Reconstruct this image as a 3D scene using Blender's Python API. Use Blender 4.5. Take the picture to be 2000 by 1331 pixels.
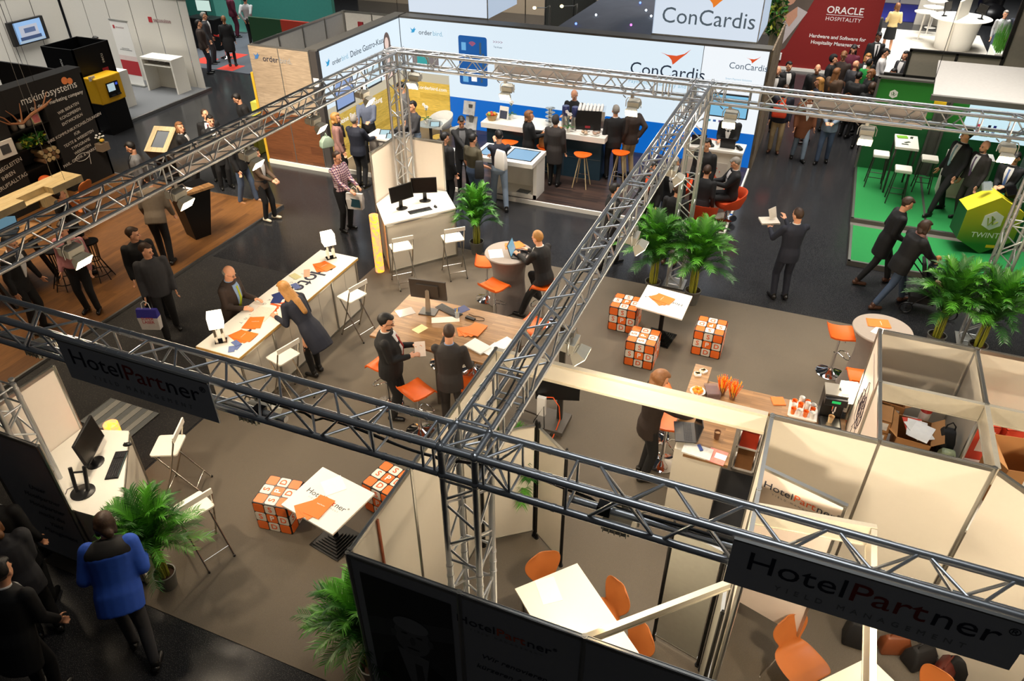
import bpy, bmesh, math, random
from mathutils import Vector, Matrix, Euler
V=Vector; PI=math.pi; R=math.radians
random.seed(7)
for o in list(bpy.data.objects): bpy.data.objects.remove(o)
sc=bpy.context.scene; COL=sc.collection
# ---------------- camera ----------------
CAM=V((1.725,-3.366,7.256)); FPX=1447.3
cd=bpy.data.cameras.new('camera'); cam=bpy.data.objects.new('camera',cd); COL.objects.link(cam)
cd.sensor_width=36.0; cd.lens=FPX*36.0/2000.0; cd.clip_start=.1; cd.clip_end=300
RM=Matrix.Rotation(R(22.237),3,'Z')@Matrix.Rotation(R(54.75),3,'X')@Matrix.Rotation(R(-.152),3,'Z')
cam.matrix_world=Matrix.Translation(CAM)@RM.to_4x4(); sc.camera=cam
def at(px,py,z=0.):
    "point of the height z that is seen at pixel px,py"
    d=RM@V(((px-1000)/FPX,-(py-665.5)/FPX,-1)); return CAM+d*((z-CAM.z)/d.z)
def aty(px,py,y):
    d=RM@V(((px-1000)/FPX,-(py-665.5)/FPX,-1)); return CAM+d*((y-CAM.y)/d.y)
def atx(px,py,x):
    d=RM@V(((px-1000)/FPX,-(py-665.5)/FPX,-1)); return CAM+d*((x-CAM.x)/d.x)
# ---------------- world, hall light, exposure ----------------
sc.view_settings.view_transform='Standard'; sc.view_settings.look='None'
sc.view_settings.gamma=1; sc.view_settings.use_curve_mapping=False; sc.view_settings.exposure=0.0
w=bpy.data.worlds.new('hall_air'); sc.world=w; w.use_nodes=True
w.node_tree.nodes['Background'].inputs[0].default_value=(.86,.88,.92,1)
w.node_tree.nodes['Background'].inputs[1].default_value=.021
def hall_light(loc,size,power,col=(1,.94,.85),sy=None,spread=120,tgt=None):
    l=bpy.data.lights.new('hall_light','AREA'); l.energy=power; l.color=col; l.size=size
    if sy: l.shape='RECTANGLE'; l.size_y=sy
    l.spread=R(spread)
    o=bpy.data.objects.new('hall_light',l); COL.objects.link(o); o.location=loc
    if tgt: o.rotation_euler=(V(tgt)-V(loc)).to_track_quat('-Z','Y').to_euler()
    return o
hall_light((-20,12,9),7,760,(1,.97,.9),8,100)
hall_light((-20,22,9),6,520,(.95,1,.97),6,100)
hall_light((-12,4,8),4,260,(1,.80,.55),5,90)
hall_light((-9,5,9),3,300,(1,.88,.72),3,60,(-10,11.2,1))  # unseen lamp added to brighten the timber print wall
hall_light((5,29,10),6,1150,(1,.98,.95),8,100)
hall_light((2.2,17,9),4,420,(1,.92,.82),6,100)
hall_light((1,17,9),3,110,(1,.93,.88),3,60,(1.5,25,1.4))
hall_light((-5,22,10),6,260,(.9,.95,1),6,110)
hall_light((5,12.5,7),2.5,165,(1,.95,.85),2.5,90)
hall_light((-4.5,10.4,8),6,260,(1,.93,.86),2,80)
hall_light((-12,17,9),4,260,(1,.95,.85),4,100)
hall_light((-12,24,7),5,900,(1,.9,.8),4,140,(-11,30,2))  # added lamp out of view, aimed to lift the dark hall wall panels
hall_light((1.5,4,14),7,130,(.93,.97,1),7,70)
hall_light((1.5,9.5,12),4,150,(1,.96,.92),2,90)
# ---------------- materials ----------------
def lin(c):
    return tuple((v/255/12.92 if v/255<=.04045 else ((v/255+.055)/1.055)**2.4) for v in c)+(1,)
MC={}
def mat(name,rgb,r=.5,m=0.,n=.08,s=18.,em=0.,bump=0.,alpha=1.,tr=0.,emc=None):
    if name in MC: return MC[name]
    k=bpy.data.materials.new(name); k.use_nodes=True; t=k.node_tree; b=t.nodes['Principled BSDF']; MC[name]=k
    c=lin(rgb)
    tc=t.nodes.new('ShaderNodeTexCoord'); ns=t.nodes.new('ShaderNodeTexNoise'); ns.inputs['Scale'].default_value=s; ns.inputs['Detail'].default_value=3
    t.links.new(tc.outputs['Object'],ns.inputs['Vector'])
    mx=t.nodes.new('ShaderNodeMix'); mx.data_type='RGBA'
    mx.inputs[6].default_value=tuple(v*(1-n) for v in c[:3])+(1,); mx.inputs[7].default_value=tuple(min(1,v*(1+n)) for v in c[:3])+(1,)
    t.links.new(ns.outputs['Fac'],mx.inputs[0]); t.links.new(mx.outputs[2],b.inputs['Base Color'])
    b.inputs['Roughness'].default_value=r; b.inputs['Metallic'].default_value=m
    if em:
        b.inputs['Emission Strength'].default_value=em
        b.inputs['Emission Color'].default_value=lin(emc or rgb)
    if bump:
        bp=t.nodes.new('ShaderNodeBump'); bp.inputs['Strength'].default_value=bump; bp.inputs['Distance'].default_value=.01
        t.links.new(ns.outputs['Fac'],bp.inputs['Height']); t.links.new(bp.outputs[0],b.inputs['Normal'])
    if alpha<1: b.inputs['Alpha'].default_value=alpha
    if tr: b.inputs['Transmission Weight'].default_value=tr
    return k
def woodmat(name,c1,c2,plank=(1.2,.09),r=.5,axis=0,mortar=.002):
    k=bpy.data.materials.new(name); k.use_nodes=True; t=k.node_tree; b=t.nodes['Principled BSDF']; MC[name]=k
    tc=t.nodes.new('ShaderNodeTexCoord'); mp=t.nodes.new('ShaderNodeMapping'); t.links.new(tc.outputs['Object'],mp.inputs[0])
    if axis: mp.inputs['Rotation'].default_value=(0,0,PI/2)
    br=t.nodes.new('ShaderNodeTexBrick'); br.inputs['Scale'].default_value=1; br.inputs['Brick Width'].default_value=plank[0]; br.inputs['Row Height'].default_value=plank[1]
    br.inputs['Mortar Size'].default_value=mortar; br.inputs['Mortar Smooth'].default_value=.3; br.offset=.37
    br.inputs['Color1'].default_value=lin(c1); br.inputs['Color2'].default_value=lin(c2); br.inputs['Mortar'].default_value=tuple(v*.6 for v in lin(c1)[:3])+(1,)
    t.links.new(mp.outputs[0],br.inputs[0])
    m2=t.nodes.new('ShaderNodeMapping'); m2.inputs['Scale'].default_value=(3,45,3); t.links.new(mp.outputs[0],m2.inputs[0])
    ns=t.nodes.new('ShaderNodeTexNoise'); ns.inputs['Scale'].default_value=1.5; ns.inputs['Detail'].default_value=4; t.links.new(m2.outputs[0],ns.inputs[0])
    mx=t.nodes.new('ShaderNodeMix'); mx.data_type='RGBA'; mx.blend_type='MULTIPLY'; mx.inputs[0].default_value=.55
    rp=t.nodes.new('ShaderNodeValToRGB'); rp.color_ramp.elements[0].color=(.45,.45,.45,1); rp.color_ramp.elements[1].color=(1.25,1.25,1.25,1); rp.color_ramp.elements[0].position=.3; rp.color_ramp.elements[1].position=.7
    t.links.new(ns.outputs['Fac'],rp.inputs[0]); t.links.new(br.outputs['Color'],mx.inputs[6]); t.links.new(rp.outputs[0],mx.inputs[7])
    t.links.new(mx.outputs[2],b.inputs['Base Color']); b.inputs['Roughness'].default_value=r
    return k
def speckle(name,base,dot,scale,thr,r0,r1,bump=0):
    k=bpy.data.materials.new(name); k.use_nodes=True; t=k.node_tree; b=t.nodes['Principled BSDF']; MC[name]=k
    tc=t.nodes.new('ShaderNodeTexCoord'); ns=t.nodes.new('ShaderNodeTexNoise'); ns.inputs['Scale'].default_value=scale; ns.inputs['Detail'].default_value=2
    n2=t.nodes.new('ShaderNodeTexNoise'); n2.inputs['Scale'].default_value=.9; n2.inputs['Detail'].default_value=5
    t.links.new(tc.outputs['Object'],ns.inputs[0]); t.links.new(tc.outputs['Object'],n2.inputs[0])
    rp=t.nodes.new('ShaderNodeValToRGB'); rp.color_ramp.elements[0].position=thr; rp.color_ramp.elements[1].position=thr+.1
    rp.color_ramp.elements[0].color=lin(base); rp.color_ramp.elements[1].color=lin(dot); t.links.new(ns.outputs['Fac'],rp.inputs[0])
    t.links.new(rp.outputs[0],b.inputs['Base Color'])
    mr=t.nodes.new('ShaderNodeMapRange'); mr.inputs['From Min'].default_value=.3; mr.inputs['From Max'].default_value=.7; mr.inputs['To Min'].default_value=r0; mr.inputs['To Max'].default_value=r1
    t.links.new(n2.outputs['Fac'],mr.inputs[0]); t.links.new(mr.outputs[0],b.inputs['Roughness'])
    if bump:
        bp=t.nodes.new('ShaderNodeBump'); bp.inputs['Strength'].default_value=bump; bp.inputs['Distance'].default_value=.004
        t.links.new(ns.outputs['Fac'],bp.inputs['Height']); t.links.new(bp.outputs[0],b.inputs['Normal'])
    return k
FLOOR=speckle('dark_hall_floor',(35,36,39),(96,95,93),120,.58,.15,.25)
CARPET=speckle('taupe_carpet',(90,82,71),(118,108,94),260,.5,.9,.98,.5)
BLACKCP=speckle('black_speckled_carpet',(30,29,30),(84,78,70),90,.6,.7,.85,.3)
GREYCP=speckle('grey_carpet',(92,94,97),(118,120,122),200,.5,.85,.95,.3)
GREENCP=speckle('green_carpet',(18,116,54),(24,132,62),150,.5,.9,.95)
WHITE=mat('white_laminate',(236,232,222),.38,n=.02)
WALLW=mat('white_panel',(214,207,192),.55,n=.02)
PINKW=mat('back_of_print_panel',(218,204,193),.5,n=.02)
ALU=mat('brushed_aluminium',(188,188,184),.32,1.,n=.05)
TRUSSM=mat('truss_aluminium',(204,207,210),.33,.8,n=.1,s=6)
CHROME=mat('chrome',(235,235,238),.06,1.,n=.01)
BLACK=mat('black_plastic',(16,16,18),.35,n=.1)
BLACKM=mat('black_metal',(14,14,15),.45,.4)
ORANGE=mat('orange_leather',(230,98,20),.42,n=.05)
ORPAPER=mat('orange_paper',(243,116,34),.55,n=.03)
PAPER=mat('white_paper',(240,238,234),.6,n=.02)
TEXTD=mat('dark_print',(42,46,62),.6); TEXTO=mat('orange_print',(228,92,30),.6); TEXTG=mat('grey_print',(150,150,150),.6)
TEXTR=mat('dark_red_print',(150,44,30),.6)
OAK=woodmat('oak_worktop',(168,126,82),(134,96,58),(.6,.05),.4)
OAKL=woodmat('light_wood_shelf',(205,184,140),(196,172,126),(.8,.12),.5,axis=1)
WOODFL=woodmat('wood_floor_planks',(128,86,46),(104,68,36),(1.4,.12),.42,axis=1)
DARKWD=woodmat('dark_striped_floor',(74,56,48),(44,36,34),(.7,.06),.35)
PLY=mat('orange_plywood',(180,104,50),.35,n=.1,s=5)
GREYFAB=mat('grey_stretch_fabric',(120,112,108),.8,n=.1)
SEATW=mat('white_painted_seat',(240,234,220),.4,n=.02)
DKGREY=mat('dark_grey_metal',(70,68,64),.4,.6)
WIRE=mat('black_cable',(12,12,12),.5)
# ---------------- mesh builder ----------------
class G:
    def __init__(s): s.v=[]; s.f=[]; s.mi=[]; s.m=0; s.T=None
    def add(s,vs,fs):
        b=len(s.v)
        if s.T is not None: vs=[s.T@V(q) for q in vs]
        s.v+= [tuple(q) for q in vs]; s.f+=[tuple(i+b for i in f) for f in fs]; s.mi+=[s.m]*len(fs); return s
    def box(s,c,d,M=None):
        x,y,z=[q/2 for q in d]
        vs=[V((a*x,b*y,e*z)) for a in(-1,1) for b in(-1,1) for e in(-1,1)]
        if M is not None: vs=[M@q for q in vs]
        vs=[V(c)+q for q in vs]
        return s.add(vs,[(0,1,3,2),(4,6,7,5),(0,4,5,1),(2,3,7,6),(0,2,6,4),(1,5,7,3)])
    def bb(s,a,b): return s.box([(p+q)/2 for p,q in zip(a,b)],[abs(q-p) for p,q in zip(a,b)])
    def rings(s,rs,cap=True,closed=True):
        n=len(rs[0]); vs=[q for r in rs for q in r]; fs=[]
        for i in range(len(rs)-1):
            for j in range(n if closed else n-1):
                k=(j+1)%n; fs.append((i*n+j,i*n+k,(i+1)*n+k,(i+1)*n+j))
        if cap and closed: fs.append(tuple(range(n))[::-1]); fs.append(tuple((len(rs)-1)*n+j for j in range(n)))
        return s.add(vs,fs)
    def tube(s,p,q,r,r2=None,n=8,cap=True):
        p,q=V(p),V(q); d=q-p
        if d.length<1e-6: return s
        d.normalize(); u=d.orthogonal().normalized(); w=d.cross(u); r2=r if r2 is None else r2
        f=lambda c,rr:[c+(u*math.cos(2*PI*i/n)+w*math.sin(2*PI*i/n))*rr for i in range(n)]
        return s.rings([f(p,r),f(q,r2)],cap)
    def pipe(s,pts,r,n=8,cap=True):
        pts=[V(p) for p in pts]; rs=[]; u=None
        for i,p in enumerate(pts):
            a=pts[max(i-1,0)]; b=pts[min(i+1,len(pts)-1)]; d=(b-a).normalized()
            if u is None: u=d.orthogonal().normalized()
            u=(u-d*u.dot(d)); u=u.normalized() if u.length>1e-5 else d.orthogonal().normalized(); w=d.cross(u)
            rr=r[i] if isinstance(r,(list,tuple)) else r
            rs.append([p+(u*math.cos(2*PI*k/n)+w*math.sin(2*PI*k/n))*rr for k in range(n)])
        return s.rings(rs,cap)
    def caps(s,a,b,ra,rb,n=10):
        a,b=V(a),V(b); d=b-a; L=d.length
        d=d.normalized() if L>1e-6 else V((0,0,1)); u=d.orthogonal().normalized(); w=d.cross(u); rs=[]
        f=lambda c,rr:[c+(u*math.cos(2*PI*i/n)+w*math.sin(2*PI*i/n))*rr for i in range(n)]
        for t in (80,50,22): rs.append(f(a-d*ra*math.sin(R(t)),ra*math.cos(R(t))))
        for t in (0,): rs.append(f(a,ra)); rs.append(f(b,rb))
        for t in (22,50,80): rs.append(f(b+d*rb*math.sin(R(t)),rb*math.cos(R(t))))
        return s.rings(rs)
    def ell(s,c,r,M=None,nu=14,nv=9,fn=None):
        rs=[]
        for j in range(nv+1):
            th=PI*(.03+.94*j/nv)
            ring=[]
            for i in range(nu):
                q=V((r[0]*math.sin(th)*math.cos(2*PI*i/nu),r[1]*math.sin(th)*math.sin(2*PI*i/nu),-r[2]*math.cos(th)))
                if fn: q=fn(q)
                if M is not None: q=M@q
                ring.append(V(c)+q)
            rs.append(ring)
        return s.rings(rs)
    def lathe(s,pr,n=24,c=(0,0,0),cap=True):
        return s.rings([[V(c)+V((r*math.cos(2*PI*i/n),r*math.sin(2*PI*i/n),z)) for i in range(n)] for r,z in pr],cap)
    def poly(s,pts,off):
        "flat polygon pts given thickness by vector off"
        n=len(pts); a=[V(p) for p in pts]; b=[p+V(off) for p in a]
        return s.add(a+b,[tuple(range(n))[::-1],tuple(range(n,2*n))]+[(i,(i+1)%n,(i+1)%n+n,i+n) for i in range(n)])
def mesh(g,mats,smooth=True,ang=40,nrm=True):
    me=bpy.data.meshes.new('m'); me.from_pydata(g.v,[],g.f); 
    if not isinstance(mats,(list,tuple)): mats=[mats]
    for k in mats: me.materials.append(k)
    me.polygons.foreach_set('material_index',g.mi)
    if nrm:
        bm=bmesh.new(); bm.from_mesh(me); bmesh.ops.recalc_face_normals(bm,faces=bm.faces); bm.to_mesh(me); bm.free()
    if smooth:
        me.polygons.foreach_set('use_smooth',[True]*len(me.polygons)); me.set_sharp_from_angle(angle=R(ang))
    me.update(); return me
def tag(o,label=None,cat=None,group=None,kind=None):
    if label: o['label']=label
    if cat: o['category']=cat
    if group: o['group']=group
    if kind: o['kind']=kind
    return o
def obj(name,g,mats,parent=None,smooth=True,loc=None,ang=40,bevel=0):
    me=g if isinstance(g,bpy.types.Mesh) else mesh(g,mats,smooth,ang); me.name=name
    o=bpy.data.objects.new(name,me); COL.objects.link(o)
    if parent: o.parent=parent
    if loc is not None: o.location=loc
    if bevel:
        b=o.modifiers.new('bevel','BEVEL'); b.width=bevel; b.segments=2; b.limit_method='ANGLE'
    return o
def thing(name,label,cat,loc=(0,0,0),rz=0.,group=None):
    o=bpy.data.objects.new(name,None); COL.objects.link(o); o.location=loc; o.rotation_euler=(0,0,rz); o.empty_display_size=.1
    return tag(o,label,cat,group)
def struct(name,g,mats,parent=None,smooth=False):
    o=obj(name,g,mats,parent,smooth)
    if not parent: o['kind']='structure'
    return o
def dup(root,loc=None,rz=None,label=None,group=None,scale=None):
    r=root.copy(); COL.objects.link(r)
    if loc is not None: r.location=loc
    if rz is not None: r.rotation_euler=(0,0,rz)
    if scale: r.scale=(scale,)*3
    if label: r['label']=label
    if group: r['group']=group
    for ch in root.children:
        c=ch.copy(); COL.objects.link(c); c.parent=r
        for q in ch.children:
            d=q.copy(); COL.objects.link(d); d.parent=c
    return r
def text(body,size,origin,xd,yd,m,parent=None,name='lettering',align='CENTER',ext=.0008,sp=1.,bold=0.,sx=1.):
    cu=bpy.data.curves.new('t','FONT'); cu.body=body; cu.size=size; cu.align_x=align; cu.align_y='CENTER'; cu.extrude=ext; cu.space_character=sp; cu.offset=bold; cu.resolution_u=3
    t=bpy.data.objects.new('t',cu); COL.objects.link(t)
    me=bpy.data.meshes.new_from_object(t.evaluated_get(bpy.context.evaluated_depsgraph_get()))
    bpy.data.objects.remove(t)
    xd=V(xd).normalized(); yd=V(yd).normalized(); zd=xd.cross(yd)
    M=Matrix(((xd.x*sx,yd.x,zd.x,origin[0]),(xd.y*sx,yd.y,zd.y,origin[1]),(xd.z*sx,yd.z,zd.z,origin[2]),(0,0,0,1)))
    me.transform(M); me.materials.clear(); me.materials.append(m)
    o=bpy.data.objects.new(name,me); COL.objects.link(o)
    if parent: o.parent=parent
    return o
def tw(o): 
    xs=[v.co for v in o.data.vertices]; return xs
def logo(size,o,xd,yd,parent,dark=None,red=None,sub=True,total=None):
    "two-tone company lettering starting left of o"
    xd=V(xd).normalized(); yd=V(yd).normalized(); o=V(o)
    d=dark or TEXTD; r=red or TEXTO; p=o-xd*size*3.1
    for w_,m_ in (('Hotel',d),('Part',r),('ner',d)):
        t=text(w_,size,p,xd,yd,m_,parent,align='LEFT',sx=1.12); e=max((v.co-p).dot(xd) for v in t.data.vertices); p=p+xd*(e+size*.07)
    text('®',size*.35,p+yd*size*.3,xd,yd,d,parent,align='LEFT')
    if sub: text('YIELD MANAGEMENT',size*.27,o-yd*size*.72+xd*size*.1,xd,yd,TEXTG,parent,sp=2.0)
# ================= SETTING =================
g=G(); g.bb((-45,-8,-.3),(30,50,0)); struct('floor',g,FLOOR)
g=G(); g.bb((-45,45,0),(30,45.3,9)); struct('wall_back',g,mat('hall_wall_grey',(112,106,98),.7))
def slab(name,a,b,m,label,cat='carpet'):
    g=G(); g.bb(a,b); o=obj(name,g,m,smooth=False); tag(o,label,cat); return o
slab('booth_carpet',(-5.62,-.2,.001),(5.6,8.79,.008),CARPET,'taupe carpet covering the floor of the central booth under the truss frame')
slab('aisle_carpet',(-9.0,-3.5,.001),(-5.66,6.6,.006),BLACKCP,'black speckled aisle carpet between the wood floor and the taupe carpet')
g=G(); g.bb((-17,-2,.001),(-9.02,9.05,.05)); wf=thing('wood_stand_floor','brown plank floor of the black chalkboard stand on the left','floor platform')
obj('planks',g,WOODFL,wf,False)
g=G(); g.bb((-9.02,-2,0.001),(-8.98,9.09,.055)); g.bb((-17,9.05,.001),(-9.02,9.09,.055)); obj('edge_strip',g,ALU,wf,False)
g=G()
for i in range(9): g.m=i%2; g.bb((-7.25+i*.105,1.83,.012),(-7.25+i*.105+.1,2.41,.02))
for i in range(10): g.m=1; g.bb((-7.255+i*.105,1.83,.012),(-7.25+i*.105-.001,2.41,.026))
o=obj('floor_service_hatch',g,[mat('hatch_metal',(120,124,126),.4,.8),ALU],smooth=False); tag(o,'striped grey metal service hatch set in the black aisle carpet','floor hatch')
# ================= TRUSS RIG =================
H=3.623; L=9.016; W=5.675; S=.127; RC=.0262
def beam(label,p,q,joints=(),up=(0,0,1),rungs=()):
    p,q=V(p),V(q); d=(q-p); ln=d.length; d.normalize(); u=V(up); s=d.cross(u).normalized()
    t=thing('truss_beam' if abs(d.z)<.5 else 'truss_column',label,'truss',p)
    c=[(s*a+u*b)*S for a,b in ((-1,-1),(1,-1),(1,1),(-1,1))]
    for k in c:
        g=G(); g.tube(k,k+d*ln,RC,n=14)
        for j in joints:
            for e in (-.12,.0,.12): g.tube(k+d*(j+e-.012),k+d*(j+e+.012),RC*1.13,n=14)
        obj('chord',g,TRUSSM,t)
    n=max(2,round(ln/.25)); st=ln/n
    for i in range(4):
        a,b=c[i],c[(i+1)%4]; g=G()
        for k in range(n):
            z0,z1=k*st,(k+1)*st
            if any(z0-.1<j<z1+.1 for j in joints): continue
            P,Q=((a,b) if k%2==(i%2) else (b,a)); g.tube(P+d*(z0+.02),Q+d*(z1-.02),.0105,n=8)
        for j in list(joints):
            for e in (-.2,.2):
                if 0<=j+e<=ln: g.tube(a+d*(j+e),b+d*(j+e),.0105,n=8)
        for j in list(rungs)+[.03,ln-.03]: g.tube(a+d*j,b+d*j,.0105,n=8)
        obj('lacing',g,TRUSSM,t)
    return t
def corner(label,x,y,z=H):
    t=thing('truss_corner',label,'truss',(x,y,z)); g=G()
    P=[V((a*S,b*S,c*S)) for a in(-1,1) for b in(-1,1) for c in(-1,1)]
    for i in range(8):
        g.ell(P[i],(.036,)*3,nu=12,nv=8)
        for j in range(i+1,8):
            if abs((P[i]-P[j]).length-2*S)<1e-4: g.tube(P[i],P[j],RC,n=14)
    g.tube(P[0],P[3],.0105); g.tube(P[5],P[6],.0105); g.tube(P[1],P[7],.0105)
    obj('node_frame',g,TRUSSM,t)
    g=G(); rnd=random.Random(x+y)
    for q in P:
        for k in range(3):
            e=V((rnd.uniform(-.02,.02),rnd.uniform(-.02,.02),0)); g.tube(q+e,q+e+V((0,0,.05)),.004,n=5)
    obj('pins',g,CHROME,t)
b=S+.03
beam('left front truss beam carrying the dark sign over the service hatch',(-W+.25,0,H),(-b,0,H),(4.95,2.3))
beam('right front truss beam running from the centre column to the lower right',(b,0,H),(6.6,0,H),(.42,4.1))
beam('middle truss beam running away from the front corner to the back truss',(0,b,H),(0,L-b,H),(.42,4.3,8.2),rungs=(.7,4.6))
beam('left back truss beam between the far left column and the middle column',(-W+b,L,H),(-b,L,H),(.4,5.1),rungs=(5.0,4.75))
beam('right back truss beam crossing in front of the green stand',(b,L,H),(6.4,L,H),(.4,4.05),rungs=(.6,.75))
beam('left side truss beam running from the lower left up to the far corner',(-W,.15,H),(-W,L-b,H),(2.7,8.3),rungs=(3.0,))
corner('junction block at the front where the middle truss meets the front truss',0,0)
corner('junction block at the back where the middle truss meets the back truss',0,L)
corner('corner block of the truss frame in front of the backlit wall',-W,L)
def column(label,x,y,z0=.03,top=None):
    t=beam(label,(x,y,z0),(x,y,(H-b) if top is None else top),(2.35,),up=(0,1,0)); g=G(); g.bb((-.2,-.2,-.03),(.2,.2,0)); obj('base_plate',g,ALU,t,False); return t
column('front truss column standing behind the portrait wall',0,0)
column('middle back truss column standing between two palms',0,L)
column('far left truss column standing inside the corner desk walls',-5.63,8.95)
column('right truss column rising behind the two right palms',5.0,L)
column('left front truss column inside the white corner wall',-5.5,.14,top=2.45)
# cable along the front truss
g=G(); pts=[]
for i in range(60):
    x=-1.9+i*.09; pts.append((x,.08+.03*math.sin(x*3),H-S-.035+(.02*math.sin(x*5))-(.05 if i%13==6 else 0)))
g.pipe(pts,.012,8); tag(obj('power_cable',g,WIRE),'black power cable lying along the lower tube of the front truss','cable')
g=G(); g.pipe([(-.05+.02*math.sin(i),.4+i*.22,H-S+.03+.01*math.sin(i*2)) for i in range(38)],.009,6); tag(obj('power_cable',g,WIRE),'thin black cable running inside the middle truss','cable')
def tube_light(x0,x1,y,z,lab):
    g=G(); g.tube((x0,y,z),(x1,y,z),.028,n=12); t=tag(obj('steel_pipe',g,TRUSSM),lab,'pipe')
    for x in (x0+.25,x1-.25):
        g=G(); g.box((x,y,z),(.09,.075,.08)); obj('clamp',g,BLACK,t,False)
tube_light(-5.0,-1.55,.0,H-.19,'grey steel pipe clamped under the left front truss')
tube_light(.75,4.4,.05,H-.19,'grey steel pipe clamped under the right front truss')
# ---- company signs on the truss
def truss_sign(x0,x1,y,z0,z1,label,face=-1,writing=True,axis='x'):
    t=thing('hanging_sign',label,'sign'); g=G()
    if axis=='x': g.bb((x0,y-.006,z0),(x1,y+.006,z1))
    else: g.bb((y-.006,x0,z0),(y+.006,x1,z1))
    obj('board',g,mat('sign_board',(206,206,208),.5,n=.02) if writing else PINKW,t,False)
    g=G()
    for k in (z1-.01,):
        if axis=='x': g.bb((x0,y-.011,k),(x1,y+.011,k+.012))
        else: g.bb((y-.011,x0,k),(y+.011,x1,k+.012))
    obj('rim',g,ALU,t,False)
    if writing: logo(.222,((x0+x1)/2,y-.008,(z0+z1)/2+.045),(1,0,0),(0,0,1),t,None,TEXTR)
    return t
truss_sign(-3.58,-2.03,-.2,3.40,3.80,'dark hanging company sign on the left front truss above the hatch')
truss_sign(1.84,3.40,-.2,3.39,3.79,'dark hanging company sign on the right front truss at the lower right')
truss_sign(-3.68,-2.09,L+.19,3.36,3.68,'beige back of a hanging sign on the left back truss',1,False)
truss_sign(1.70,3.32,L+.19,3.36,3.66,'beige back of a hanging sign on the right back truss',1,False)
truss_sign(3.58,5.38,-5.88,3.34,3.66,'pinkish back of a hanging sign on the left side truss',1,False,'y')
# ---- floodlights
def make_flood(label,loc,rz,tilt=38,power=0.,lit=True):
    t=thing('floodlight',label,'floodlight',loc,rz)   # local +y is where it shines
    body=mat('flood_body',(190,186,172),.45,.2)
    g=G(); g.box((0,-.02,-.0),(.2,.16,.1),Matrix.Rotation(R(-8),4,'X')); g.box((0,-.105,0),(.17,.02,.08)); 
    for k in range(5): g.box((-.08+k*.04,-.12,0),(.008,.02,.075))
    obj('ballast_box',g,body,t,bevel=.006)
    M=Matrix.Translation((0,.1,-.09))@Matrix.Rotation(R(-(90-tilt)),4,'X')   # local -z of head points down-forward
    M=Matrix.Translation((0,.09,-.1))@Matrix.Rotation(R(tilt),4,'X')
    g=G(); g.T=M
    g.rings([[V((.15*a,.07*b_,.05-0)) for a,b_ in ((-.5,-.6),(.5,-.6),(.5,.6),(-.5,.6))],[V((.21*a,.15*b_,-.045)) for a,b_ in ((-.5,-.5),(.5,-.5),(.5,.5),(-.5,.5))]]); lh=obj('lamp_head',g,body,t,False)
    g=G(); g.T=M; g.box((0,0,-.048),(.19,.13,.004)); obj('lamp_glass',g,mat('lit_lamp_glass',(255,228,180),.3,em=60.,emc=(255,222,170)) if lit else mat('unlit_lamp_glass',(90,90,86),.1),lh,False)
    g=G(); g.pipe([(-.13,.02,-.05),(-.13,.02,.05),(-.1,.02,.1),(0,.02,.11),(.1,.02,.1),(.13,.02,.05),(.13,.02,-.05)],.008,6); g.box((.03,.02,.125),(.05,.05,.05)); g.tube((.14,.02,.09),(.19,.02,.13),.008); obj('clamp',g,ALU,t)
    if lit:
        l=bpy.data.lights.new('flood_light','AREA'); l.shape='RECTANGLE'; l.size=.19; l.size_y=.13; l.energy=power; l.color=(1,.83,.62); l.spread=R(150)
        lo=bpy.data.objects.new('flood_light',l); COL.objects.link(lo); lo.parent=t; lo.matrix_local=M@Matrix.Translation((0,0,-.056))
    return t
FP=35
zf=H-S-.17
bk=[(-5.22,'far corner'),(-3.37,'left of the grey sign back'),(-1.08,'above the bar guests'),(.52,'right of the middle column'),(2.56,'over the green stand edge'),(4.45,'at the right edge')]
for x,n in bk: make_flood('lit floodlight hanging from the back truss, '+n,(x,L-.1,zf),PI,56,FP)
for y,n in ((1.56,'lowest on the left'),(3.19,'over the wood floor lectern'),(4.62,'under the pink sign back'),(6.22,'in front of the brown timber wall'),(7.69,'by the upper end')):
    make_flood('lit floodlight on the left side truss, '+n,(-W+.1,y,zf),-PI/2,54,FP)
for x,n in ((-1.93,'right of the dark left sign'),(-4.3,'left end, behind the truss tube'),(1.1,'right of the centre column'),(2.9,'behind the right company sign'),(4.8,'at the far right')):
    make_flood('floodlight seen from behind under the front truss, '+n,(x,.1,zf),0,42,FP*(1.25 if x>0 else .9))
for y,n,s in ((1.95,'nearest the front junction',-1),(4.2,'over the cubes',-1),(6.3,'half way along',-1)):
    make_flood('floodlight under the middle truss, '+n,(.13 if s<0 else -.13,y,zf),-PI/2 if s<0 else PI/2,45,FP*.8)
beam('right side truss beam beyond the store rooms',(6.6,.15,H),(6.6,L-b,H),(4.3,))
for y in (1.2,3.2,5.2,7.4): make_flood('lit floodlight on the right side truss, '+{1:'nearest the front corner',3:'second from the front corner',5:'third from the front corner',7:'nearest the back corner'}[int(y)],(6.5,y,zf),PI/2,52,FP*1.1)
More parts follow.
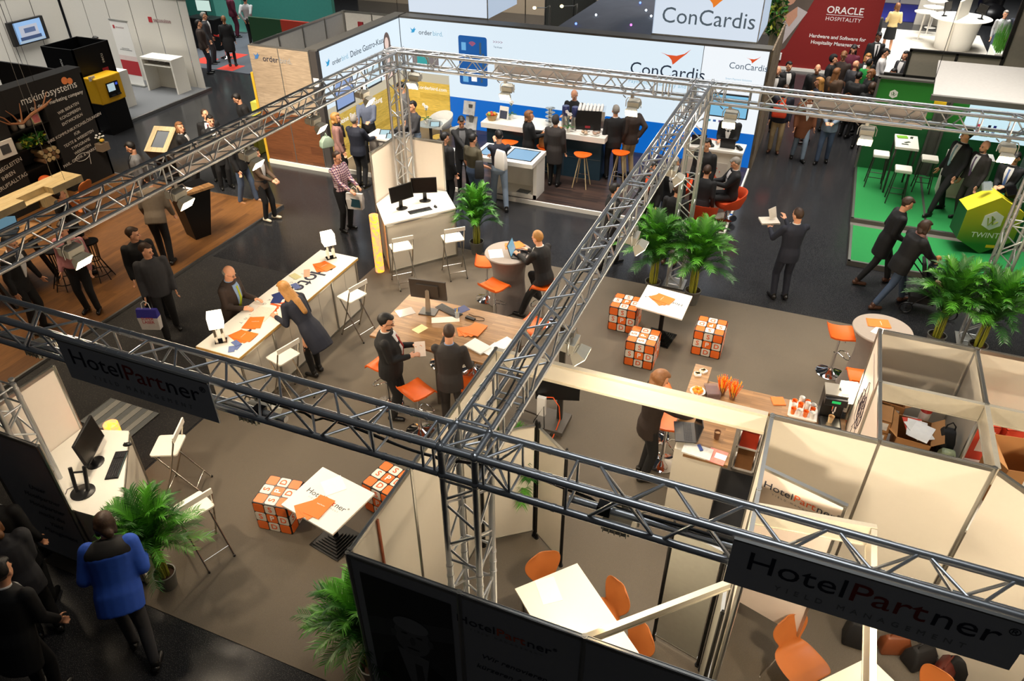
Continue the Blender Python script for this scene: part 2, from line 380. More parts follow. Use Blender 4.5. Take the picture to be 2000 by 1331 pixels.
# ================= SHELL WALLS =================
def wall_run(label,pts,z1=2.5,z0=0,m=WALLW,th=.016,post=True,posts=None,rail=ALU,name='partition_wall',cat='partition wall',mi=None,loc=(0,0,0)):
    t=thing(name,label,cat,loc); pts=[V((p[0],p[1],0)) for p in pts]
    for i in range(len(pts)-1):
        a,b_=pts[i],pts[i+1]; d=(b_-a); ln=d.length; d.normalize(); ang=math.atan2(d.y,d.x)
        M=Matrix.Rotation(ang,4,'Z'); c=(a+b_)/2
        g=G(); g.box((c.x,c.y,(z0+z1)/2),(ln-.03,th,z1-z0-.05),M); obj('panel',g,(mi[i] if mi else m),t,False)
        g=G(); g.box((c.x,c.y,z1-.02),(ln-.03,.036,.04),M); g.box((c.x,c.y,z0+.03),(ln-.03,.036,.05),M)
        for e in (-.012,.012): g.box((c.x-math.sin(ang)*e,c.y+math.cos(ang)*e,z1+.003),(ln-.03,.004,.006),M)
        obj('rail',g,rail,t,False)
    if post:
        for k,p in enumerate(pts):
            if posts and not posts[k]: continue
            g=G(); n=8; g.lathe([(.024,z0),(.024,z1+.008)],8,(p.x,p.y,0)); g.lathe([(.012,z1+.008),(.012,z1+.012)],8,(p.x,p.y,0))
            obj('post',g,rail,t,ang=20)
    return t
PF=mat('print_panel_front',(170,170,172),.5,n=.02)
xm=-.93; yf=-.32
mw=wall_run('front wall of the meeting room with a printed portrait and slogan',[(xm,yf),(.045,yf),(1.03,yf),(2.02,yf)],mi=[PF,PF,PF])
# portrait (generic elderly man in suit, printed) on the first panel, faces the camera side
def flat(pts,y,m,parent,name,x0,z0,off=.001):
    g=G(); g.poly([(x0+p[0],y,z0+p[1]) for p in pts],(0,-off,0)); return obj(name,g,m,parent,False)
def blob(cx,cz,rx,rz,n=28,a=0): return [(cx+rx*math.cos(2*PI*i/n)*math.cos(a)-rz*math.sin(2*PI*i/n)*math.sin(a),cz+rx*math.cos(2*PI*i/n)*math.sin(a)+rz*math.sin(2*PI*i/n)*math.cos(a)) for i in range(n)]
pp=[('print',.09,.30,.80,1.95,(48,48,50))]
Pm=lambda v:mat('print_grey_%d'%v,(v,v,v+2),.5,n=.1,s=5)
x0,z0=xm+.05,.3; yy=yf-.012
flat([(.04,.0),(.85,.0),(.85,2.02),(.04,2.02)],yy,Pm(52),mw,'portrait_print',x0,z0)
flat([(.04,1.2),(.85,1.5),(.85,1.7),(.04,1.45)],yy-.001,Pm(78),mw,'portrait_print',x0,z0)
flat([(.08,0),(.85,0),(.85,.55),(.74,.9),(.56,1.05),(.3,1.1),(.14,.95),(.08,.6)],yy-.002,Pm(14),mw,'portrait_print',x0,z0)
flat([(.3,1.16),(.6,1.1),(.56,.8),(.52,.1),(.44,.4)],yy-.003,Pm(120),mw,'portrait_print',x0,z0)
flat([(.455,.98),(.525,.98),(.55,.3),(.5,.08),(.46,.3)],yy-.004,Pm(60),mw,'portrait_print',x0,z0)
flat(blob(.46,1.36,.17,.25),yy-.004,Pm(112),mw,'portrait_print',x0,z0)
flat(blob(.46,1.53,.165,.1),yy-.0052,Pm(140),mw,'portrait_print',x0,z0)
for q in ((.39,1.4),(.53,1.39)): flat(blob(q[0],q[1],.03,.012,10),yy-.0064,Pm(30),mw,'portrait_print',x0,z0)
flat(blob(.46,1.31,.025,.06,10),yy-.0064,Pm(84),mw,'portrait_print',x0,z0); flat(blob(.46,1.2,.06,.012,10),yy-.0064,Pm(36),mw,'portrait_print',x0,z0)
for q in ((.285,1.36),(.635,1.36)): flat(blob(q[0],q[1],.025,.055,10),yy-.0054,Pm(96),mw,'portrait_print',x0,z0)
logo(.13,(.41,yf-.012,2.18),(1,0,0),(0,0,1),mw)
for i,s_ in enumerate(('Wir renovieren in','kürzeren Abständen,','weil unser','HotelPartner','bessere Preise','erzielt.')):
    text(s_,.088,(.54,yf-.012,1.78-i*.16),(1,0,.0),(.25,0,1),TEXTD,mw)
wall_run('long white side wall of the meeting room under the middle truss',[(xm,yf+.03),(xm,.70),(xm,1.70),(xm,2.66)])
g=G(); g.bb((xm+.012,yf+.4,.02),(xm+.03,yf+.42,2.46)); tag(obj('red_wall_strip',g,mat('rust_strip',(170,84,44),.5)),'thin rust coloured strip running up the inside of the white side wall','strip')
# fascia beam from the side wall to the right rooms
t=thing('fascia_beam','long cream fascia beam spanning from the side wall to the store rooms','beam'); g=G(); g.bb((xm+.02,2.635,2.27),(1.96,2.665,2.49)); obj('fascia_board',g,WALLW,t,False)
g=G(); g.bb((xm+.02,2.62,2.47),(1.96,2.68,2.5)); g.bb((xm+.02,2.62,2.25),(1.96,2.68,2.275)); obj('rail',g,mat('cream_rail',(222,212,190),.35,.3),t,False)
def strut(label,a,b_,z=2.48,h=.07,m=None):
    a,b_=V((a[0],a[1],0)),V((b_[0],b_[1],0)); d=b_-a; M=Matrix.Rotation(math.atan2(d.y,d.x),4,'Z'); c=(a+b_)/2; g=G()
    g.box((c.x,c.y,z-h/2),(d.length,.03,h),M); g.box((c.x,c.y,z),(d.length,.045,.012),M); g.box((c.x,c.y,z-h),(d.length,.045,.012),M)
    return tag(obj('ceiling_strut',g,m or mat('strut_paint',(205,198,180),.35,.4),smooth=False),label,'strut')
strut('cream diagonal strut crossing above the meeting table',(1.04,yf+.02),(1.92,.56))
# right rooms
wall_run('cream wall dividing the meeting room from the right room',[(2.0,.56),(2.0,1.6),(2.0,2.63)])
wall_run('long cream wall between the right rooms and the store rooms',[(2.0,2.65),(2.97,2.65),(3.92,2.65)],posts=[1,0,1])
wall_run('white wall between coffee corner and store room',[(2.97,2.67),(2.97,3.61),(2.97,4.62)],m=PINKW)
wall_run('back wall of the left store room facing the palms',[(2.99,4.62),(3.95,4.62)],posts=[0,1])
wall_run('back wall of the right store room at the frame edge',[(3.97,4.62),(4.95,4.62)],posts=[0,1])
wall_run('wall between the two store rooms, back half',[(3.95,4.60),(3.95,3.62)],posts=[0,1])
wall_run('cream wall along the far right of the lower right room',[(3.94,2.63),(4.7,1.95),(4.7,.6)],posts=[0,1,1])
for lab,a,b_ in (('grey header beam above the left store boxes',(2.99,3.61),(3.93,3.61)),('grey header beam above the right store boxes',(3.97,3.61),(4.95,3.61)),('header beam closing the left store room on the right',(3.95,2.67),(3.95,3.6)),
                 ('cream header beam above the open printed door',(2.02,1.42),(2.95,1.54)),('cream header beam over the lower right table',(2.93,1.5),(2.93,-.9))):
    strut(lab,a,b_,z=2.49,h=.2 if 'printed door' not in lab else .22)
# printed door leaf
t=thing('door_leaf','white panel door standing ajar with a two-tone company print','door'); a=V((2.02,1.95,0)); b_=V((2.72,1.74,0)); d=(b_-a).normalized(); nrm=V((d.y,-d.x,0))
g=G(); c=(a+b_)/2; M=Matrix.Rotation(math.atan2(d.y,d.x),4,'Z'); g.box((c.x,c.y,1.5),(.73,.03,1.86),M); obj('leaf',g,PINKW,t,False)
g=G(); g.box((c.x,c.y,2.44),(.75,.04,.03),M); g.box(tuple(b_+V((0,0,1.5))),(.025,.045,1.88),M); obj('door_frame',g,ALU,t,False)
logo(.108,c+nrm*.018+V((0,0,2.27)),d,(0,0,1),t)
# corner walls of the two desks
wall_run('white corner walls behind the far desk with two screens',[(-5.85,8.1),(-5.85,9.14),(-4.83,9.14)],z1=2.08,m=mat('white_desk_wall',(238,228,216),.5,n=.02))
o=wall_run('white wall panel behind the left front desk',[(-5.86,1.0),(-5.86,.02)],z1=2.02,m=mat('white_desk_wall',(238,228,216),.5),posts=[1,0])
o=wall_run('dark side of the printed wall panel at the left front desk',[(-5.86,-.05),(-4.86,-.05)],z1=2.02,mi=[PF])
for i,s_ in enumerate(('Unser','Hotelpartner','Hotelpartner','macht das','Yield','Management')): text(s_,.1,(-5.25,-.066,1.25-i*.15),(1,0,0),(.25,0,1),TEXTD,o)
# ================= BOOTH FURNITURE =================
TANEDGE=mat('tan_edge_band',(200,160,88),.45)
def rbox(g,c,d,r=.02,n=3):
    "box with rounded vertical corners"
    x,y,z=[q/2 for q in d]; ring=[]
    for sx,sy,a0 in ((1,1,0),(-1,1,90),(-1,-1,180),(1,-1,270)):
        for k in range(n+1):
            a=R(a0+90*k/n); ring.append((sx*(x-r)+r*math.cos(a),sy*(y-r)+r*math.sin(a)))
    return g.rings([[V((c[0]+p[0],c[1]+p[1],c[2]-z)) for p in ring],[V((c[0]+p[0],c[1]+p[1],c[2]+z)) for p in ring]])
# reception counter
cx0,cx1,cy0,cy1=-5.76,-5.0,2.93,6.06
t=thing('reception_counter','long white reception counter with large letters printed on its top','counter',(0,0,0))
g=G(); g.bb((cx0+.06,cy0+.05,.05),(cx1-.04,cy1-.05,1.01)); rb_=obj('body',g,WALLW,t,False)
g=G(); g.bb((cx0,cy0,1.01),(cx1,cy1,1.05)); rw_=obj('worktop',g,WHITE,t,False)
g=G(); g.bb((cx1,cy0,1.008),(cx1+.006,cy1,1.046)); g.bb((cx0,cy0-.006,1.008),(cx1+.006,cy0,1.046)); obj('edge_band',g,TANEDGE,t,False)
for y in (cy0+.04,3.72,4.5,5.28,cy1-.04):
    g=G(); g.tube((cx1-.035,y,0),(cx1-.035,y,1.01),.02,n=8); obj('post',g,ALU,t)
g=G(); g.bb((cx1-.04,cy0+.05,0.0),(cx1-.03,cy1-.05,.05)); g.bb((cx1-.045,cy0+.05,.96),(cx1-.028,cy1-.05,1.005)); obj('rail',g,ALU,t,False)
for y in (3.35,4.1,4.9,5.66):
    g=G(); g.bb((cx1-.042,y,.06),(cx1-.0385,y+.003,.95)); obj('panel_seam',g,mat('seam_grey',(120,116,108),.6),rb_,False)
z=1.0515
for ch,y,m_ in (('H',5.44,TEXTD),('o',5.2,TEXTD),('t',5.02,TEXTD),('e',4.85,TEXTD),('l',4.7,TEXTD),('P',4.55,TEXTO),('a',4.38,TEXTO),('r',4.24,TEXTO),('t',4.12,TEXTO),('n',3.93,TEXTD),('e',3.74,TEXTD),('r',3.58,TEXTD)):
    text(ch,.42,(-5.34,y,z),(0,-1,0),(1,0,0),m_,rw_,bold=.004)
text('®',.1,(-5.22,3.44,z),(0,-1,0),(1,0,0),TEXTG,t); text('Y I E L D   M A N A G E M E N T',.075,(-5.56,4.5,z),(0,-1,0),(1,0,0),TEXTG,t,sp=1.6)
# lamps with cube shade
GLOW=mat('lit_white_shade',(255,248,232),.6,em=3.2,emc=(255,238,205))
def cube_lamp(label,loc,rz):
    t=thing('table_lamp',label,'lamp',loc,rz); mir=mat('mirror_plate',(215,208,196),.08,1.)
    g=G(); g.bb((-.085,-.07,0),(.085,.07,.012)); obj('base_plate',g,mir,t,False)
    for s_ in (-1,1):
        g=G(); g.box((s_*.05,0,.15),(.035,.1,.28)); obj('support',g,mir,t,False)
    g=G(); g.box((0,0,.38),(.2,.2,.2)); obj('lamp_shade',g,GLOW,t,False,bevel=.004)
    l=bpy.data.lights.new('lamp_bulb','POINT'); l.energy=6; l.color=(1,.85,.65); l.shadow_soft_size=.1; o=bpy.data.objects.new('lamp_bulb',l); COL.objects.link(o); o.parent=t; o.location=(0,0,.56)
cube_lamp('glowing white cube lamp at the near end of the reception counter',(-5.5,3.16,1.0502),R(40))
cube_lamp('glowing white cube lamp at the far end of the reception counter',(-5.42,5.88,1.0502),R(50))
cube_lamp('glowing white cube lamp beside the coffee machine',(2.88,4.72,1.1002),R(10))
ZC={}
def paper(name,label,cat,x,y,z,rz,w=.21,h=.297,m=ORPAPER,group=None,print_=None,th=.004):
    key=(round(x,2),round(y,2))
    g=G(); g.bb((-w/2,-h/2,0),(w/2,h/2,th)); o=obj(name,g,m,None,False,loc=(x,y,z)); o.rotation_euler=(0,0,rz); tag(o,label,cat,group)
    if print_: text(print_,w*.09,(0,h*.1,th+.0006),(1,0,0),(0,1,0),PAPER,o,ext=.0003)
    return o
def fan(label,x,y,z,rz,n=3,da=.22,dx=.03,pr='Hotel Partner'):
    for i in range(n): paper('orange_folder',label,'folder',x+dx*i,y+dx*.6*i,z+.001+.0046*i,rz+da*(i-(n-1)/2),.22,.31,ORPAPER,'orange folders',pr)
fan('orange folder fanned on the far end of the reception counter',-5.4,5.55,1.0505,R(60))
fan('orange folder in the middle fan on the near half of the reception counter',-5.38,3.72,1.0505,R(20),2)
fan('orange folder fanned beside the near lamp on the reception counter',-5.32,3.36,1.0505,R(80),3)
paper('newspaper_sheet','printed newspaper sheet lying on the reception counter by the orange folders','paper',-5.42,3.98,1.0505,R(10),.3,.38,mat('newsprint',(222,212,196),.7,n=.2,s=60))
for i,(x,y,a) in enumerate(((-5.45,4.42,20),(-5.48,4.5,60))): paper('blue_booklet',('dark blue booklet in front of the blonde woman on the counter','dark blue booklet half hidden below the other blue one')[i],'booklet',x,y,1.0515+.004*(1-i),R(a),.16,.24,mat('navy_cover',(44,58,110),.4),None)
for i,(x,y,a) in enumerate(((-5.2,3.14,10),(-5.23,3.06,35),(-5.26,3.2,70))): paper('card_leaflet','small blue and white leaflet beside the near counter lamp','leaflet',x,y,1.0515+.003*i,R(a),.09,.15,mat('blue_leaflet',(96,112,160),.4,n=.4,s=90),'blue leaflets by the near lamp')
paper('pink_flyer','salmon curved flyer beside the printed H on the counter','flyer',-5.5,5.28,1.0515,R(35),.1,.25,mat('salmon_print',(244,170,140),.6)); paper('yellow_flyer','yellow grey flyer next to the salmon flyer on the counter','flyer',-5.62,5.12,1.0515,R(70),.12,.2,mat('yellow_grey_print',(206,200,150),.6))
paper('blue_card','blue and red card in front of the blonde woman\'s elbow','card',-5.42,4.86,1.0522,R(60),.1,.2,mat('blue_red_card',(90,104,150),.5,n=.5,s=40))
# desks
def desk(label,pts,z,loc=(0,0,0)):
    t=thing('corner_desk',label,'desk'); inset=[]
    c=sum((V((p[0],p[1],0)) for p in pts),V())/len(pts)
    ins=[tuple((V((p[0],p[1],0))-c)*.97+c) for p in pts]
    g=G(); g.poly([(p[0],p[1],.0) for p in ins],(0,0,z-.03)); obj('body',g,WALLW,t,False)
    g=G(); g.poly([(p[0],p[1],z-.03) for p in pts],(0,0,.03)); obj('worktop',g,WHITE,t,False)
    for p in ins[:2]:
        g=G(); g.tube((p[0],p[1],0),(p[0],p[1],z-.03),.02,n=8); obj('post',g,ALU,t)
    a,b_=V((*ins[0][:2],0)),V((*ins[1][:2],0)); d=b_-a; M=Matrix.Rotation(math.atan2(d.y,d.x),4,'Z'); cc=(a+b_)/2; g=G(); g.box((cc.x,cc.y,.03),(d.length,.03,.05),M); g.box((cc.x,cc.y,z-.05),(d.length,.03,.03),M); obj('rail',g,ALU,t,False)
ZD=1.06
desk('white pentagonal corner desk with two screens in the far booth corner',[(-5.21,7.33),(-4.28,8.47),(-4.80,9.1),(-5.82,9.1),(-5.82,8.06)],ZD)
desk('white corner desk with one screen at the left front of the booth',[(-4.22,.02),(-5.26,1.18),(-5.84,.98),(-5.84,-.03),(-4.78,-.03)],ZD)
KEYS=mat('key_caps',(40,40,44),.4)
def keyboard(label,x,y,z,rz):
    t=thing('keyboard',label,'keyboard',(x,y,z),rz); g=G(); g.bb((-.23,-.075,0),(.23,.075,.014)); obj('case',g,BLACK,t,False,bevel=.005)
    g=G()
    for r_ in range(5):
        for c in range(20):
            if c in (14,): continue
            g.box((-.21+c*.0221,-.05+r_*.024,.017),(.018,.019,.006))
    obj('keys',g,KEYS,t,False)
    g=G(); g.bb((-.2,-.068,.014),(.2,-.064,.0155)); obj('light_strip',g,mat('teal_strip',(80,120,120),.4),t,False)
def mouse(label,x,y,z,rz):
    t=thing('computer_mouse',label,'mouse',(x,y,z),rz); g=G(); g.ell((0,0,.002),(.032,.055,.034),fn=lambda q:V((q.x,q.y,max(q.z,-.001)))); obj('shell',g,BLACK,t)
    g=G(); g.tube((-.004,.025,.035),(.004,.025,.035),.008); obj('scroll_wheel',g,KEYS,t)
SCR=mat('dark_screen',(16,14,14),.18,n=.05)
def monitor(label,x,y,z,rz,w=.53,h=.32,zc=.34,tilt=-8,silver=False,scr=None,roll=0,logo_=False):
    t=thing('computer_monitor',label,'monitor',(x,y,z),rz)  # screen faces -y
    M=Matrix.Translation((0,0,zc))@Matrix.Rotation(R(tilt),4,'X')
    g=G(); g.T=M; g.box((0,0,0),(w,.03,h)); g.box((0,.025,0),(w*.6,.03,h*.6)); cs_=obj('casing',g,mat('grey_casing',(64,58,54),.4) if silver else BLACK,t,False,bevel=.004)
    g=G(); g.T=M; g.box((0,-.0155,.003),(w-.03,.003,h-.036)); obj('screen',g,scr or SCR,cs_,False)
    g=G(); g.rings([[V((a*.04,.055,0.012)) for a in (-1,1)]+[V((a*.04,.075,.012)) for a in (1,-1)],[V((a*.03,.03,zc)) for a in (-1,1)]+[V((a*.03,.05,zc)) for a in (1,-1)]]); obj('neck',g,ALU if silver else BLACK,t,False)
    g=G()
    if silver: g.bb((-.13,-.06,0),(.13,.14,.014))
    else: g.ell((0,.03,.0),(.12,.1,.02),fn=lambda q:V((q.x,q.y,max(0,q.z))))
    obj('foot',g,mat('dark_foot',(50,50,50),.4) if silver else BLACK,t,bevel=0)
    if logo_:
        g=G(); g.T=M; g.tube((0,.04,0),(0,.0415,0),.022,n=20); obj('round_badge',g,ALU,t); text('DELL',.014,M@V((0,.0425,0)),(-1,0,0),(M.to_3x3()@V((0,0,1))),BLACK,t)
    return t
monitor('left dark screen on the far corner desk',-5.22,8.05,ZD,R(62),.5,.3)
monitor('right dark screen on the far corner desk',-4.98,8.52,ZD,R(28),.5,.3)
keyboard('black keyboard on the far corner desk',-4.87,8.1,ZD,R(50)); mouse('black mouse on the far corner desk',-4.67,8.36,ZD,R(50))
monitor('large dark screen turned sideways on the left front desk',-5.17,.62,ZD,R(118),.54,.34)
keyboard('black keyboard on the left front desk',-4.93,.67,ZD,R(121)); mouse('black mouse on the left front desk',-5.08,.98,ZD,R(120))
t=thing('device_stand','black two-armed device stand at the front edge of the left front desk','stand',(-4.95,.2,ZD),R(30)); g=G(); g.lathe([(.13,0),(.13,.012),(.05,.03),(.03,.04)],24); obj('foot',g,BLACK,t)
for s_ in (-1,1):
    g=G(); g.tube((s_*.06,0,.02),(s_*.075,.1,.3),.022,n=10); obj('arm',g,BLACK,t)
g=G(); g.tube((-.07,.08,.24),(.07,.08,.24),.012); obj('crossbar',g,BLACK,t)
g=G(); g.pipe([(-5.1,.1,ZD+.01),(-5.14,.16,ZD+.012),(-5.1,.24,ZD+.012),(-5.06,.2,ZD+.01),(-4.98,.16,ZD+.04)],.004,6); tag(obj('screen_cable',g,WIRE),'thin black cable hanging from the device stand on the left front desk','cable')
# white folding bar chairs
def bar_chair():
    t=thing('folding_bar_chair','','bar chair')
    g=G(); rbox(g,(0,.0,.745),(.38,.34,.022),.03); obj('seat',g,SEATW,t,ang=30)
    g=G(); rbox(g,(0,-.19,0.0),(.4,.02,.075),.008); o=obj('backrest',g,SEATW,t,loc=(0,0,1.0),ang=30)
    g=G(); g.pipe([(-.2,.16,0.),(-.195,-.02,.45),(-.19,-.17,.93),(-.18,-.175,.975),(.18,-.175,.975),(.19,-.17,.93),(.195,-.02,.45),(.2,.16,0.)],.0115,8); g.tube((-.199,.12,.1),(.199,.12,.1),.007); obj('rear_frame',g,mat('satin_steel',(186,180,170),.25,1.),t)
    g=G()
    for s_ in (-1,1): g.tube((s_*.165,.13,.73),(s_*.165,-.33,0),.0115)
    g.tube((-.165,-.25,.13),(.165,-.25,.13),.008); g.tube((-.165,.12,.725),(.165,.12,.725),.008); obj('front_frame',g,MC['satin_steel'],t)
    g=G()
    for p in ((-.2,.16),(.2,.16),(-.165,-.33),(.165,-.33)): g.tube((p[0],p[1],0.0),(p[0],p[1],.025),.014)
    obj('rubber_feet',g,BLACK,t); return t
bc=bar_chair(); Z0=.008
bcs=[(-4.80,7.17,R(45),'white folding bar chair, left of the two at the far corner desk'),(-4.07,7.85,R(42),'white folding bar chair beside the palm at the far corner desk'),
 (-4.72,5.36,R(75),'white folding bar chair at the far end of the reception counter'),(-4.75,3.52,R(75),'white folding bar chair at the near end of the reception counter'),
 (-4.93,1.38,R(115),'white folding bar chair nearest the left front desk keyboard'),(-3.92,.68,R(70),'white folding bar chair nearest the lower left palm')]
for i,(x,y,a,lb) in enumerate(bcs):
    o=bc if i==0 else dup(bc); o.location=(x,y,Z0); o.rotation_euler=(0,0,a); o['label']=lb; o['group']='white folding bar chairs'
# orange gas-lift stools
def orange_stool():
    t=thing('bar_stool','','bar stool')
    prof=[(-.2,.05),(-.19,.02),(-.12,-.005),(0,-.015),(.1,-.005),(.17,.0),(.2,-.03),(.205,-.05)]
    g=G(); 
    def ring(x,off): return [V((x,p[0],.78+p[1]+off)) for p in prof]
    top=[ring(-.2+.4*k/6,.012*((k-3)/3)**2) for k in range(7)]
    vs=[q for r_ in top for q in r_]; n=len(prof); m_=len(vs); vs2=[q-V((0,0,.028)) for q in vs]
    fs=[(i*n+j,i*n+j+1,(i+1)*n+j+1,(i+1)*n+j) for i in range(6) for j in range(n-1)]
    f2=[tuple(k+m_ for k in f[::-1]) for f in fs]; ed=[j for j in range(n)]+[i*n+n-1 for i in range(1,7)]+[6*n+j for j in range(n-2,-1,-1)]+[i*n for i in range(5,0,-1)]
    fe=[(ed[k],ed[(k+1)%len(ed)],ed[(k+1)%len(ed)]+m_,ed[k]+m_) for k in range(len(ed))]
    g.add(vs+vs2,fs+f2+fe); obj('seat',g,ORANGE,t,ang=50)
    g=G(); g.tube((0,0,.05),(0,0,.4),.03,n=16); g.tube((0,0,.4),(0,0,.75),.02,n=14); g.lathe([(.09,.735),(.09,.75)],16); gc_=obj('gas_column',g,CHROME,t)
    g=G(); g.lathe([(.21,0),(.212,.012),(.19,.025),(.1,.05),(.045,.075),(.034,.1)],36); obj('base',g,CHROME,t)
    g=G(); g.pipe([(0,.03,.4),(-.07,.08,.39),(-.12,.15,.36),(-.1,.2,.34),(0,.23,.33),(.1,.2,.34),(.12,.15,.36),(.07,.08,.39),(0,.03,.4)],.0085,8); obj('footrest',g,CHROME,gc_)
    g=G(); g.tube((0.03,0,.72),(.16,.05,.70),.006); obj('lift_lever',g,CHROME,gc_); return t
st=orange_stool()
sts=[(-3.08,7.2,R(-70),'orange bar stool left of the round grey table'),(-2.63,6.5,R(-20),'orange bar stool in front of the round grey table'),(-1.86,6.86,R(95),'orange bar stool under the man with the laptop'),
 (-3.25,3.9,R(80),'orange bar stool behind the bearded man'),(-2.52,3.52,R(-25),'orange bar stool between the two suited men'),(-1.95,3.9,R(10),'orange bar stool beside the grey suited man against the white wall'),
 (-2.96,5.12,R(180),'orange bar stool pushed under the far left of the oak table'),(-2.42,5.14,R(180),'orange bar stool pushed under the middle of the oak table'),(-1.62,5.6,R(160),'orange bar stool beyond the oak table under the truss'),
 (2.87,7.2,R(-80),'orange bar stool left of the right round table'),(3.2,6.15,R(10),'orange bar stool half hidden behind the scribbled poster wall'),
 (.62,4.72,R(-60),'orange bar stool behind the man at the oak bar'),(.84,4.2,R(-85),'orange bar stool beside the man at the oak bar')]
for i,(x,y,a,lb) in enumerate(sts):
    o=st if i==0 else dup(st); o.location=(x,y,Z0); o.rotation_euler=(0,0,a); o['label']=lb; o['group']='orange bar stools'
# oak high table
t=thing('high_table','large oak high table with monitor, folders and a laptop','table',(0,0,0))
tb=[at(838,582,1.07),at(1040,632,1.07),at(975,716,1.07),at(718,658,1.07)]
tx0,tx1,ty0,ty1=-3.57,-1.5,4.08,5.3
g=G(); g.bb((tx0,ty0,1.035),(tx1,ty1,1.07)); obj('tabletop',g,OAK,t,False)
for x in (tx0+.12,tx1-.15):
    for y in (ty0+.12,ty1-.12):
        g=G(); g.tube((x,y,Z0),(x,y,1.035),.035,n=16); obj('leg',g,mat('steel_leg',(120,112,104),.35,.8),t)
for x in (-2.55,):
    g=G(); g.tube((x,ty0+.12,Z0),(x,ty0+.12,1.035),.035,n=16); obj('leg',g,MC['steel_leg'],t)
ZT=1.0702
monitor('dark grey monitor seen from behind on the oak table',-3.06,5.0,ZT,R(-172),.58,.34,.38,-6,True,logo_=True)
g=G(); g.T=Matrix.Translation((-3.05,4.9,ZT+.02)); 
fan('orange folder fanned on the oak table beside the white laptop',-2.28,4.72,ZT,R(-30),4,.3,.035,None)
paper('white_leaflet','white leaflet with orange border on the oak table by the pen cup','leaflet',-2.72,4.86,ZT,R(-62),.15,.42,mat('orange_border_paper',(244,222,204),.5,n=.12,s=12))
paper('picture_card','small yellow and white card in the middle of the oak table','card',-2.96,4.5,ZT,R(-20),.15,.2,mat('yellow_white_card',(238,218,160),.5,n=.2,s=12))
paper('booklet','navy booklet lying at the far edge of the oak table','booklet',-2.62,5.2,ZT,R(-30),.16,.23,MC['navy_cover'])
for i in range(2): paper('paper_sheet',('upper white sheet beside the truss on the oak table','lower white sheet at the right end of the oak table')[i],'paper',-1.66-.08*i,4.62-.2*i,ZT+.005*i,R(-25+8*i),.21,.3,PAPER)
paper('plastic_sleeve','clear plastic sleeve on the left end of the oak table','plastic sleeve',-3.38,4.82,ZT,R(-40),.2,.26,mat('clear_sleeve',(214,208,204),.12,alpha=.75))
def laptop(label,x,y,z,rz,open_=105,col=None,scr=None,w=.33,d=.23):
    t=thing('laptop',label,'laptop',(x,y,z),rz); c=col or BLACK   # user sits at -y
    g=G(); g.bb((-w/2,-d/2,0),(w/2,d/2,.018)); lb_=obj('base',g,c,t,False,bevel=.004)
    if open_:
        M=Matrix.Translation((0,d/2,.018))@Matrix.Rotation(R(90-open_),4,'X')
        g=G(); g.T=M; g.bb((-w/2,0,0),(w/2,.008,d)); ld_=obj('lid',g,c,t,False)
        g=G(); g.T=M; g.bb((-w/2+.012,-.002,.015),(w/2-.012,0,d-.012)); obj('screen',g,scr or SCR,ld_,False)
        g=G()
        for r_ in range(5):
            for k in range(13): g.box((-w*.42+k*w*.07,-.01+r_*.02,.0195),(w*.055,.016,.003))
        obj('keys',g,KEYS,lb_,False)
        g=G(); g.bb((-.05,-d/2+.012,.018),(.05,-d/2+.07,.0186)); obj('touchpad',g,mat('touchpad_grey',(70,66,62),.4),lb_,False)
    else:
        g=G(); g.bb((-w/2,-d/2,.019),(w/2,d/2,.026)); obj('lid',g,c,t,False,bevel=.003)
    return t
laptop('closed white laptop on the oak table',-1.98,4.4,ZT,R(-20),0,mat('white_shell',(232,230,222),.35))
t=thing('pen_cup','glass cup with yellow pens on the oak table','pen cup',(-2.58,4.98,ZT)); g=G(); g.lathe([(.03,0),(.035,.1)],16); obj('cup',g,mat('pale_cup',(200,214,220),.1,alpha=.6),t)
for i in range(4):
    g=G(); g.tube((.01*math.cos(i*1.7),.01*math.sin(i*1.7),.01),(.03*math.cos(i*1.7),.03*math.sin(i*1.7),.17),.005); obj('pen',g,mat('yellow_pen',(226,190,60),.4) if i%2 else mat('blue_pen',(60,90,160),.4),t)
t=thing('power_adapter','black power adapter with cable loop on the oak table','power adapter',(-2.38,5.02,ZT),R(-10)); g=G(); g.bb((-.08,-.03,0),(.08,.03,.03)); obj('brick',g,BLACK,t,False,bevel=.006)
g=G(); g.pipe([(.08,0,.012),(.14,.02,.008),(.2,.07,.005),(.17,.12,.005),(.08,.12,.005),(.0,.09,.005),(-.1,.1,.005)],.004,6); obj('cable',g,WIRE,t)
keyboard('dark keyboard behind the monitor on the oak table',-2.78,5.1,ZT,R(160))
t=thing('desk_phone','black desk phone at the corner of the side wall under the truss','phone',(-1.2,4.25,.76),R(20)); 
bpy.data.objects.remove(t)
# round tables with stretch cover
def round_table(label,x,y,r=.41,h=1.1):
    t=thing('cocktail_table',label,'table',(x,y,Z0)); g=G(); n=48; rs=[]
    for k in range(13):
        u=k/12; rs.append([])
        for i in range(n):
            a=2*PI*i/n; lobe=abs(math.cos(2*a))**3*(1-u)**2.2
            rr=r*(.62+.36*u**5+.12*(1-u)**2)+lobe*.1
            zz=h*u*.97+ (0.0 if k else .0)+(.05*(1-abs(math.cos(2*a)))*(1-u)**3)
            rs[-1].append(V((rr*math.cos(a),rr*math.sin(a),zz)))
    g.rings(rs,True); obj('stretch_cover',g,GREYFAB,t,ang=80)
    g=G(); g.lathe([(r*.99,h*.965),(r+.005,h*.975),(r+.008,h*.985),(r,h*.998),(r-.02,h),(0.01,h)],64); obj('tabletop',g,mat('grey_table_cover',(150,140,132),.7,n=.05),t)
round_table('round high table in grey stretch cover with an open laptop',-2.62,7.12)
round_table('round high table in grey stretch cover beside the right palms',3.37,7.0)
ZR=1.1+Z0+.0005
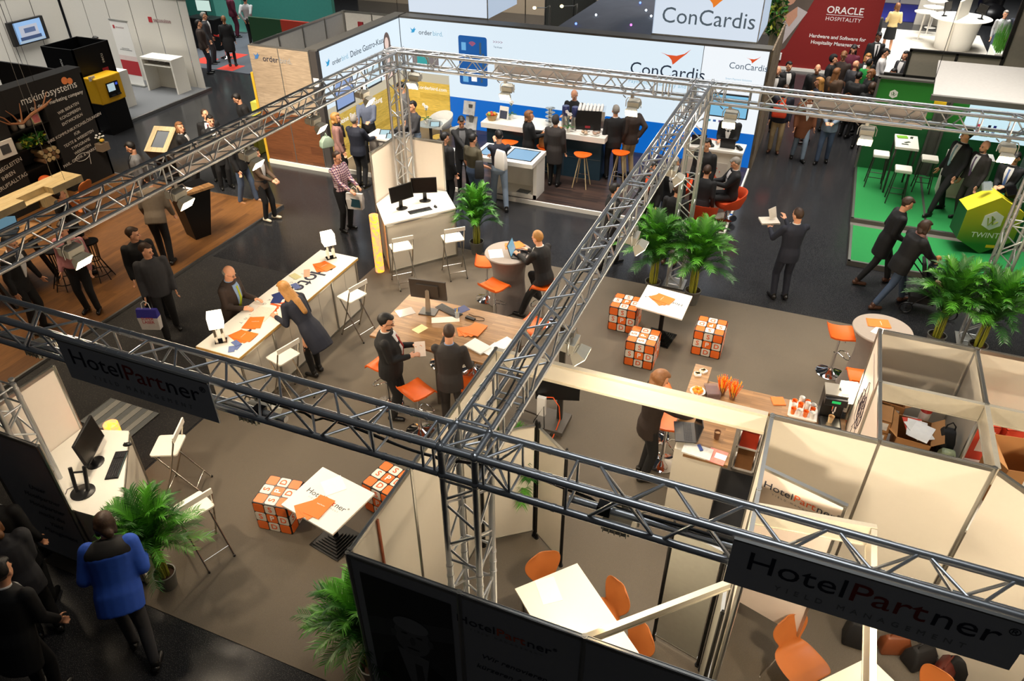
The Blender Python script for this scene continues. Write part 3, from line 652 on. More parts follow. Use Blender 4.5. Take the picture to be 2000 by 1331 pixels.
BLUESCR=mat('lit_blue_screen',(96,140,160),.3,em=.55,emc=(110,160,185),n=.1)
lp=laptop('black open laptop with a blue screen on the round grey table',-2.4,7.1,ZR,R(98),108,BLACK,BLUESCR,.34,.23)
paper('paper_sheet','white sheet on the left of the round grey table','paper',-2.8,6.98,ZR,R(30),.24,.3,PAPER)
fan('orange folder behind the laptop on the round grey table',-2.62,7.36,ZR,R(-50),2,.5,.02,None)
fan('orange folder on the right round table',3.3,7.12,ZR,R(-80),2,.1,.01)
paper('paper_sheet','white sheet on the right round table in front of the orange folder','paper',3.38,6.88,ZR,R(65),.21,.3,PAPER)
# square tables
def square_table(label,pts,z=.75,base='cross'):
    t=thing('bistro_table',label,'table'); c=sum((V((p[0],p[1],0)) for p in pts),V())/4
    g=G(); g.poly([(p[0],p[1],z-.028) for p in pts],(0,0,.028)); obj('tabletop',g,WHITE,t,False,bevel=.004)
    g=G(); g.tube((c.x,c.y,.05),(c.x,c.y,z-.028),.038,n=16); obj('column',g,BLACKM,t)
    ang=math.atan2(pts[1][1]-pts[0][1],pts[1][0]-pts[0][0]); M=Matrix.Rotation(ang,4,'Z'); g=G()
    for k in range(7): g.box((c.x,c.y,.012+Z0+k*.017),(.46-.055*k,.46-.055*k,.011),M)
    g.box((c.x,c.y,.06),(.08,.08,.11),M); obj('stepped_base',g,BLACKM,t,False); return c,ang
c1,a1=square_table('white square table with a company print in the far cube group',[(-.26,6.8),(.52,6.7),(.54,7.46),(-.24,7.55)])
c2,a2=square_table('white square table with a company print in the near cube group',[(-3.0,1.1),(-2.2,.95),(-2.08,1.66),(-2.9,1.8)])
bt=thing('tabletop_print','','print'); bpy.data.objects.remove(bt)
def table_print(c,ang,flip,label):
    t=thing('tabletop_print',label,'printed lettering',(c.x,c.y,.7503),ang+(PI if flip else 0)); logo(.1,(0,-.02,.0006),(1,0,0),(0,1,0),t)
table_print(c2,a2,False,'two-tone company lettering printed on the near square table'); table_print(c1,a1,True,'two-tone company lettering printed on the far square table')
fan('orange folder fanned at the front edge of the near square table',-2.66,1.17,.751,R(-25),3,.35,.05)
paper('white_notebook','white note sheet on the near square table','paper',-2.6,1.58,.751,R(-40),.25,.25,PAPER)
fan('orange folder on the far square table',.06,7.14,.751,R(60),3,.25,.03); paper('white_notebook','white pad on the left corner of the far square table','paper',-.08,6.98,.7512,R(70),.2,.26,PAPER)
# cubes
def puzzle_cube():
    s_=.47; t=thing('cube_seat','','stool cube'); g=G(); g.box((0,0,s_/2),(s_,s_,s_)); obj('core',g,BLACK,t,False,bevel=.012)
    g=G(); g.m=0; c=s_/3; fr=[((1,0,0),(0,1,0)),((-1,0,0),(0,-1,0)),((0,1,0),(-1,0,0)),((0,-1,0),(1,0,0)),((0,0,1),(1,0,0))]
    L2=[]
    for n_,u_ in fr:
        n_,u_=V(n_),V(u_); v_=n_.cross(u_); ctr=V((0,0,s_/2))+n_*(s_/2)
        for i in range(3):
            for j in range(3):
                p=ctr+u_*(i-1)*c*.97+v_*(j-1)*c*.97; q=[]; hs=c*.44; r_=.02
                for sx,sy,a0 in ((1,1,0),(-1,1,90),(-1,-1,180),(1,-1,270)):
                    for k in range(4):
                        a=R(a0+30*k); q.append(p+u_*(sx*(hs-r_)+r_*math.cos(a))+v_*(sy*(hs-r_)+r_*math.sin(a)))
                edge=(i+j)%2==1; g.m=1 if edge else 0; g.poly(q,n_*.003)
                if edge or (i==1 and j==1): L2.append((p+n_*.0036,u_,v_,i,j))
    obj('stickers',g,[mat('orange_sticker',(238,112,40),.4,n=.03),mat('white_sticker',(226,218,206),.4,n=.03)],t,False)
    for p,u_,v_,i,j in L2:
        ch='P' if i==1 and j==1 else {(1,2):'S',(0,1):'S',(2,1):'D',(1,0):'D'}[(i,j)]
        text(ch,.12,p,u_,v_,PAPER if ch=='P' else TEXTO,t,bold=.002)
    return t
pc=puzzle_cube()
for i,(x,y,a,lb) in enumerate([(-.52,7.3,0,'orange and white lettered cube seat left of the far square table'),(.0,6.42,90,'orange and white lettered cube seat in front of the far square table'),(.95,7.12,180,'orange and white lettered cube seat standing alone right of the far table'),
  (-3.36,1.45,98,'orange and white lettered cube seat left of the near square table'),(-2.22,2.15,-10,'orange and white lettered cube seat behind the near square table'),(-1.68,1.18,-10,'orange and white lettered cube seat half hidden by the white side wall')]):
    o=pc if i==0 else dup(pc); o.location=(x,y,Z0); o.rotation_euler=(0,0,R(a)); o['label']=lb; o['group']='lettered cube seats'
# orange floor lamps
def tube_lamp(label,x,y,h=1.12,r=.085):
    t=thing('floor_lamp',label,'lamp',(x,y,.002)); k=mat('glowing_patterned_shade',(250,150,90),.6,n=.35,s=14,em=1.6,emc=(255,120,40))
    if 'x' not in k:
        nt=k.node_tree; b_=nt.nodes['Principled BSDF']; ns=nt.nodes['Noise Texture']; rp=nt.nodes.new('ShaderNodeValToRGB')
        rp.color_ramp.elements[0].color=lin((255,150,110)); rp.color_ramp.elements[1].color=lin((255,190,30)); rp.color_ramp.elements[0].position=.45; rp.color_ramp.elements[1].position=.6
        nt.links.new(ns.outputs['Fac'],rp.inputs[0]); nt.links.new(rp.outputs[0],b_.inputs['Emission Color']); k['x']=1
    g=G(); g.rings([[V((q*math.cos(2*PI*i/28),q*math.sin(2*PI*i/28),z_)) for i in range(28)] for q,z_ in ((r,0),(r,h),(r-.006,h),(r-.006,.05))],True); obj('paper_shade',g,k,t)
    for z_ in (.35,.8):
        g=G(); g.ell((0,0,z_),(.03,.03,.045)); obj('bulb',g,mat('lit_bulb',(255,220,150),.5,em=20,emc=(255,180,90)),t)
tube_lamp('glowing orange tube lamp beside the far corner desk',-5.44,7.35,1.2)
tube_lamp('orange tube lamp seen from above behind the left front desk',-5.62,1.22,1.02,.09)
# oak bar
t=thing('oak_bar','L-shaped oak bar counter with a raised narrow shelf and white base','bar counter'); g=G(); g.bb((1.18,3.30,1.06),(1.7,4.81,1.1)); g.bb((1.7,4.43,1.06),(2.94,4.81,1.1)); obj('worktop',g,OAK,t,False)
g=G(); g.bb((.99,3.73,1.12),(1.21,5.06,1.15)); obj('raised_shelf',g,OAK,t,False)
g=G(); g.bb((1.05,3.9,1.06),(1.15,3.98,1.12)); g.bb((1.05,4.7,1.06),(1.15,4.78,1.12)); obj('shelf_bracket',g,ALU,t,False)
g=G(); g.bb((1.06,3.4,.01),(1.18,4.78,1.06)); g.bb((1.18,3.38,.01),(1.62,3.95,1.06)); obj('white_base',g,WALLW,t,False)
g=G(); g.bb((2.05,4.45,.01),(2.9,4.75,1.06)); obj('shelf_cabinet',g,WALLW,t,False)
slab('black_mat',(1.63,2.72,.008),(2.9,4.4,.012),mat('black_mat',(22,22,22),.9),'black floor mat behind the oak bar','mat')
t=thing('shelf_unit','white open shelf unit with boxes behind the oak bar','shelf',(1.74,4.45,.0121)); g=G()
for z_ in (.01,.4,.78): g.bb((0,0,z_-.01),(.3,.33,z_+.01))
g.bb((0,0,0),(.02,.33,.79)); g.bb((.28,0,0),(.3,.33,.79)); obj('carcass',g,WHITE,t,False)
for z_,m_,n_ in ((.41,mat('red_box',(196,60,30),.6),'box'),(.02,mat('carton',(150,104,62),.8),'box')):
    g=G(); g.bb((.04,.02,z_),(.26,.28,z_+.25)); tag(obj('storage_box',g,m_,None,False,loc=(1.74,4.45,.0121)),('red' if z_>.3 else 'brown')+' box inside the white shelf unit behind the bar','box')
laptop('dark open laptop on the oak bar in front of the standing man',1.13,3.62,1.1505,R(-75),100,mat('dark_laptop',(60,58,58),.4),None,.36,.25)
ZB=1.1005
paper('ring_binder','open binder with printed sheets at the front end of the oak bar','binder',1.33,3.4,ZB,R(-4),.34,.2,mat('binder_page',(206,204,196),.5,n=.2,s=30),th=.02)
paper('magazine','magazine with a red cover at the front corner of the oak bar','magazine',1.56,3.4,ZB,R(-6),.21,.24,mat('red_white_cover',(222,130,116),.4,n=.45,s=12),th=.008)
paper('white_card','white card lying on the red magazine','card',1.6,3.41,ZB+.0085,R(-6),.13,.09,PAPER,th=.002)
paper('blue_pen_case','small blue object lying on the open binder','pen case',1.35,3.45,ZB+.0205,R(30),.04,.1,mat('blue_plastic',(50,70,130),.3),th=.015)
def cup(label,x,y,z,h=.1,r=.035,m=None,coffee=True,group=None):
    t=thing('paper_cup',label,'cup',(x,y,z),0,group); g=G(); g.rings([[V((q*math.cos(2*PI*i/16),q*math.sin(2*PI*i/16),zz)) for i in range(16)] for q,zz in ((r*.75,0),(r,h),(r*1.06,h+.003),(r*.94,h),(r*.72,.01))]); obj('wall',g,m or PAPER,t)
    if coffee: g=G(); g.lathe([(r*.85,h*.78),(.001,h*.781)],16); obj('coffee',g,mat('coffee',(190,150,110),.3),t)
    return t
cup('paper cup of coffee with a spoon on the oak bar',1.5,3.72,ZB,.11,.04,mat('brown_cup',(120,84,60),.6))
for i,(x,y) in enumerate(((1.42,4.6),(1.56,4.55))):
    t=thing('straw_cup',('left','right')[i]+' cup full of orange and yellow straws on the oak bar','straw cup',(x,y,ZB)); g=G(); g.rings([[V((q*math.cos(2*PI*k/16),q*math.sin(2*PI*k/16),zz)) for k in range(16)] for q,zz in ((.035,0),(.047,.13),(.044,.13),(.03,.01))]); obj('cup',g,MC['brown_cup'],t)
    for c_,m_ in ((0,mat('orange_straw',(250,104,20),.5)),(1,mat('yellow_straw',(244,180,50),.5))):
        g=G()
        for k in range(26):
            a=k*2.4+c_; rr=.006+.03*((k%7)/7); g.tube((rr*math.cos(a),rr*math.sin(a),.03),((rr*3.2)*math.cos(a),(rr*3.2)*math.sin(a),.25+.01*(k%3)),.004,n=5)
        tag(obj('straws',g,m_,t),kind='stuff')
for i,(x,y) in enumerate(((1.06,4.82),(1.12,4.92))):
    t=thing('sugar_dish',('front','rear')[i]+' small white dish of packets on the raised oak shelf','dish',(x,y,1.1505),R(20+30*i)); g=G(); rbox(g,(0,0,.01),(.09,.09,.02),.02); rbox(g,(0,0,.022),(.09,.09,.006),.02); obj('dish',g,WHITE,t)
    g=G(); 
    for k in range(4): g.box((-.02+.013*k,.01*(k%2),.03),(.03,.05,.006),Matrix.Rotation(k,4,'Z'))
    obj('packets',g,mat('packet_print',(180,160,120),.6),t,False)
t=thing('fruit_bowl','bowl of orange fruit at the bend of the oak bar','bowl',(1.13,4.42,1.1505)); g=G(); g.lathe([(.04,0),(.09,.04),(.1,.05),(.08,.035),(.001,.012)],20); obj('bowl',g,WHITE,t)
for k in range(6):
    g=G(); g.ell((0,0,0),(.028,)*3,nu=10,nv=7); tag(obj('mandarin',g,mat('orange_peel',(250,140,20),.5),None,loc=(1.13+.045*math.cos(k*1.05),4.42+.045*math.sin(k*1.05),1.1505+.062)),'small orange mandarin in the bowl at the bend of the bar','fruit','mandarins in the bowl')
t=thing('candy_box','transparent box of dark packets beside the straw cups','box',(1.3,4.55,ZB),R(20)); g=G(); g.bb((-.09,-.11,0),(.09,.11,.09)); obj('box',g,mat('clear_box',(150,130,130),.1,alpha=.45),t,False); g=G(); g.bb((-.08,-.1,.002),(.08,.1,.06)); obj('packets',g,mat('dark_packets',(90,60,60),.5,n=.5,s=40),t,False)
paper('orange_napkin','orange square napkin on the right arm of the oak bar','napkin',2.12,4.72,ZB,R(20),.16,.16,ORPAPER,th=.01)
t=thing('serving_tray','white tray holding cups beside the coffee machine','tray',(2.43,4.62,ZB)); g=G(); rbox(g,(0,0,.005),(.34,.32,.01),.03); obj('tray_base',g,WHITE,t); g=G(); g.pipe([(-.17,-.16,.02),(.17,-.16,.02),(.17,.16,.02),(-.17,.16,.02),(-.17,-.16,.02)],.007,6); obj('rim',g,WHITE,t)
k=0
for i in range(4):
    for j in range(3):
        orange=(i+j)%2==0; k+=1
        for s_ in range(1+(i*j)%3):
            cup(('orange' if orange else 'white')+' paper cup standing on the tray beside the coffee machine',2.31+.075*i,4.53+.085*j,ZB+.011+s_*.035,.085,.032,MC.get('orange_cup') or mat('orange_cup',(240,120,40),.5) if orange else PAPER,False,'cups on the tray')
t=thing('coffee_machine','black and grey coffee machine with green display on the oak bar','coffee machine',(2.74,4.6,ZB),R(6)); g=G(); g.bb((-.13,.0,0),(.13,.18,.4)); g.bb((-.13,-.2,0),(.13,0,.04)); g.bb((-.13,-.12,.3),(.13,0,.4)); cb_=obj('body',g,BLACK,t,False,bevel=.008)
g=G(); g.bb((-.132,-.06,.4),(.132,.182,.425)); obj('bean_lid',g,mat('silver_lid',(168,164,156),.3,.7),t,False); g=G(); g.bb((-.05,-.1225,.345),(.05,-.12,.38)); obj('display',g,mat('green_display',(20,120,60),.3,em=.8,emc=(30,200,100)),cb_,False)
g=G(); g.tube((0,-.1,.3),(0,-.1,.22),.025); g.tube((0,-.1,.22),(0,-.12,.19),.012); obj('spout',g,CHROME,t); g=G(); g.bb((-.11,-.19,.04),(.11,-.02,.046)); obj('drip_tray',g,ALU,cb_,False)
g=G(); g.tube((.06,.08,.425),(.06,.08,.432),.03,n=16); obj('knob',g,BLACK,t)
cup('paper cup under the spout of the coffee machine',2.75,4.49,ZB+.047,.09,.035,mat('tan_cup',(226,196,150),.6))
# scribbled poster on the coffee corner wall
t=thing('poster','tall poster of black scribbled line drawing on the coffee corner wall','poster'); g=G(); g.bb((2.952,3.72,1.05),(2.957,4.42,2.3)); obj('sheet',g,PINKW,t,False); g=G(); rnd=random.Random(3)
for k in range(9):
    cx_,cz_=4.07+rnd.uniform(-.15,.15),1.65+rnd.uniform(-.3,.35); rr=rnd.uniform(.05,.18); g.pipe([(2.951,cx_+rr*math.cos(a*.5)*(1+.2*math.sin(a*1.7+k)),cz_+rr*1.4*math.sin(a*.5)*(1+.25*math.cos(a*1.3+k))) for a in range(14)],.004,5)
obj('scribble',g,mat('ink',(50,34,50),.7),t)
# meeting table + plywood chairs
def rect_table(label,A,d1,d2,w,l,z=.74):
    d1,d2=V((*d1,0)).normalized(),V((*d2,0)).normalized(); A=V((*A,0)); t=thing('meeting_table',label,'table')
    pts=[A,A+d1*w,A+d1*w+d2*l,A+d2*l]; g=G(); g.poly([(p.x,p.y,z-.025) for p in pts],(0,0,.025)); obj('tabletop',g,mat('cream_laminate',(244,236,214),.35,n=.01),t,False)
    for a,b_ in ((.06,.06),(w-.06,.06),(w-.06,l-.06),(.06,l-.06)):
        p=A+d1*a+d2*b_; g=G(); g.tube((p.x,p.y,Z0),(p.x,p.y,z-.025),.025,n=14); obj('leg',g,ALU,t)
rect_table('cream rectangular table in the meeting room',(-.06,1.06),(.49,.54),(.90,-.80),.74,1.55)
rect_table('cream table in the lower right room',(3.34,1.62),(-.70,-.72),(.78,-.62),1.3,.75)
paper('paper_sheet','white sheet lying on the meeting room table','paper',.27,1.17,.7402,R(38),.21,.3,PAPER)
t=thing('steel_jug','small steel jug near the front edge of the meeting table','jug',(1.0,.32,.7402)); g=G(); g.lathe([(.035,0),(.045,.05),(.03,.1),(.033,.12)],18); obj('body',g,CHROME,t); g=G(); g.pipe([(.04,0,.1),(.08,0,.09),(.08,0,.04),(.045,0,.03)],.006,6); obj('handle',g,CHROME,t)
def ply_chair():
    t=thing('plywood_chair','','chair')   # sits facing +y
    cols=[]; path=[(.22,.44,.20),(.15,.45,.235),(.0,.435,.235),(-.12,.44,.22),(-.18,.47,.17),(-.2,.53,.12),(-.215,.6,.175),(-.24,.7,.225),(-.265,.78,.21),(-.275,.825,.15),(-.278,.84,.06)]
    rs=[]
    for y_,z_,hw in path:
        rs.append([V((hw*u,y_+ (.03*u*u if z_>.5 else 0),z_+(.02*u*u if z_<.5 else 0))) for u in (-1,-.75,-.4,0,.4,.75,1)])
    n=7; vs=[q for r_ in rs for q in r_]; m_=len(vs); nr=len(rs)
    off=[V((0,0,-.012)) if path[i][1]<.5 else V((0,-.012,-.002)) for i in range(nr) for _ in range(n)]
    fs=[(i*n+j,i*n+j+1,(i+1)*n+j+1,(i+1)*n+j) for i in range(nr-1) for j in range(n-1)]
    ed=[j for j in range(n)]+[i*n+n-1 for i in range(1,nr)]+[(nr-1)*n+j for j in range(n-2,-1,-1)]+[i*n for i in range(nr-2,0,-1)]
    g=G(); g.add(vs+[a+b_ for a,b_ in zip(vs,off)],fs+[tuple(k+m_ for k in f[::-1]) for f in fs]+[(ed[k],ed[(k+1)%len(ed)],ed[(k+1)%len(ed)]+m_,ed[k]+m_) for k in range(len(ed))])
    o=obj('shell',g,PLY,t,ang=70); sb=o.modifiers.new('s','SUBSURF'); sb.levels=1; sb.render_levels=2
    for sx,sy in ((1,1),(1,-1),(-1,1),(-1,-1)):
        g=G(); g.pipe([(sx*.06,sy*.04,.415),(sx*.15,sy*.12,.4),(sx*.17,sy*.14,.38),(sx*.22,sy*.2,.01)],.009,8); g.tube((sx*.22,sy*.2,0),(sx*.22,sy*.2,.02),.012); obj('leg',g,CHROME,t)
    return t
ch=ply_chair()
for i,(x,y,a,lb) in enumerate([(.26,1.33,R(-132),'orange plywood chair at the head of the meeting table'),(.79,1.24,R(138),'orange plywood chair, first along the right side of the meeting table'),(1.13,.87,R(138),'orange plywood chair, second along the right side of the meeting table'),
  (2.78,1.52,R(-135),'orange plywood chair turned sideways in the lower right room'),(3.82,1.4,R(140),'orange plywood chair at the bottom edge of the lower right room')]):
    o=ch if i==0 else dup(ch); o.location=(x,y,Z0); o.rotation_euler=(0,0,a); o['label']=lb; o['group']='orange plywood chairs'
# folding display panels
def display_panel(label,a,b_,h=1.82,m=None,legs=True):
    a,b_=V((*a,0)),V((*b_,0)); d=b_-a; M=Matrix.Rotation(math.atan2(d.y,d.x),4,'Z'); c=(a+b_)/2; t=thing('display_board',label,'display board')
    g=G(); g.box((c.x,c.y,h/2+.06),(d.length-.05,.022,h-.14),M); obj('board',g,m or WALLW,t,False)
    g=G(); g.box((c.x,c.y,h),(d.length-.03,.03,.02),M); g.box((c.x,c.y,.12),(d.length-.03,.03,.02),M); obj('frame',g,ALU,t,False)
    for p in (a,b_):
        g=G(); g.tube((p.x,p.y,Z0),(p.x,p.y,h+.05),.019,n=10); g.tube((p.x,p.y,h+.05),(p.x,p.y,h+.08),.012); g.tube((p.x,p.y,Z0),(p.x,p.y,Z0+.02),.03); obj('post',g,BLACKM,t)
display_panel('cream folding display board, left leaf near the small palm',(-.84,1.98),(-.33,2.36)); display_panel('cream folding display board, right leaf near the small palm',(-.29,2.34),(.12,2.06))
display_panel('grey display board standing by the right wall of the meeting room',(1.36,1.52),(1.86,1.40),1.82,mat('grey_board',(150,148,136),.5))
display_panel('narrow grey display board pressed against the right wall of the meeting room',(1.9,1.36),(1.93,.72),1.82,mat('grey_board',(150,148,136),.5))
t=thing('whiteboard_flap','light framed door panel low in the front right of the meeting room','panel'); g=G(); g.bb((1.05,.12,Z0),(1.9,.15,1.65)); obj('leaf',g,mat('grey_board',(150,148,136),.5),t,False); g=G(); g.bb((1.05,.10,1.65),(1.9,.16,1.69)); obj('top_rail',g,WHITE,t,False)
g=G(); g.tube((1.66,.1,1.5),(1.78,.1,1.5),.02); g.pipe([(1.66,.1,1.44),(1.66,.09,1.56),(1.72,.09,1.56)],.008); obj('handle',g,CHROME,t)
# tv stand on wheels behind side wall
t=thing('screen_trolley','dark wheeled screen trolley with cables behind the white side wall','trolley',(-.62,4.35,Z0)); g=G()
for a,b_ in (((-.1,-.1),(-.28,.72)),((-.1,-.1),(-.2,-.42)),((-.1,0),(-.75,.1))): g.rings([[V((a[0]+s_*.05,a[1],z_)) for s_,z_ in ((-1,.07),(1,.07),(1,.12),(-1,.12))],[V((b_[0]+s_*.03,b_[1],z_)) for s_,z_ in ((-1,.07),(1,.07),(1,.09),(-1,.09))]])
g.bb((-.4,-.25,.07),(.05,.2,.14)); obj('foot_frame',g,mat('trolley_grey',(74,68,62),.5),t,False)
for p in ((-.28,.7),(-.2,-.4),(-.72,.1)):
    g=G(); g.tube((p[0]-.012,p[1],.03),(p[0]+.012,p[1],.03),.03,n=14); obj('caster',g,PAPER,t)
g=G(); g.bb((-.13,.02,.12),(-.05,.08,1.75)); obj('pole',g,DKGREY,t,False,bevel=.01); g=G(); g.T=Matrix.Translation((-.12,-.0,.78))@Matrix.Rotation(R(18),4,'Z'); g.box((0,0,0),(.62,.05,.5)); obj('screen',g,BLACK,t,False); 
g=G(); g.bb((-.36,-.18,.3),(-.24,-.12,.62)); obj('power_strip',g,PAPER,t,False); g=G(); g.pipe([(-.3,-.12,.6),(-.15,-.1,.62),(-.05,-.12,.5),(-.02,-.15,.3),(-.05,-.2,.15),(-.08,-.3,.02)],.008,6); obj('orange_cable',g,mat('orange_cable',(240,90,30),.5),t)
g=G(); g.pipe([(-.4,-.2,.16),(-.35,-.3,.3),(-.25,-.2,.5),(-.2,-.3,.2),(-.35,-.35,.1)],.008,6); obj('cable_bundle',g,WIRE,t)
# storeroom contents
CART=mat('cardboard',(172,122,72),.85,n=.1,s=8); CARTD=mat('cardboard_inside',(128,88,50),.9)
def carton(label,x,y,z,d,rz,open_=False,lab=True,m=None):
    t=thing('cardboard_box',label,'box',(x,y,z),rz); w,l,h=d; g=G(); q=.006
    g.bb((-w/2,-l/2,0),(w/2,l/2,q)); g.bb((-w/2,-l/2,0),(-w/2+q,l/2,h)); g.bb((w/2-q,-l/2,0),(w/2,l/2,h)); g.bb((-w/2,-l/2,0),(w/2,-l/2+q,h)); g.bb((-w/2,l/2-q,0),(w/2,l/2,h))
    if not open_: g.bb((-w/2,-l/2,h-q),(w/2,l/2,h))
    obj('carton',g,m or CART,t,False)
    if open_:
        for sx in (-1,1):
            g=G(); g.T=Matrix.Translation((sx*w/2,0,h))@Matrix.Rotation(R(sx*50),4,'Y'); g.bb((-.002,-l/2,0),(.002,l/2,l*.32)); obj('flap',g,m or CART,t,False)
    if lab: g=G(); g.bb((-w*.1,-l/2-.001,h*.25),(w*.38,-l/2,h*.85)); obj('paper_label',g,PAPER,t,False)
    return t
tt=thing('storage_table','white storage table inside the left store room','table',(3.38,3.2,Z0)); g=G(); g.bb((-.38,-.45,1.42),(.3,1.35,1.45)); obj('tabletop',g,WHITE,tt,False)
for a,b_ in ((-.34,-.41),(.26,-.41),(-.34,1.16),(.26,1.16)):
    g=G(); g.tube((a,b_,0),(a,b_,1.42),.02); obj('leg',g,ALU,tt)
zt=1.4583
carton('open cardboard box with a white sheet at the back of the left store room',3.24,4.3,zt,(.36,.3,.4),R(-8),True)
for i in range(3): carton('brown box in the stack at the left of the left store room, '+('bottom','middle','top')[i],3.13,3.85,zt+i*.163,(.24,.3,.16),R(-5))
carton('large open cardboard box full of papers and rolls in the left store room',3.5,3.86,zt,(.34,.42,.34),R(-4),True,False)
for i,(c_,a) in enumerate((((206,70,50),10),((236,234,228),-5),((230,228,220),25),((240,238,232),-20))):
    paper('paper_roll',('red folder','white booklet','white envelope','tilted white paper')[i]+' sticking out of the large box in the left store room','paper',3.5+.02*i,3.9-.03*i,zt+.345+.007*i,R(a),.2,.3,mat('storage_paper_%d'%i,c_,.6))
t=thing('poster_roll','white paper roll with red end standing in the left store room','paper roll',(3.6,4.12,zt)); 
g=G(); g.lathe([(.045,0),(.06,.55)],18); obj('roll',g,PAPER,t); g=G(); g.lathe([(.0605,.44),(.061,.5)],18); obj('red_band',g,mat('red_band',(190,40,30),.5),t)
t=thing('water_bottle','clear water bottle with blue cap in the left store room','bottle',(3.08,3.55,zt)); g=G(); g.lathe([(.04,0),(.042,.2),(.015,.27),(.015,.29)],16); obj('bottle_body',g,mat('clear_plastic',(190,210,220),.1,alpha=.4),t); g=G(); g.lathe([(.018,.285),(.018,.31)],12); obj('cap',g,mat('blue_cap',(60,110,190),.4),t)
t=thing('brown_shelf','brown wooden tray shelf with bags in the left store room','shelf',(3.82,3.7,Z0)); g=G(); g.bb((-.12,-.3,1.6),(.1,.35,1.62)); g.bb((-.12,-.3,.0),(-.1,-.28,1.6)); g.bb((-.12,.33,.0),(-.1,.35,1.6)); g.bb((.08,-.3,0),(.1,-.28,1.6)); g.bb((.08,.33,0),(.1,.35,1.6)); g.bb((-.12,-.3,1.1),(.1,.35,1.12)); obj('shelf_frame',g,OAK,t,False)
def bag(label,x,y,z,d,m,rz=0,strap=True,name='handbag',cat='bag'):
    t=thing(name,label,cat,(x,y,z),rz); w,l,h=d; g=G(); g.rings([[V((a*w/2*k,b_*l/2*k2,z_)) for a,b_ in ((-1,-1),(1,-1),(1,1),(-1,1))] for z_,k,k2 in ((0,.92,.9),(h*.15,1,1),(h*.6,.97,.9),(h*.92,.8,.45),(h,.74,.3))]); bo_=obj('bag_body',g,m,t,bevel=min(w,l,h)*.12,ang=80)
    if strap: g=G(); g.pipe([(-w*.3,0,h*.85),(-w*.25,0,h*1.15),(0,0,h*1.3),(w*.25,0,h*1.15),(w*.3,0,h*.85)],.008,6); obj('strap',g,m,t)
    return t
BLK=mat('black_cloth',(20,19,20),.75); BRN=mat('brown_leather',(120,64,34),.5)
bag('black bag on the brown shelf in the left store room',3.81,3.84,1.63,(.16,.24,.3),BLK); bag('clear bag of groceries on the brown shelf in the left store room',3.81,3.58,1.63,(.16,.2,.22),mat('grocery_mix',(130,140,110),.4,n=.6,s=30),0,False)
carton('white carton on the lower board of the brown shelf',3.81,3.6,1.13,(.17,.3,.24),0,False,False,WHITE)
carton('large open brown box at the right edge of the store rooms',4.5,3.72,1.3082,(.46,.55,.6),R(8),True)
carton('red box beside the large open brown box',4.24,4.32,1.3082,(.26,.2,.5),R(5),False,True,mat('red_carton',(204,66,40),.6)); carton('second red box at the far right of the store rooms',4.5,4.34,1.3082,(.2,.2,.5),R(15),False,False,MC['red_carton'])
tt=thing('storage_table','grey storage table inside the right store room','table',(4.45,3.65,Z0)); g=G(); g.bb((-.42,-.6,1.27),(.42,.75,1.3)); obj('tabletop',g,WHITE,tt,False)
for a,b_ in ((-.38,-.55),(.38,-.55),(-.38,.7),(.38,.7)):
    g=G(); g.tube((a,b_,0),(a,b_,1.27),.02); obj('leg',g,ALU,tt)
# lower right room bags
for i,(px,py,d,m_,lb) in enumerate(((1680,1235,(.3,.2,.35),BLK,'black backpack with steel buckles under the company sign'),(1752,1250,(.3,.15,.25),BRN,'tan brown bag under the company sign'),(1800,1275,(.3,.2,.3),BLK,'black bag right of the tan bag'),(1850,1300,(.4,.2,.22),mat('maroon_leather',(92,36,26),.45),'maroon bag lying at the bottom right'),(1930,1300,(.35,.25,.3),BLK,'black bag with gold clasps at the bottom right corner'))):
    p=at(px,py,.2); bag(lb,p.x-(.25 if i==4 else 0),p.y,Z0,d,m_,R(20*i))
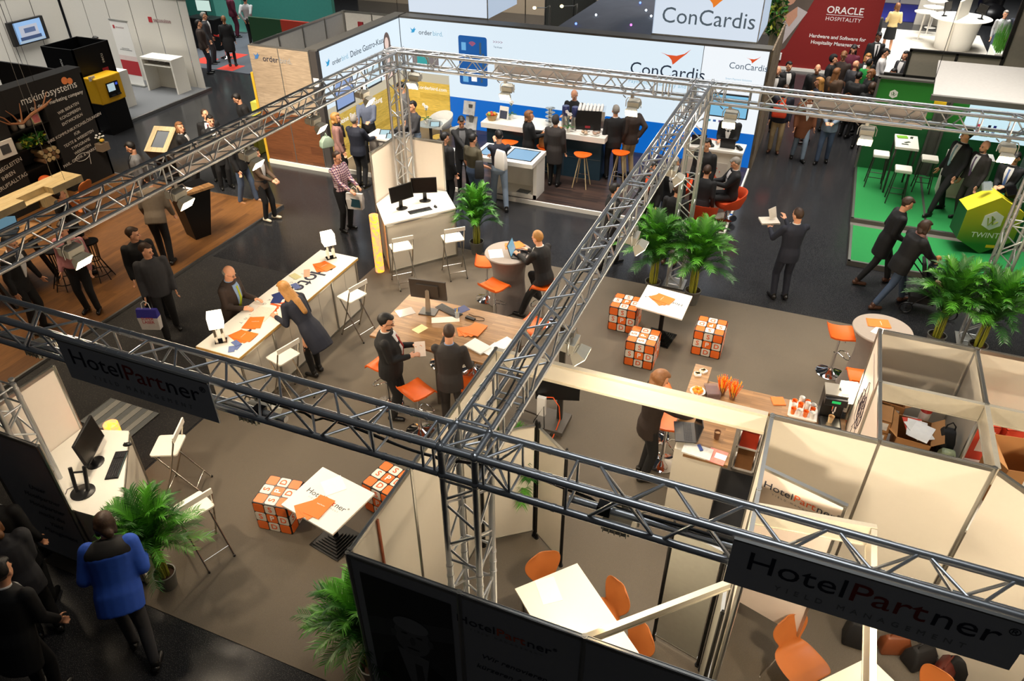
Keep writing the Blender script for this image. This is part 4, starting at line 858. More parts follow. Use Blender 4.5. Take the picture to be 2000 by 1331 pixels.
# ================= PLANTS =================
LEAF=mat('palm_leaf',(72,142,34),.4,n=.35,s=3); LEAF2=mat('palm_leaf_dark',(38,92,26),.45,n=.3,s=3); STEM=mat('palm_stem',(156,158,52),.5,n=.15); POT=mat('grey_pot',(112,114,112),.5,.3); SOIL=mat('soil',(58,36,24),.95,n=.3)
def palm_mesh(seed,n=34,H_=1.5,sp=.55,leaf=.2):
    rnd=random.Random(seed); g=G(); gs=G()
    for k in range(n):
        az=k*2.399+rnd.uniform(-.35,.35); u=k/n; b_=.06*math.sqrt(rnd.random()); p0=V((b_*math.cos(az),b_*math.sin(az),.02))
        hh=H_*(.55+.45*(1-u)**.8)*rnd.uniform(.9,1.06); rr=sp*(.28+.6*u)*rnd.uniform(.85,1.15); hs=hh*(.36+.1*rnd.random()); dr=V((math.cos(az),math.sin(az),0))
        P=[]
        for i in range(15):
            t_=i/14; r_=rr*(t_**1.6)+.02*t_; z_=hs+(hh-hs)*(1-(1-t_)**1.5)-(.05+.12*u)*t_**3
            P.append(p0+dr*r_+V((0,0,z_)))
        if k%2==0: gs.pipe([p0,p0+dr*.012+V((0,0,hs*.5)),P[0]],[.011,.008,.005],6)
        g.m=rnd.choice((0,0,1)); g.pipe(P,[.004*(1-i/18) for i in range(15)],4)
        for i in range(2,15):
            for q in (0,.33,.66):
                if i==14 and q: continue
                a=P[i].lerp(P[min(i+1,14)],q); d=(P[min(i+1,14)]-P[i-1]).normalized(); sd=d.cross(V((0,0,1)))
                if sd.length<.05: sd=V((-math.sin(az),math.cos(az),0))
                sd.normalize(); up=sd.cross(d); t_=(i+q)/14; ll=leaf*(.45+2.0*t_*(1.12-t_))*rnd.uniform(.85,1.12)
                for s_ in (-1,1):
                    w=(sd*s_*.62+d*.78+up*.16+V((rnd.uniform(-.08,.08),rnd.uniform(-.08,.08),rnd.uniform(-.06,.06)))).normalized(); e=d*.0065
                    m1=a+w*ll*.5+V((0,0,.004)); tp=a+w*ll+V((0,0,-.16*ll)); k2=V((0,0,.0012))
                    vs=[a-e,a+e,m1+e*1.1,m1-e*1.1,tp]
                    g.add(vs+[v+k2 for v in vs],[(0,1,2,3),(3,2,4),(5,8,7,6),(8,9,7)])
    return g,gs
def palm(label,loc,rz,g_or=None,scale=1.,pot=True,src=None,potr=.14):
    if src: 
        o=dup(src,loc,rz,label,'potted palms',scale); return o
    t=thing('potted_palm',label,'plant',loc,rz,'potted palms'); g,gs=g_or
    g.T=None; f=mesh(g,[LEAF,LEAF2],False,nrm=False); s_=mesh(gs,STEM)
    for me in (f,s_): me.transform(Matrix.Translation((0,0,.2)))
    obj('fronds',f,None,t); obj('stems',s_,None,t)
    q=G(); q.rings([[V((r_*math.cos(2*PI*i/28),r_*math.sin(2*PI*i/28),z_)) for i in range(28)] for r_,z_ in ((.105,0),(.14,.25),(.148,.26),(.148,.275),(.132,.275),(.128,.2))]); obj('pot',q,POT,t)
    q=G(); q.lathe([(.126,.19),(.127,.22),(.001,.225)],24); obj('soil',q,SOIL,t); t.scale=(scale,)*3; return t
pa=palm('potted palm right of the far corner desk',(-3.98,8.72,Z0),0,palm_mesh(1,36,1.25,.5,.17),1.)
pb=palm('left one of the two potted palms by the middle back column',(-.32,8.5,Z0),0,palm_mesh(2,50,1.45,.72,.19),1.)
palm('right one of the two potted palms by the middle back column',(.42,8.45,Z0),1.3,src=pb,scale=1.02)
palm('left one of the two potted palms in front of the right column',(4.42,8.55,Z0),2.3,src=pb,scale=1.0)
palm('right one of the two potted palms in front of the right column',(5.02,8.5,Z0),.4,src=pb,scale=1.0)
palm('potted palm in front of the left desk beside the person in blue',(-3.98,.1,Z0),3.5,src=pb,scale=.86)
palm('potted palm at the outer corner of the portrait wall',(-1.2,.02,Z0),5.1,src=pb,scale=.93)
palm('potted palm half hidden behind the front truss column',(-.55,2.55,Z0),1.1,src=pa,scale=.95)
# ================= PEOPLE =================
SK={'l':mat('skin_light',(226,164,128),.5,n=.03),'m':mat('skin_medium',(198,134,98),.5,n=.03),'d':mat('skin_dark',(112,70,48),.5,n=.03)}
HC={'black':mat('hair_black',(20,16,15),.55,n=.2,s=60,bump=.3),'brown':mat('hair_brown',(62,42,28),.55,n=.25,s=60,bump=.3),'blonde':mat('hair_blonde',(176,126,66),.5,n=.3,s=60,bump=.3),'grey':mat('hair_grey',(140,134,126),.6,n=.2,s=60,bump=.3),'red':mat('hair_auburn',(128,84,48),.55,n=.2,s=60,bump=.3),'white':mat('hair_white',(206,200,190),.6,n=.1,s=60)}
def cl(name,rgb,r=.8): return mat('cloth_'+name,rgb,r,n=.12,s=25)
CLO=dict(black=cl('black',(20,20,22)),navy=cl('navy',(28,32,46)),char=cl('charcoal',(48,43,41)),grey=cl('grey',(104,104,106)),dgrey=cl('dark_grey',(56,56,60)),brown=cl('brown',(84,64,48)),dbrown=cl('dark_brown',(52,40,34)),white=cl('white',(226,224,222)),blue=cl('sky_blue',(132,160,200)),
 royal=cl('royal_blue',(38,84,190)),slate=cl('slate',(92,100,120)),jean=cl('denim',(68,84,108)),ljean=cl('light_denim',(122,138,156)),beige=cl('beige',(168,146,110)),pink=cl('pink',(190,128,130)),olive=cl('olive',(78,72,54)),orange=cl('orange',(220,84,36)),green=cl('green',(30,140,60)),
 yellow=cl('pale_yellow',(232,204,142)),maroon=cl('maroon',(96,28,50)),rust=cl('rust_brown',(110,62,34)),mauve=cl('mauve',(150,110,102)),lgrey=cl('light_grey',(176,176,176)),tweed=cl('taupe',(112,98,82)))
def plaid():
    k=cl('plaid_shirt',(130,110,116)); t=k.node_tree; b_=t.nodes['Principled BSDF']; tc=t.nodes['Texture Coordinate']
    mx=None; cols=[]
    for i,ax in enumerate(('X','Z')):
        w_=t.nodes.new('ShaderNodeTexWave'); w_.bands_direction=ax; w_.inputs['Scale'].default_value=7; t.links.new(tc.outputs['Object'],w_.inputs[0]); cols.append(w_)
    m_=t.nodes.new('ShaderNodeMath'); m_.operation='ADD'; t.links.new(cols[0].outputs['Fac'],m_.inputs[0]); t.links.new(cols[1].outputs['Fac'],m_.inputs[1])
    rp=t.nodes.new('ShaderNodeValToRGB'); e=rp.color_ramp.elements; e[0].color=lin((60,66,104)); e[1].color=lin((206,196,196)); e[0].position=.15; e[1].position=.8; x=e.new(.45); x.color=lin((150,80,84)); 
    m2=t.nodes.new('ShaderNodeMath'); m2.operation='MULTIPLY'; m2.inputs[1].default_value=.5; t.links.new(m_.outputs[0],m2.inputs[0]); t.links.new(m2.outputs[0],rp.inputs[0]); t.links.new(rp.outputs[0],b_.inputs['Base Color']); return k
CLO['plaid']=plaid()
EYE=mat('eye_dark',(30,22,20),.2); LIP=mat('lips',(164,84,76),.5); GLS=mat('glasses_frame',(30,26,24),.3)
NP=[0]
def ik(a,c,l1,l2,pole):
    a,c=V(a),V(c); d=c-a; D=min(d.length,(l1+l2)*.995); dn=d.normalized(); c=a+dn*D
    x=(l1*l1-l2*l2+D*D)/(2*D); h=math.sqrt(max(0,l1*l1-x*x)); p=V(pole); p=(p-dn*p.dot(dn)); p=p.normalized() if p.length>1e-4 else dn.orthogonal().normalized()
    return a+dn*x+p*h,c
def person(label,x,y,d,z=0.,h=1.75,wear='suit',top='black',legs=None,sk='l',hair='short',hc='brown',lean=0,hy=0,hp=0,L=None,R_=None,feet=None,seat=None,fat=1.,shirt='white',tie=None,shoe='black',vox=.017,group=None,face='',twist=0):
    "d: compass direction faced, 0 = away (+y), 90 = right (+x)"
    s=h/1.75; rz=-R(d); t=thing('person',label,'person',(x,y,z+.008 if z<.02 else z),rz,group); t.scale=(s,)*3
    far=vox>.02
    P=V((0,0,.93)) if seat is None else V((0,-.02,seat/s+.1))
    T=Matrix.Translation(P)@Matrix.Rotation(R(twist),4,'Z')@Matrix.Rotation(-R(lean),4,'X')
    def E_(rx,ry,z_,cy=0,n=16,k=1.): return [T@V((rx*k*math.cos(2*PI*i/n),cy+ry*k*math.sin(2*PI*i/n),z_)) for i in range(n)]
    tors=[(-.09,.13,.10,-.01),(0,.16,.115,-.01),(.12,.142,.10,0),(.25,.155,.112,.0),(.38,.175,.118,-.005),(.46,.17,.1,-.01),(.51,.11,.08,-.012),(.55,.062,.06,-.008)]
    wom=wear in('dress','wjacket','skirt')
    if wom: tors=[(a,b_*(.94 if a>.2 else 1.02 if a<.05 else .88),c_*.94,e) for a,b_,c_,e in tors]
    sh=[T@V((s_*(.175 if wom else .19),-.01,.465)) for s_ in(-1,1)]
    hipj=[T@V((s_*.088,0,-.03)) for s_ in(-1,1)]
    if feet is None: feet=[(-.1,.02,0),(.1,-.02,0)] if seat is None else [(-.11,.38,seat/s-.44),(.11,.42,seat/s-.44)]
    feet=[V(f)+V((0,0,.085)) for f in feet]
    hd=[L,R_]; arms=[]
    for i,s_ in enumerate((-1,1)):
        tgt=V(hd[i]) if hd[i] is not None else (T@V((s_*.235,.07,-.055)))
        if hd[i] is None and lean>12: tgt=sh[i]+V((s_*.05,.1,-.5))
        e,wr=ik(sh[i],tgt,.285,.255,(s_*.22,-.8,-.45)); arms.append((sh[i],e,wr))
    kn=[]
    for i,s_ in enumerate((-1,1)):
        k_,an=ik(hipj[i],feet[i],.422,.408,(s_*.12,1,.25)); kn.append((hipj[i],k_,an))
    HM=T@Matrix.Translation((0,.012,.685))@Matrix.Rotation(R(-hy),4,'Z')@Matrix.Rotation(R(lean*.6-hp),4,'X')
    H3=HM.to_3x3().to_4x4()
    # body
    g=G(); g.rings([E_(a*.9,b_*.88,z_,cy) for z_,a,b_,cy in tors])
    g.caps(T@V((0,-.008,.5)),HM@V((0,-.01,-.06)),.058,.054)
    g.ell(HM@V((0,-.012,.03)),(.074,.094,.1),H3); g.ell(HM@V((0,.022,-.035)),(.058,.07,.085),H3); g.caps(HM@V((0,.04,-.085)),HM@V((0,.062,-.09)),.032,.024,8)
    g.caps(HM@V((0,.085,.015)),HM@V((0,.108,-.02)),.009,.015,8)
    for s_ in(-1,1):
        g.ell(HM@V((s_*.078,-.008,-.008)),(.012,.022,.033),H3,8,6); g.ell(HM@V((s_*.032,.072,.022)),(.022,.014,.01),H3,8,6)
    for a,e,wr in arms: g.caps(a,e,.05,.042); g.caps(e,wr,.042,.028)
    for a,k_,an in kn: g.caps(a,k_,.078,.054); g.caps(k_,k_.lerp(an,.35),.052,.054); g.caps(k_.lerp(an,.35),an,.054,.036)
    for i,(a,e,wr) in enumerate(arms):
        s_=(-1,1)[i]; dr=(wr-e).normalized(); th=V((0,1,0)) if dr.z<-.75 else V((-s_*1.,0,.35)); th=(th-dr*th.dot(dr)).normalized(); nn=dr.cross(th)*s_
        if nn.z>0 and dr.z>-.75: nn=-nn
        pc_=wr+dr*.045; B3=Matrix((th,dr,nn)).transposed().to_4x4(); g.ell(pc_,(.04,.05,.016),B3,12,7)
        for k,(o_,ln) in enumerate(((.028,.068),(.0095,.078),(-.0095,.072),(-.028,.056))):
            b0=wr+dr*.085+th*o_; b1=b0+dr*ln*.5+nn*.006+th*o_*.15; b2=b1+dr*ln*.38+nn*(.02+.004*k); g.caps(b0,b1,.0095,.009,6); g.caps(b1,b2,.009,.0078,6)
        q0=wr+dr*.02+th*.034; q1=q0+dr*.03+th*.026+nn*.008; q2=q1+dr*.03+th*.006+nn*.01; g.caps(q0,q1,.012,.011,6); g.caps(q1,q2,.0105,.009,6)
    def rm(o,v,it=3):
        m_=o.modifiers.new('remesh','REMESH'); m_.mode='VOXEL'; m_.voxel_size=v; m_.use_smooth_shade=True
        if it: q=o.modifiers.new('smooth','SMOOTH'); q.iterations=it; q.factor=.5
    body=obj('body',g,SK[sk],t); rm(body,min(vox,.011) if not far else .014,1)
    for s_ in(-1,1):
        q=G(); q.ell(HM@V((s_*.031,.083,.006)),(.012,.008,.007),H3,8,6); obj('eye',q,EYE,t)
        if not far: q=G(); q.caps(HM@V((s_*.018,.087,.029)),HM@V((s_*.044,.08,.028)),.0045,.004,6); obj('eyebrow',q,HC[hc],t)
    q=G(); q.ell(HM@V((0,.09,-.052)),(.024,.008,.008),H3,8,6); obj('mouth',q,LIP,t)
    lm=CLO.get(legs,CLO[top])
    tm=CLO[top]
    # trousers / stockings
    if wear in('dress','skirt'):
        q=G()
        for a,k_,an in kn: q.caps(a.lerp(k_,.6),k_,.064,.056); q.caps(k_,k_.lerp(an,.35),.055,.058); q.caps(k_.lerp(an,.35),an,.058,.042)
        if legs!='bare': rm(obj('stockings',q,lm,t),.016,2)
    else:
        q=G(); f_=1+(fat-1)*.5; q.rings([E_(a*1.06*f_,b_*1.12*f_,z_,cy) for z_,a,b_,cy in ((-.11,.13,.10,-.01),(-.02,.165,.12,-.01),(.1,.152,.108,0))])
        for a,k_,an in kn: q.caps(a,k_,.096*f_,.07); q.caps(k_,an+V((0,0,.0)),.07,.056)
        rm(obj('trousers',q,lm,t),vox,3)
    # shoes
    for i,(a,k_,an) in enumerate(kn):
        q=G(); f=feet[i]; b_=f.z-.085; fx=(-1,1)[i]*.03; q.caps((f.x,f.y-.045,b_+.045),(f.x+fx,f.y+.13,b_+.034),.044,.033,10); q.caps((f.x,f.y-.02,b_+.04),(f.x,f.y-.01,b_+.1),.046,.046)
        q.v=[(a_[0],a_[1],max(a_[2],b_+.0)) for a_ in q.v]; obj('shoe',q,mat('shoe_'+shoe,dict(black=(16,15,15),white=(220,208,184),brown=(80,50,34),tan=(140,96,60))[shoe],.35),t)
    # top
    F=fat; q=G(); off=.014 if wear in('shirt','tee') else .024
    hem={'suit':-.16,'wjacket':-.14,'shirt':-.06,'tee':-.08,'jacket':-.12,'coat':-.34,'parka':-.2,'dress':-.4,'skirt':-.02}[wear]
    if seat is not None: hem=max(hem,-.1)
    if seat is not None and wear=='dress': hem=-.12
    ex={'parka':.03,'coat':.012,'jacket':.012}.get(wear,0)
    rs=[]
    lo=[(hem,.185 if wear!='dress' else .2,.135 if wear!='dress' else .17)] if hem<-.09 else []
    if wear=='dress': lo=[(-.4,.19,.17),(-.2,.2,.165)] if seat is None else [(-.12,.18,.14)]
    for z_,a,b_ in lo: rs.append(E_(a*(.75+.25*F)+ex,b_*F+ex,z_,-.005))
    for z_,a,b_,cy in tors:
        if z_<max(hem,-.05): continue
        ff=F if z_<.4 else 1+(F-1)*.3
        rs.append(E_((a+off+ex*(z_<.5))*(.6+.4*ff),(b_+off+ex*(z_<.5))*ff,z_,cy+(.02*(F-1)*4 if z_<.35 else 0)))
    q.rings(rs)
    la={'tee':.5}.get(wear,.96)
    for a,e,wr in arms:
        q.caps(a,e if la>.6 else a.lerp(e,.9),.064+ex,.052+ex*.8)
        if la>.6: q.caps(e,e.lerp(wr,la),.052+ex*.8,.04+ex*.5)
    if wear in('parka',): q.caps(T@V((-.07,-.07,.5)),T@V((.07,-.07,.5)),.05,.05)
    nm={'suit':'suit_jacket','wjacket':'blazer','shirt':'shirt','tee':'shirt','jacket':'jacket','coat':'coat','parka':'padded_jacket','dress':'dress','skirt':'sweater'}[wear]
    rm(obj(nm,q,tm,t),vox,3)
    if wear=='skirt':
        q=G(); q.rings([E_(.21,.18,-.42,0),E_(.19,.15,-.15,0),E_(.165,.13,.06,0)]); rm(obj('skirt',q,CLO['black'],t),.018,2)
    # shirt front, collar, tie
    def chest(z_):
        for (z0_,a0,b0,c0),(z1_,a1,b1,c1) in zip(tors,tors[1:]):
            if z0_<=z_<=z1_:
                u=(z_-z0_)/(z1_-z0_); return a0+(a1-a0)*u,(b0+(b1-b0)*u),c0+(c1-c0)*u
        return .06,.06,-.008
    def strip(zs,ws,m_,name,o_):
        vs=[];fs=[]
        for z_,w_ in zip(zs,ws):
            a,b_,c_=chest(z_); ff=F if z_<.4 else 1+(F-1)*.3; a=(a+off)*(.6+.4*ff); b2=(b_+off)*ff
            for u in (-1,-.5,0,.5,1):
                xx=u*w_; vs.append(T@V((xx,c_+(.02*(F-1)*4 if z_<.35 else 0)+b2*math.sqrt(max(0,1-(xx/a)**2))+o_,z_)))
        n=len(vs); m=len(zs)
        fs=[(i*5+j,i*5+j+1,(i+1)*5+j+1,(i+1)*5+j) for i in range(m-1) for j in range(4)]
        q=G(); back=[v-(T.to_3x3()@V((0,.02,0))) for v in vs]; ed=list(range(5))+[i*5+4 for i in range(1,m)]+[(m-1)*5+j for j in range(3,-1,-1)]+[i*5 for i in range(m-2,0,-1)]
        q.add(vs+back,fs+[tuple(k+n for k in f[::-1]) for f in fs]+[(ed[k],ed[(k+1)%len(ed)],ed[(k+1)%len(ed)]+n,ed[k]+n) for k in range(len(ed))]); obj(name,q,m_,t)
    if wear in('suit','jacket','wjacket','coat') and shirt:
        strip([.12,.2,.3,.4,.47,.52],[.008,.03,.052,.068,.07,.062],CLO[shirt],'shirt_front',.013)
        q=G(); q.rings([E_(.073,.07,.515,-.008),E_(.066,.064,.56,-.012)]); obj('collar',q,CLO[shirt],t)
    if tie:
        strip([.08,.14,.3,.45,.49],[.006,.026,.022,.014,.02],mat('tie_%d_%d_%d'%tie,tie,.5,n=.15,s=40),'tie',.021)
    # hair
    if hair!='none':
        q=G(); grow=1.0
        if hair in('short','long','pony','bob','hood','curly'):
            k_=1.16 if hair in('short','pony') else 1.28
            def fn(v):
                v=V((v.x,v.y,v.z)); 
                if v.y>.03 and v.z<.058: v=V((v.x*.8,min(v.y,.03),v.z))
                if hair=='short' and v.z<-.035: v=V((v.x*.86,v.y*.86,v.z))
                return v
            q.ell(HM@V((0,-.018,.037)),(.074*k_,.096*k_,.1*(1.1 if hair!='hood' else 1.25)),H3,20,14,fn)
            q.ell(HM@V((0,.045,.095)),(.06,.045,.028),H3,12,8)
        if hair=='crop': q.ell(HM@V((0,-.018,.035)),(.08,.1,.104),H3,18,12,lambda v: V((v.x,min(v.y,.045 if v.z<.05 else 1),v.z)))
        if hair=='bald':
            q.ell(HM@V((0,-.03,.0)),(.081,.088,.055),H3,18,10,lambda v: V((v.x,min(v.y,.03),v.z)))
        if hair=='long':
            q.caps(HM@V((0,-.06,.02)),T@V((0,-.11,.38)),.075,.06); q.caps(HM@V((-.06,-.03,0)),T@V((-.09,-.07,.42)),.04,.035); q.caps(HM@V((.06,-.03,0)),T@V((.09,-.07,.42)),.04,.035); q.caps(T@V((0,-.1,.45)),T@V((0,-.135,.25)),.07,.045)
        if hair in('bob','curly'):
            for s_ in(-1,1): q.caps(HM@V((s_*.07,-.02,.03)),HM@V((s_*.075,-.0,-.08)),.034,.03)
            q.caps(HM@V((-.04,-.08,0)),HM@V((.04,-.08,-.08)),.05,.05)
        if hair=='pony': q.caps(HM@V((0,-.11,.04)),HM@V((0,-.13,-.14)),.03,.02)
        rm(obj('hair' if hair!='hood' else 'hood',q,HC[hc] if hair!='hood' else tm,t),.012,2)
    if 'g' in face:
        q=G()
        for s_ in(-1,1): q.pipe([HM@V((s_*.033+.021*math.cos(a*PI/5),.1,.008+.015*math.sin(a*PI/5))) for a in range(11)],.0022,5); q.tube(HM@V((s_*.054,.1,.012)),HM@V((s_*.08,.0,.01)),.0022,n=5)
        q.tube(HM@V((-.012,.102,.012)),HM@V((.012,.102,.012)),.0022,n=5); obj('glasses',q,GLS,t)
    if 'b' in face:
        q=G(); q.ell(HM@V((0,.036,-.082)),(.054,.058,.036),H3,14,9,lambda v:V((v.x,v.y,min(v.z,.012)))); rm(obj('beard',q,HC[hc],t),.011,2)
    if 's' in face:
        q=G(); q.rings([[T@V((.1*math.cos(a*PI/8)*(1+.08*math.sin(a)),-.0+.09*math.sin(a*PI/8),z_)) for a in range(16)] for z_ in (.48,.53,.58)]); q.caps(T@V((.04,.12,.5)),T@V((.03,.15,.25)),.035,.03); rm(obj('scarf',q,CLO['mauve'] if 'S' not in face else CLO['black'],t),.014,2)
    if 'l' in face:
        q=G(); q.pipe([T@V((-.05,.06,.54)),T@V((-.055,.14,.4)),T@V((0,.155,.2)),T@V((.055,.14,.4)),T@V((.05,.06,.54))],.006,6); q.box(T@V((0,.16,.16)),(.07,.008,.09),T.to_3x3().to_4x4()); obj('lanyard',q,BLACK,t)
    M=Matrix.Translation(t.location)@Matrix.Rotation(rz,4,'Z')@Matrix.Scale(s,4)
    return t,[M@(wr+(wr-e).normalized()*.09) for a,e,wr in arms],M
# ---- people of the central booth
RED=(150,34,30)
_,hb,_=person('stout man in black suit with red tie and glasses by the oak table',-3.02,3.70,66,h=1.8,tie=RED,hair='short',hc='black',face='gb',fat=1.25,L=(-.07,.33,1.2),R_=(.13,.29,1.15),hp=18,vox=.014)
t=paper('held_leaflet','white and orange leaflet held by the stout man with the red tie','leaflet',hb[0].x*.5+hb[1].x*.5+.03,hb[0].y*.5+hb[1].y*.5+.02,hb[1].z+.03,R(30),.15,.21,MC['orange_border_paper']); t.rotation_euler=(R(50),0,R(30))
person('man in grey brown suit bowing his head at the oak table',-2.1,3.74,-16,h=1.76,top='char',hair='crop',hc='brown',hp=32,lean=8,L=(-.12,.42,1.32),R_=(.26,.3,1.0),shirt='blue',vox=.014)
person('older man in dark jacket with lime tie behind the reception counter',-6.08,4.05,82,h=1.74,top='dbrown',hair='bald',hc='grey',tie=(170,184,30),shirt='blue',lean=10,hp=20,L=(-.12,.40,1.12),R_=(.16,.34,1.10),face='g',vox=.014,fat=1.15)
person('blonde woman in navy dress and black boots leaning on the reception counter',-4.66,4.1,-82,h=1.72,wear='dress',top='navy',legs='black',hair='long',hc='blonde',lean=34,hp=14,L=(-.2,.46,1.08),R_=(.16,.44,1.08),feet=[(-.07,.02,.0),(.09,.06,0)],vox=.014)
person('fair haired man in black suit sitting on a stool and typing on the laptop',-1.9,6.9,-72,h=1.78,seat=.79,hair='crop',hc='blonde',lean=12,hp=12,L=(-.06,.48,1.14),R_=(.18,.46,1.14),feet=[(-.14,.36,.0),(.16,.2,.25)],vox=.014)
person('man with wavy brown hair in dark suit standing at the oak bar',.66,3.86,62,h=1.78,top='dbrown',legs='black',hair='bob',hc='red',hp=24,lean=4,R_=(.16,.50,1.08),L=(-.05,.28,1.15),shirt=None,vox=.014)
_,hb,_=person('man in navy suit reading a newspaper in the aisle, seen from behind',1.88,9.22,-28,h=1.8,top='navy',hair='crop',hc='brown',hp=18,hy=-20,L=(-.26,.36,1.22),R_=(-.02,.34,1.38),shirt='white',vox=.014)
p=hb[0]; g=G(); 
for k in range(2): g.rings([[V((-.17,.0,k*.02)),V((.16,.0,k*.02)),V((.16,.23,.02*k+.02)),V((-.17,.23,.02*k+.02))],[V((-.17,.0,k*.02+.006)),V((.16,.0,k*.02+.006)),V((.16,.23,k*.02+.026)),V((-.17,.23,k*.02+.026))]])
g.rings([[V((.0,.1,.05)),V((.12,.12,.1)),V((.1,.2,.26)),V((-.04,.16,.22))],[V((.0,.108,.05)),V((.12,.128,.1)),V((.1,.208,.26)),V((-.04,.168,.22))]])
o=obj('newspaper',g,mat('newsprint',(222,212,196),.7),None,False,loc=(p.x+.04,p.y-.03,p.z+.02)); o.rotation_euler=(0,0,R(25)); tag(o,'folded newspaper held open by the man in the navy suit','newspaper')
# ---- aisle
person('man in long black coat walking right in front of the green stand',3.5,10.45,78,h=1.78,wear='coat',top='black',legs='black',hair='short',hc='brown',hp=22,lean=10,feet=[(-.09,.24,0),(.09,-.32,0)],L=(-.2,.18,.95),R_=(.12,.22,.98),shirt=None,shoe='brown')
person('woman in black jacket and jeans with a scarf pushing the pushchair',3.75,9.72,62,h=1.7,wear='parka',top='black',legs='jean',hair='bob',hc='brown',hp=10,lean=16,face='s',feet=[(-.1,.3,0),(.1,-.36,0)],L=(-.16,.5,.98),R_=(.16,.5,.98),shoe='brown')
person('man in plaid shirt standing alone in the dark aisle, carrying a white bag',-7.0,8.62,98,h=1.76,wear='shirt',top='plaid',legs='black',hair='crop',hc='brown',hp=14,L=(-.1,.36,1.05),R_=(.16,.38,1.05),fat=1.1)
person('dark haired man in black jacket walking past the edge of the wood floor',-8.28,4.5,118,h=1.74,wear='jacket',top='black',legs='black',hair='short',hc='brown',hy=-60,hp=8,feet=[(-.1,.16,0),(.1,-.2,0)],shirt=None)
_,hb,_=person('man in purplish grey jacket walking with a blue and white shopping bag',-7.62,4.12,128,h=1.76,wear='jacket',top='dgrey',legs='black',hair='short',hc='brown',hy=-50,hp=12,feet=[(-.1,-.18,0),(.1,.2,0)],shirt=None)
def shopbag(label,x,y,z,rz,c1=(230,226,222),c2=None,w=.34,h=.38,writ=None,wc=None):
    t=thing('shopping_bag',label,'bag',(x,y,z),rz); q=G(); q.rings([[V((w/2*a,.05*b_,0)) for a,b_ in((-.9,-1),(.9,-1),(.9,1),(-.9,1))],[V((w/2*a,.06*b_,h*.62)) for a,b_ in((-1,-1),(1,-1),(1,1),(-1,1))]]); obj('bag_lower',q,mat('bag_%d_%d'%(c1[0],c1[2]),c1,.5),t,False)
    q=G(); q.rings([[V((w/2*a,.06*b_,h*.62)) for a,b_ in((-1,-1),(1,-1),(1,1),(-1,1))],[V((w/2*a*.98,.03*b_,h)) for a,b_ in((-1,-1),(1,-1),(1,1),(-1,1))]]); obj('bag_upper',q,mat('bag_%d_%d'%((c2 or c1)[0],(c2 or c1)[2]),c2 or c1,.5),t,False)
    q=G(); q.pipe([(-.07,0,h-.01),(-.06,0,h+.1),(0,0,h+.15),(.06,0,h+.1),(.07,0,h-.01)],.006,6); obj('handle',q,PAPER,t)
    if writ:
        for i,s_ in enumerate(writ): text(s_,.075,(0,-.064,h*(.5-.17*i)+.03),(1,0,0),(0,0,1),wc or TEXTO,t)
    return t
p=hb[0]; shopbag('white and blue plastic shopping bag with red lettering in a walking man\'s hand',hb[1].x+.05,hb[1].y-.08,hb[1].z-.46,R(20),(226,220,216),(60,56,150),writ=('SUPER','LASER'),wc=mat('red_print',(190,30,50),.5))
shopbag('white paper bag with a dark teal print held by the man in the plaid shirt',-6.62,8.52,.62,R(10),(230,226,220),(232,228,222),.36,.34)
g=G(); g.bb((-6.77,8.452,.68),(-6.47,8.456,.86)); tag(obj('bag_print',g,mat('teal_print',(40,78,90),.5),None,False),'dark teal printed patch on the white paper bag','printed patch')
person('man in taupe jacket bending over the wood floor lectern',-9.5,6.05,-30,z=.05,h=1.8,wear='jacket',top='tweed',legs='black',hair='short',hc='brown',lean=22,hp=30,shirt=None,feet=[(-.1,.1,0),(.1,-.12,0)])
person('person in pink shirt and black trousers standing under the left floodlight',-9.42,4.12,150,z=.05,h=1.74,wear='shirt',top='pink',legs='black',hair='short',hc='brown',fat=1.15,lean=-3)
person('tall man in dark suit at the left edge of the wood floor',-9.75,3.3,70,z=.05,h=1.84,top='black',hair='short',hc='black',lean=10,hp=10,L=(-.3,.15,.85))
person('person in dark clothes on the wood floor behind the wire stool',-10.6,5.1,20,z=.05,h=1.76,wear='jacket',top='black',hair='short',hc='black',shirt=None)
bp,_,_=person('person in blue and black jacket bending beside the lower left palm',-3.66,-.6,-40,h=1.76,wear='parka',top='royal',legs='dgrey',hair='bob',hc='brown',lean=34,hp=20,fat=1.15,feet=[(-.1,.05,0),(.14,-.3,0)],L=(-.3,.28,.9),R_=(.22,.35,1.0))
T=Matrix.Translation((0,0,.93))@Matrix.Rotation(-R(34),4,'X'); g=G(); g.rings([[T@V((a*(.6+.4*1.15)*math.cos(2*PI*i/20),-.005+b_*1.06*math.sin(2*PI*i/20),z_)) for i in range(20)] for z_,a,b_ in ((.34,.222,.19),(.42,.236,.182),(.47,.23,.165),(.52,.17,.13),(.56,.1,.1))]); o=obj('jacket_yoke',g,CLO['black'],bp); m_=o.modifiers.new('s','SUBSURF'); m_.levels=1
person('dark figure with folded arms at the lower left edge',-4.75,-.85,-60,h=1.72,wear='parka',top='dgrey',legs='black',hair='bob',hc='red',lean=10,L=(-.1,.3,1.1),R_=(.1,.32,1.1))
person('black clad figure in the lower left corner behind the printed panel',-5.15,-.6,-40,h=1.8,wear='coat',top='black',hair='short',hc='black')
person('black clad figure nearest the camera in the lower left corner',-4.15,-1.35,-20,h=1.8,wear='coat',top='black',hair='short',hc='black',lean=18)
person('bearded man in grey shirt with black lanyard behind the left truss',-11.3,7.5,215,h=1.75,wear='shirt',top='grey',legs='dgrey',hair='short',hc='black',face='bl',hp=28,hy=25)
person('man in dark suit looking up beside the slanted display',-11.35,9.8,140,h=1.74,top='black',hair='crop',hc='brown',hy=-35,hp=-12,tie=(110,40,40))
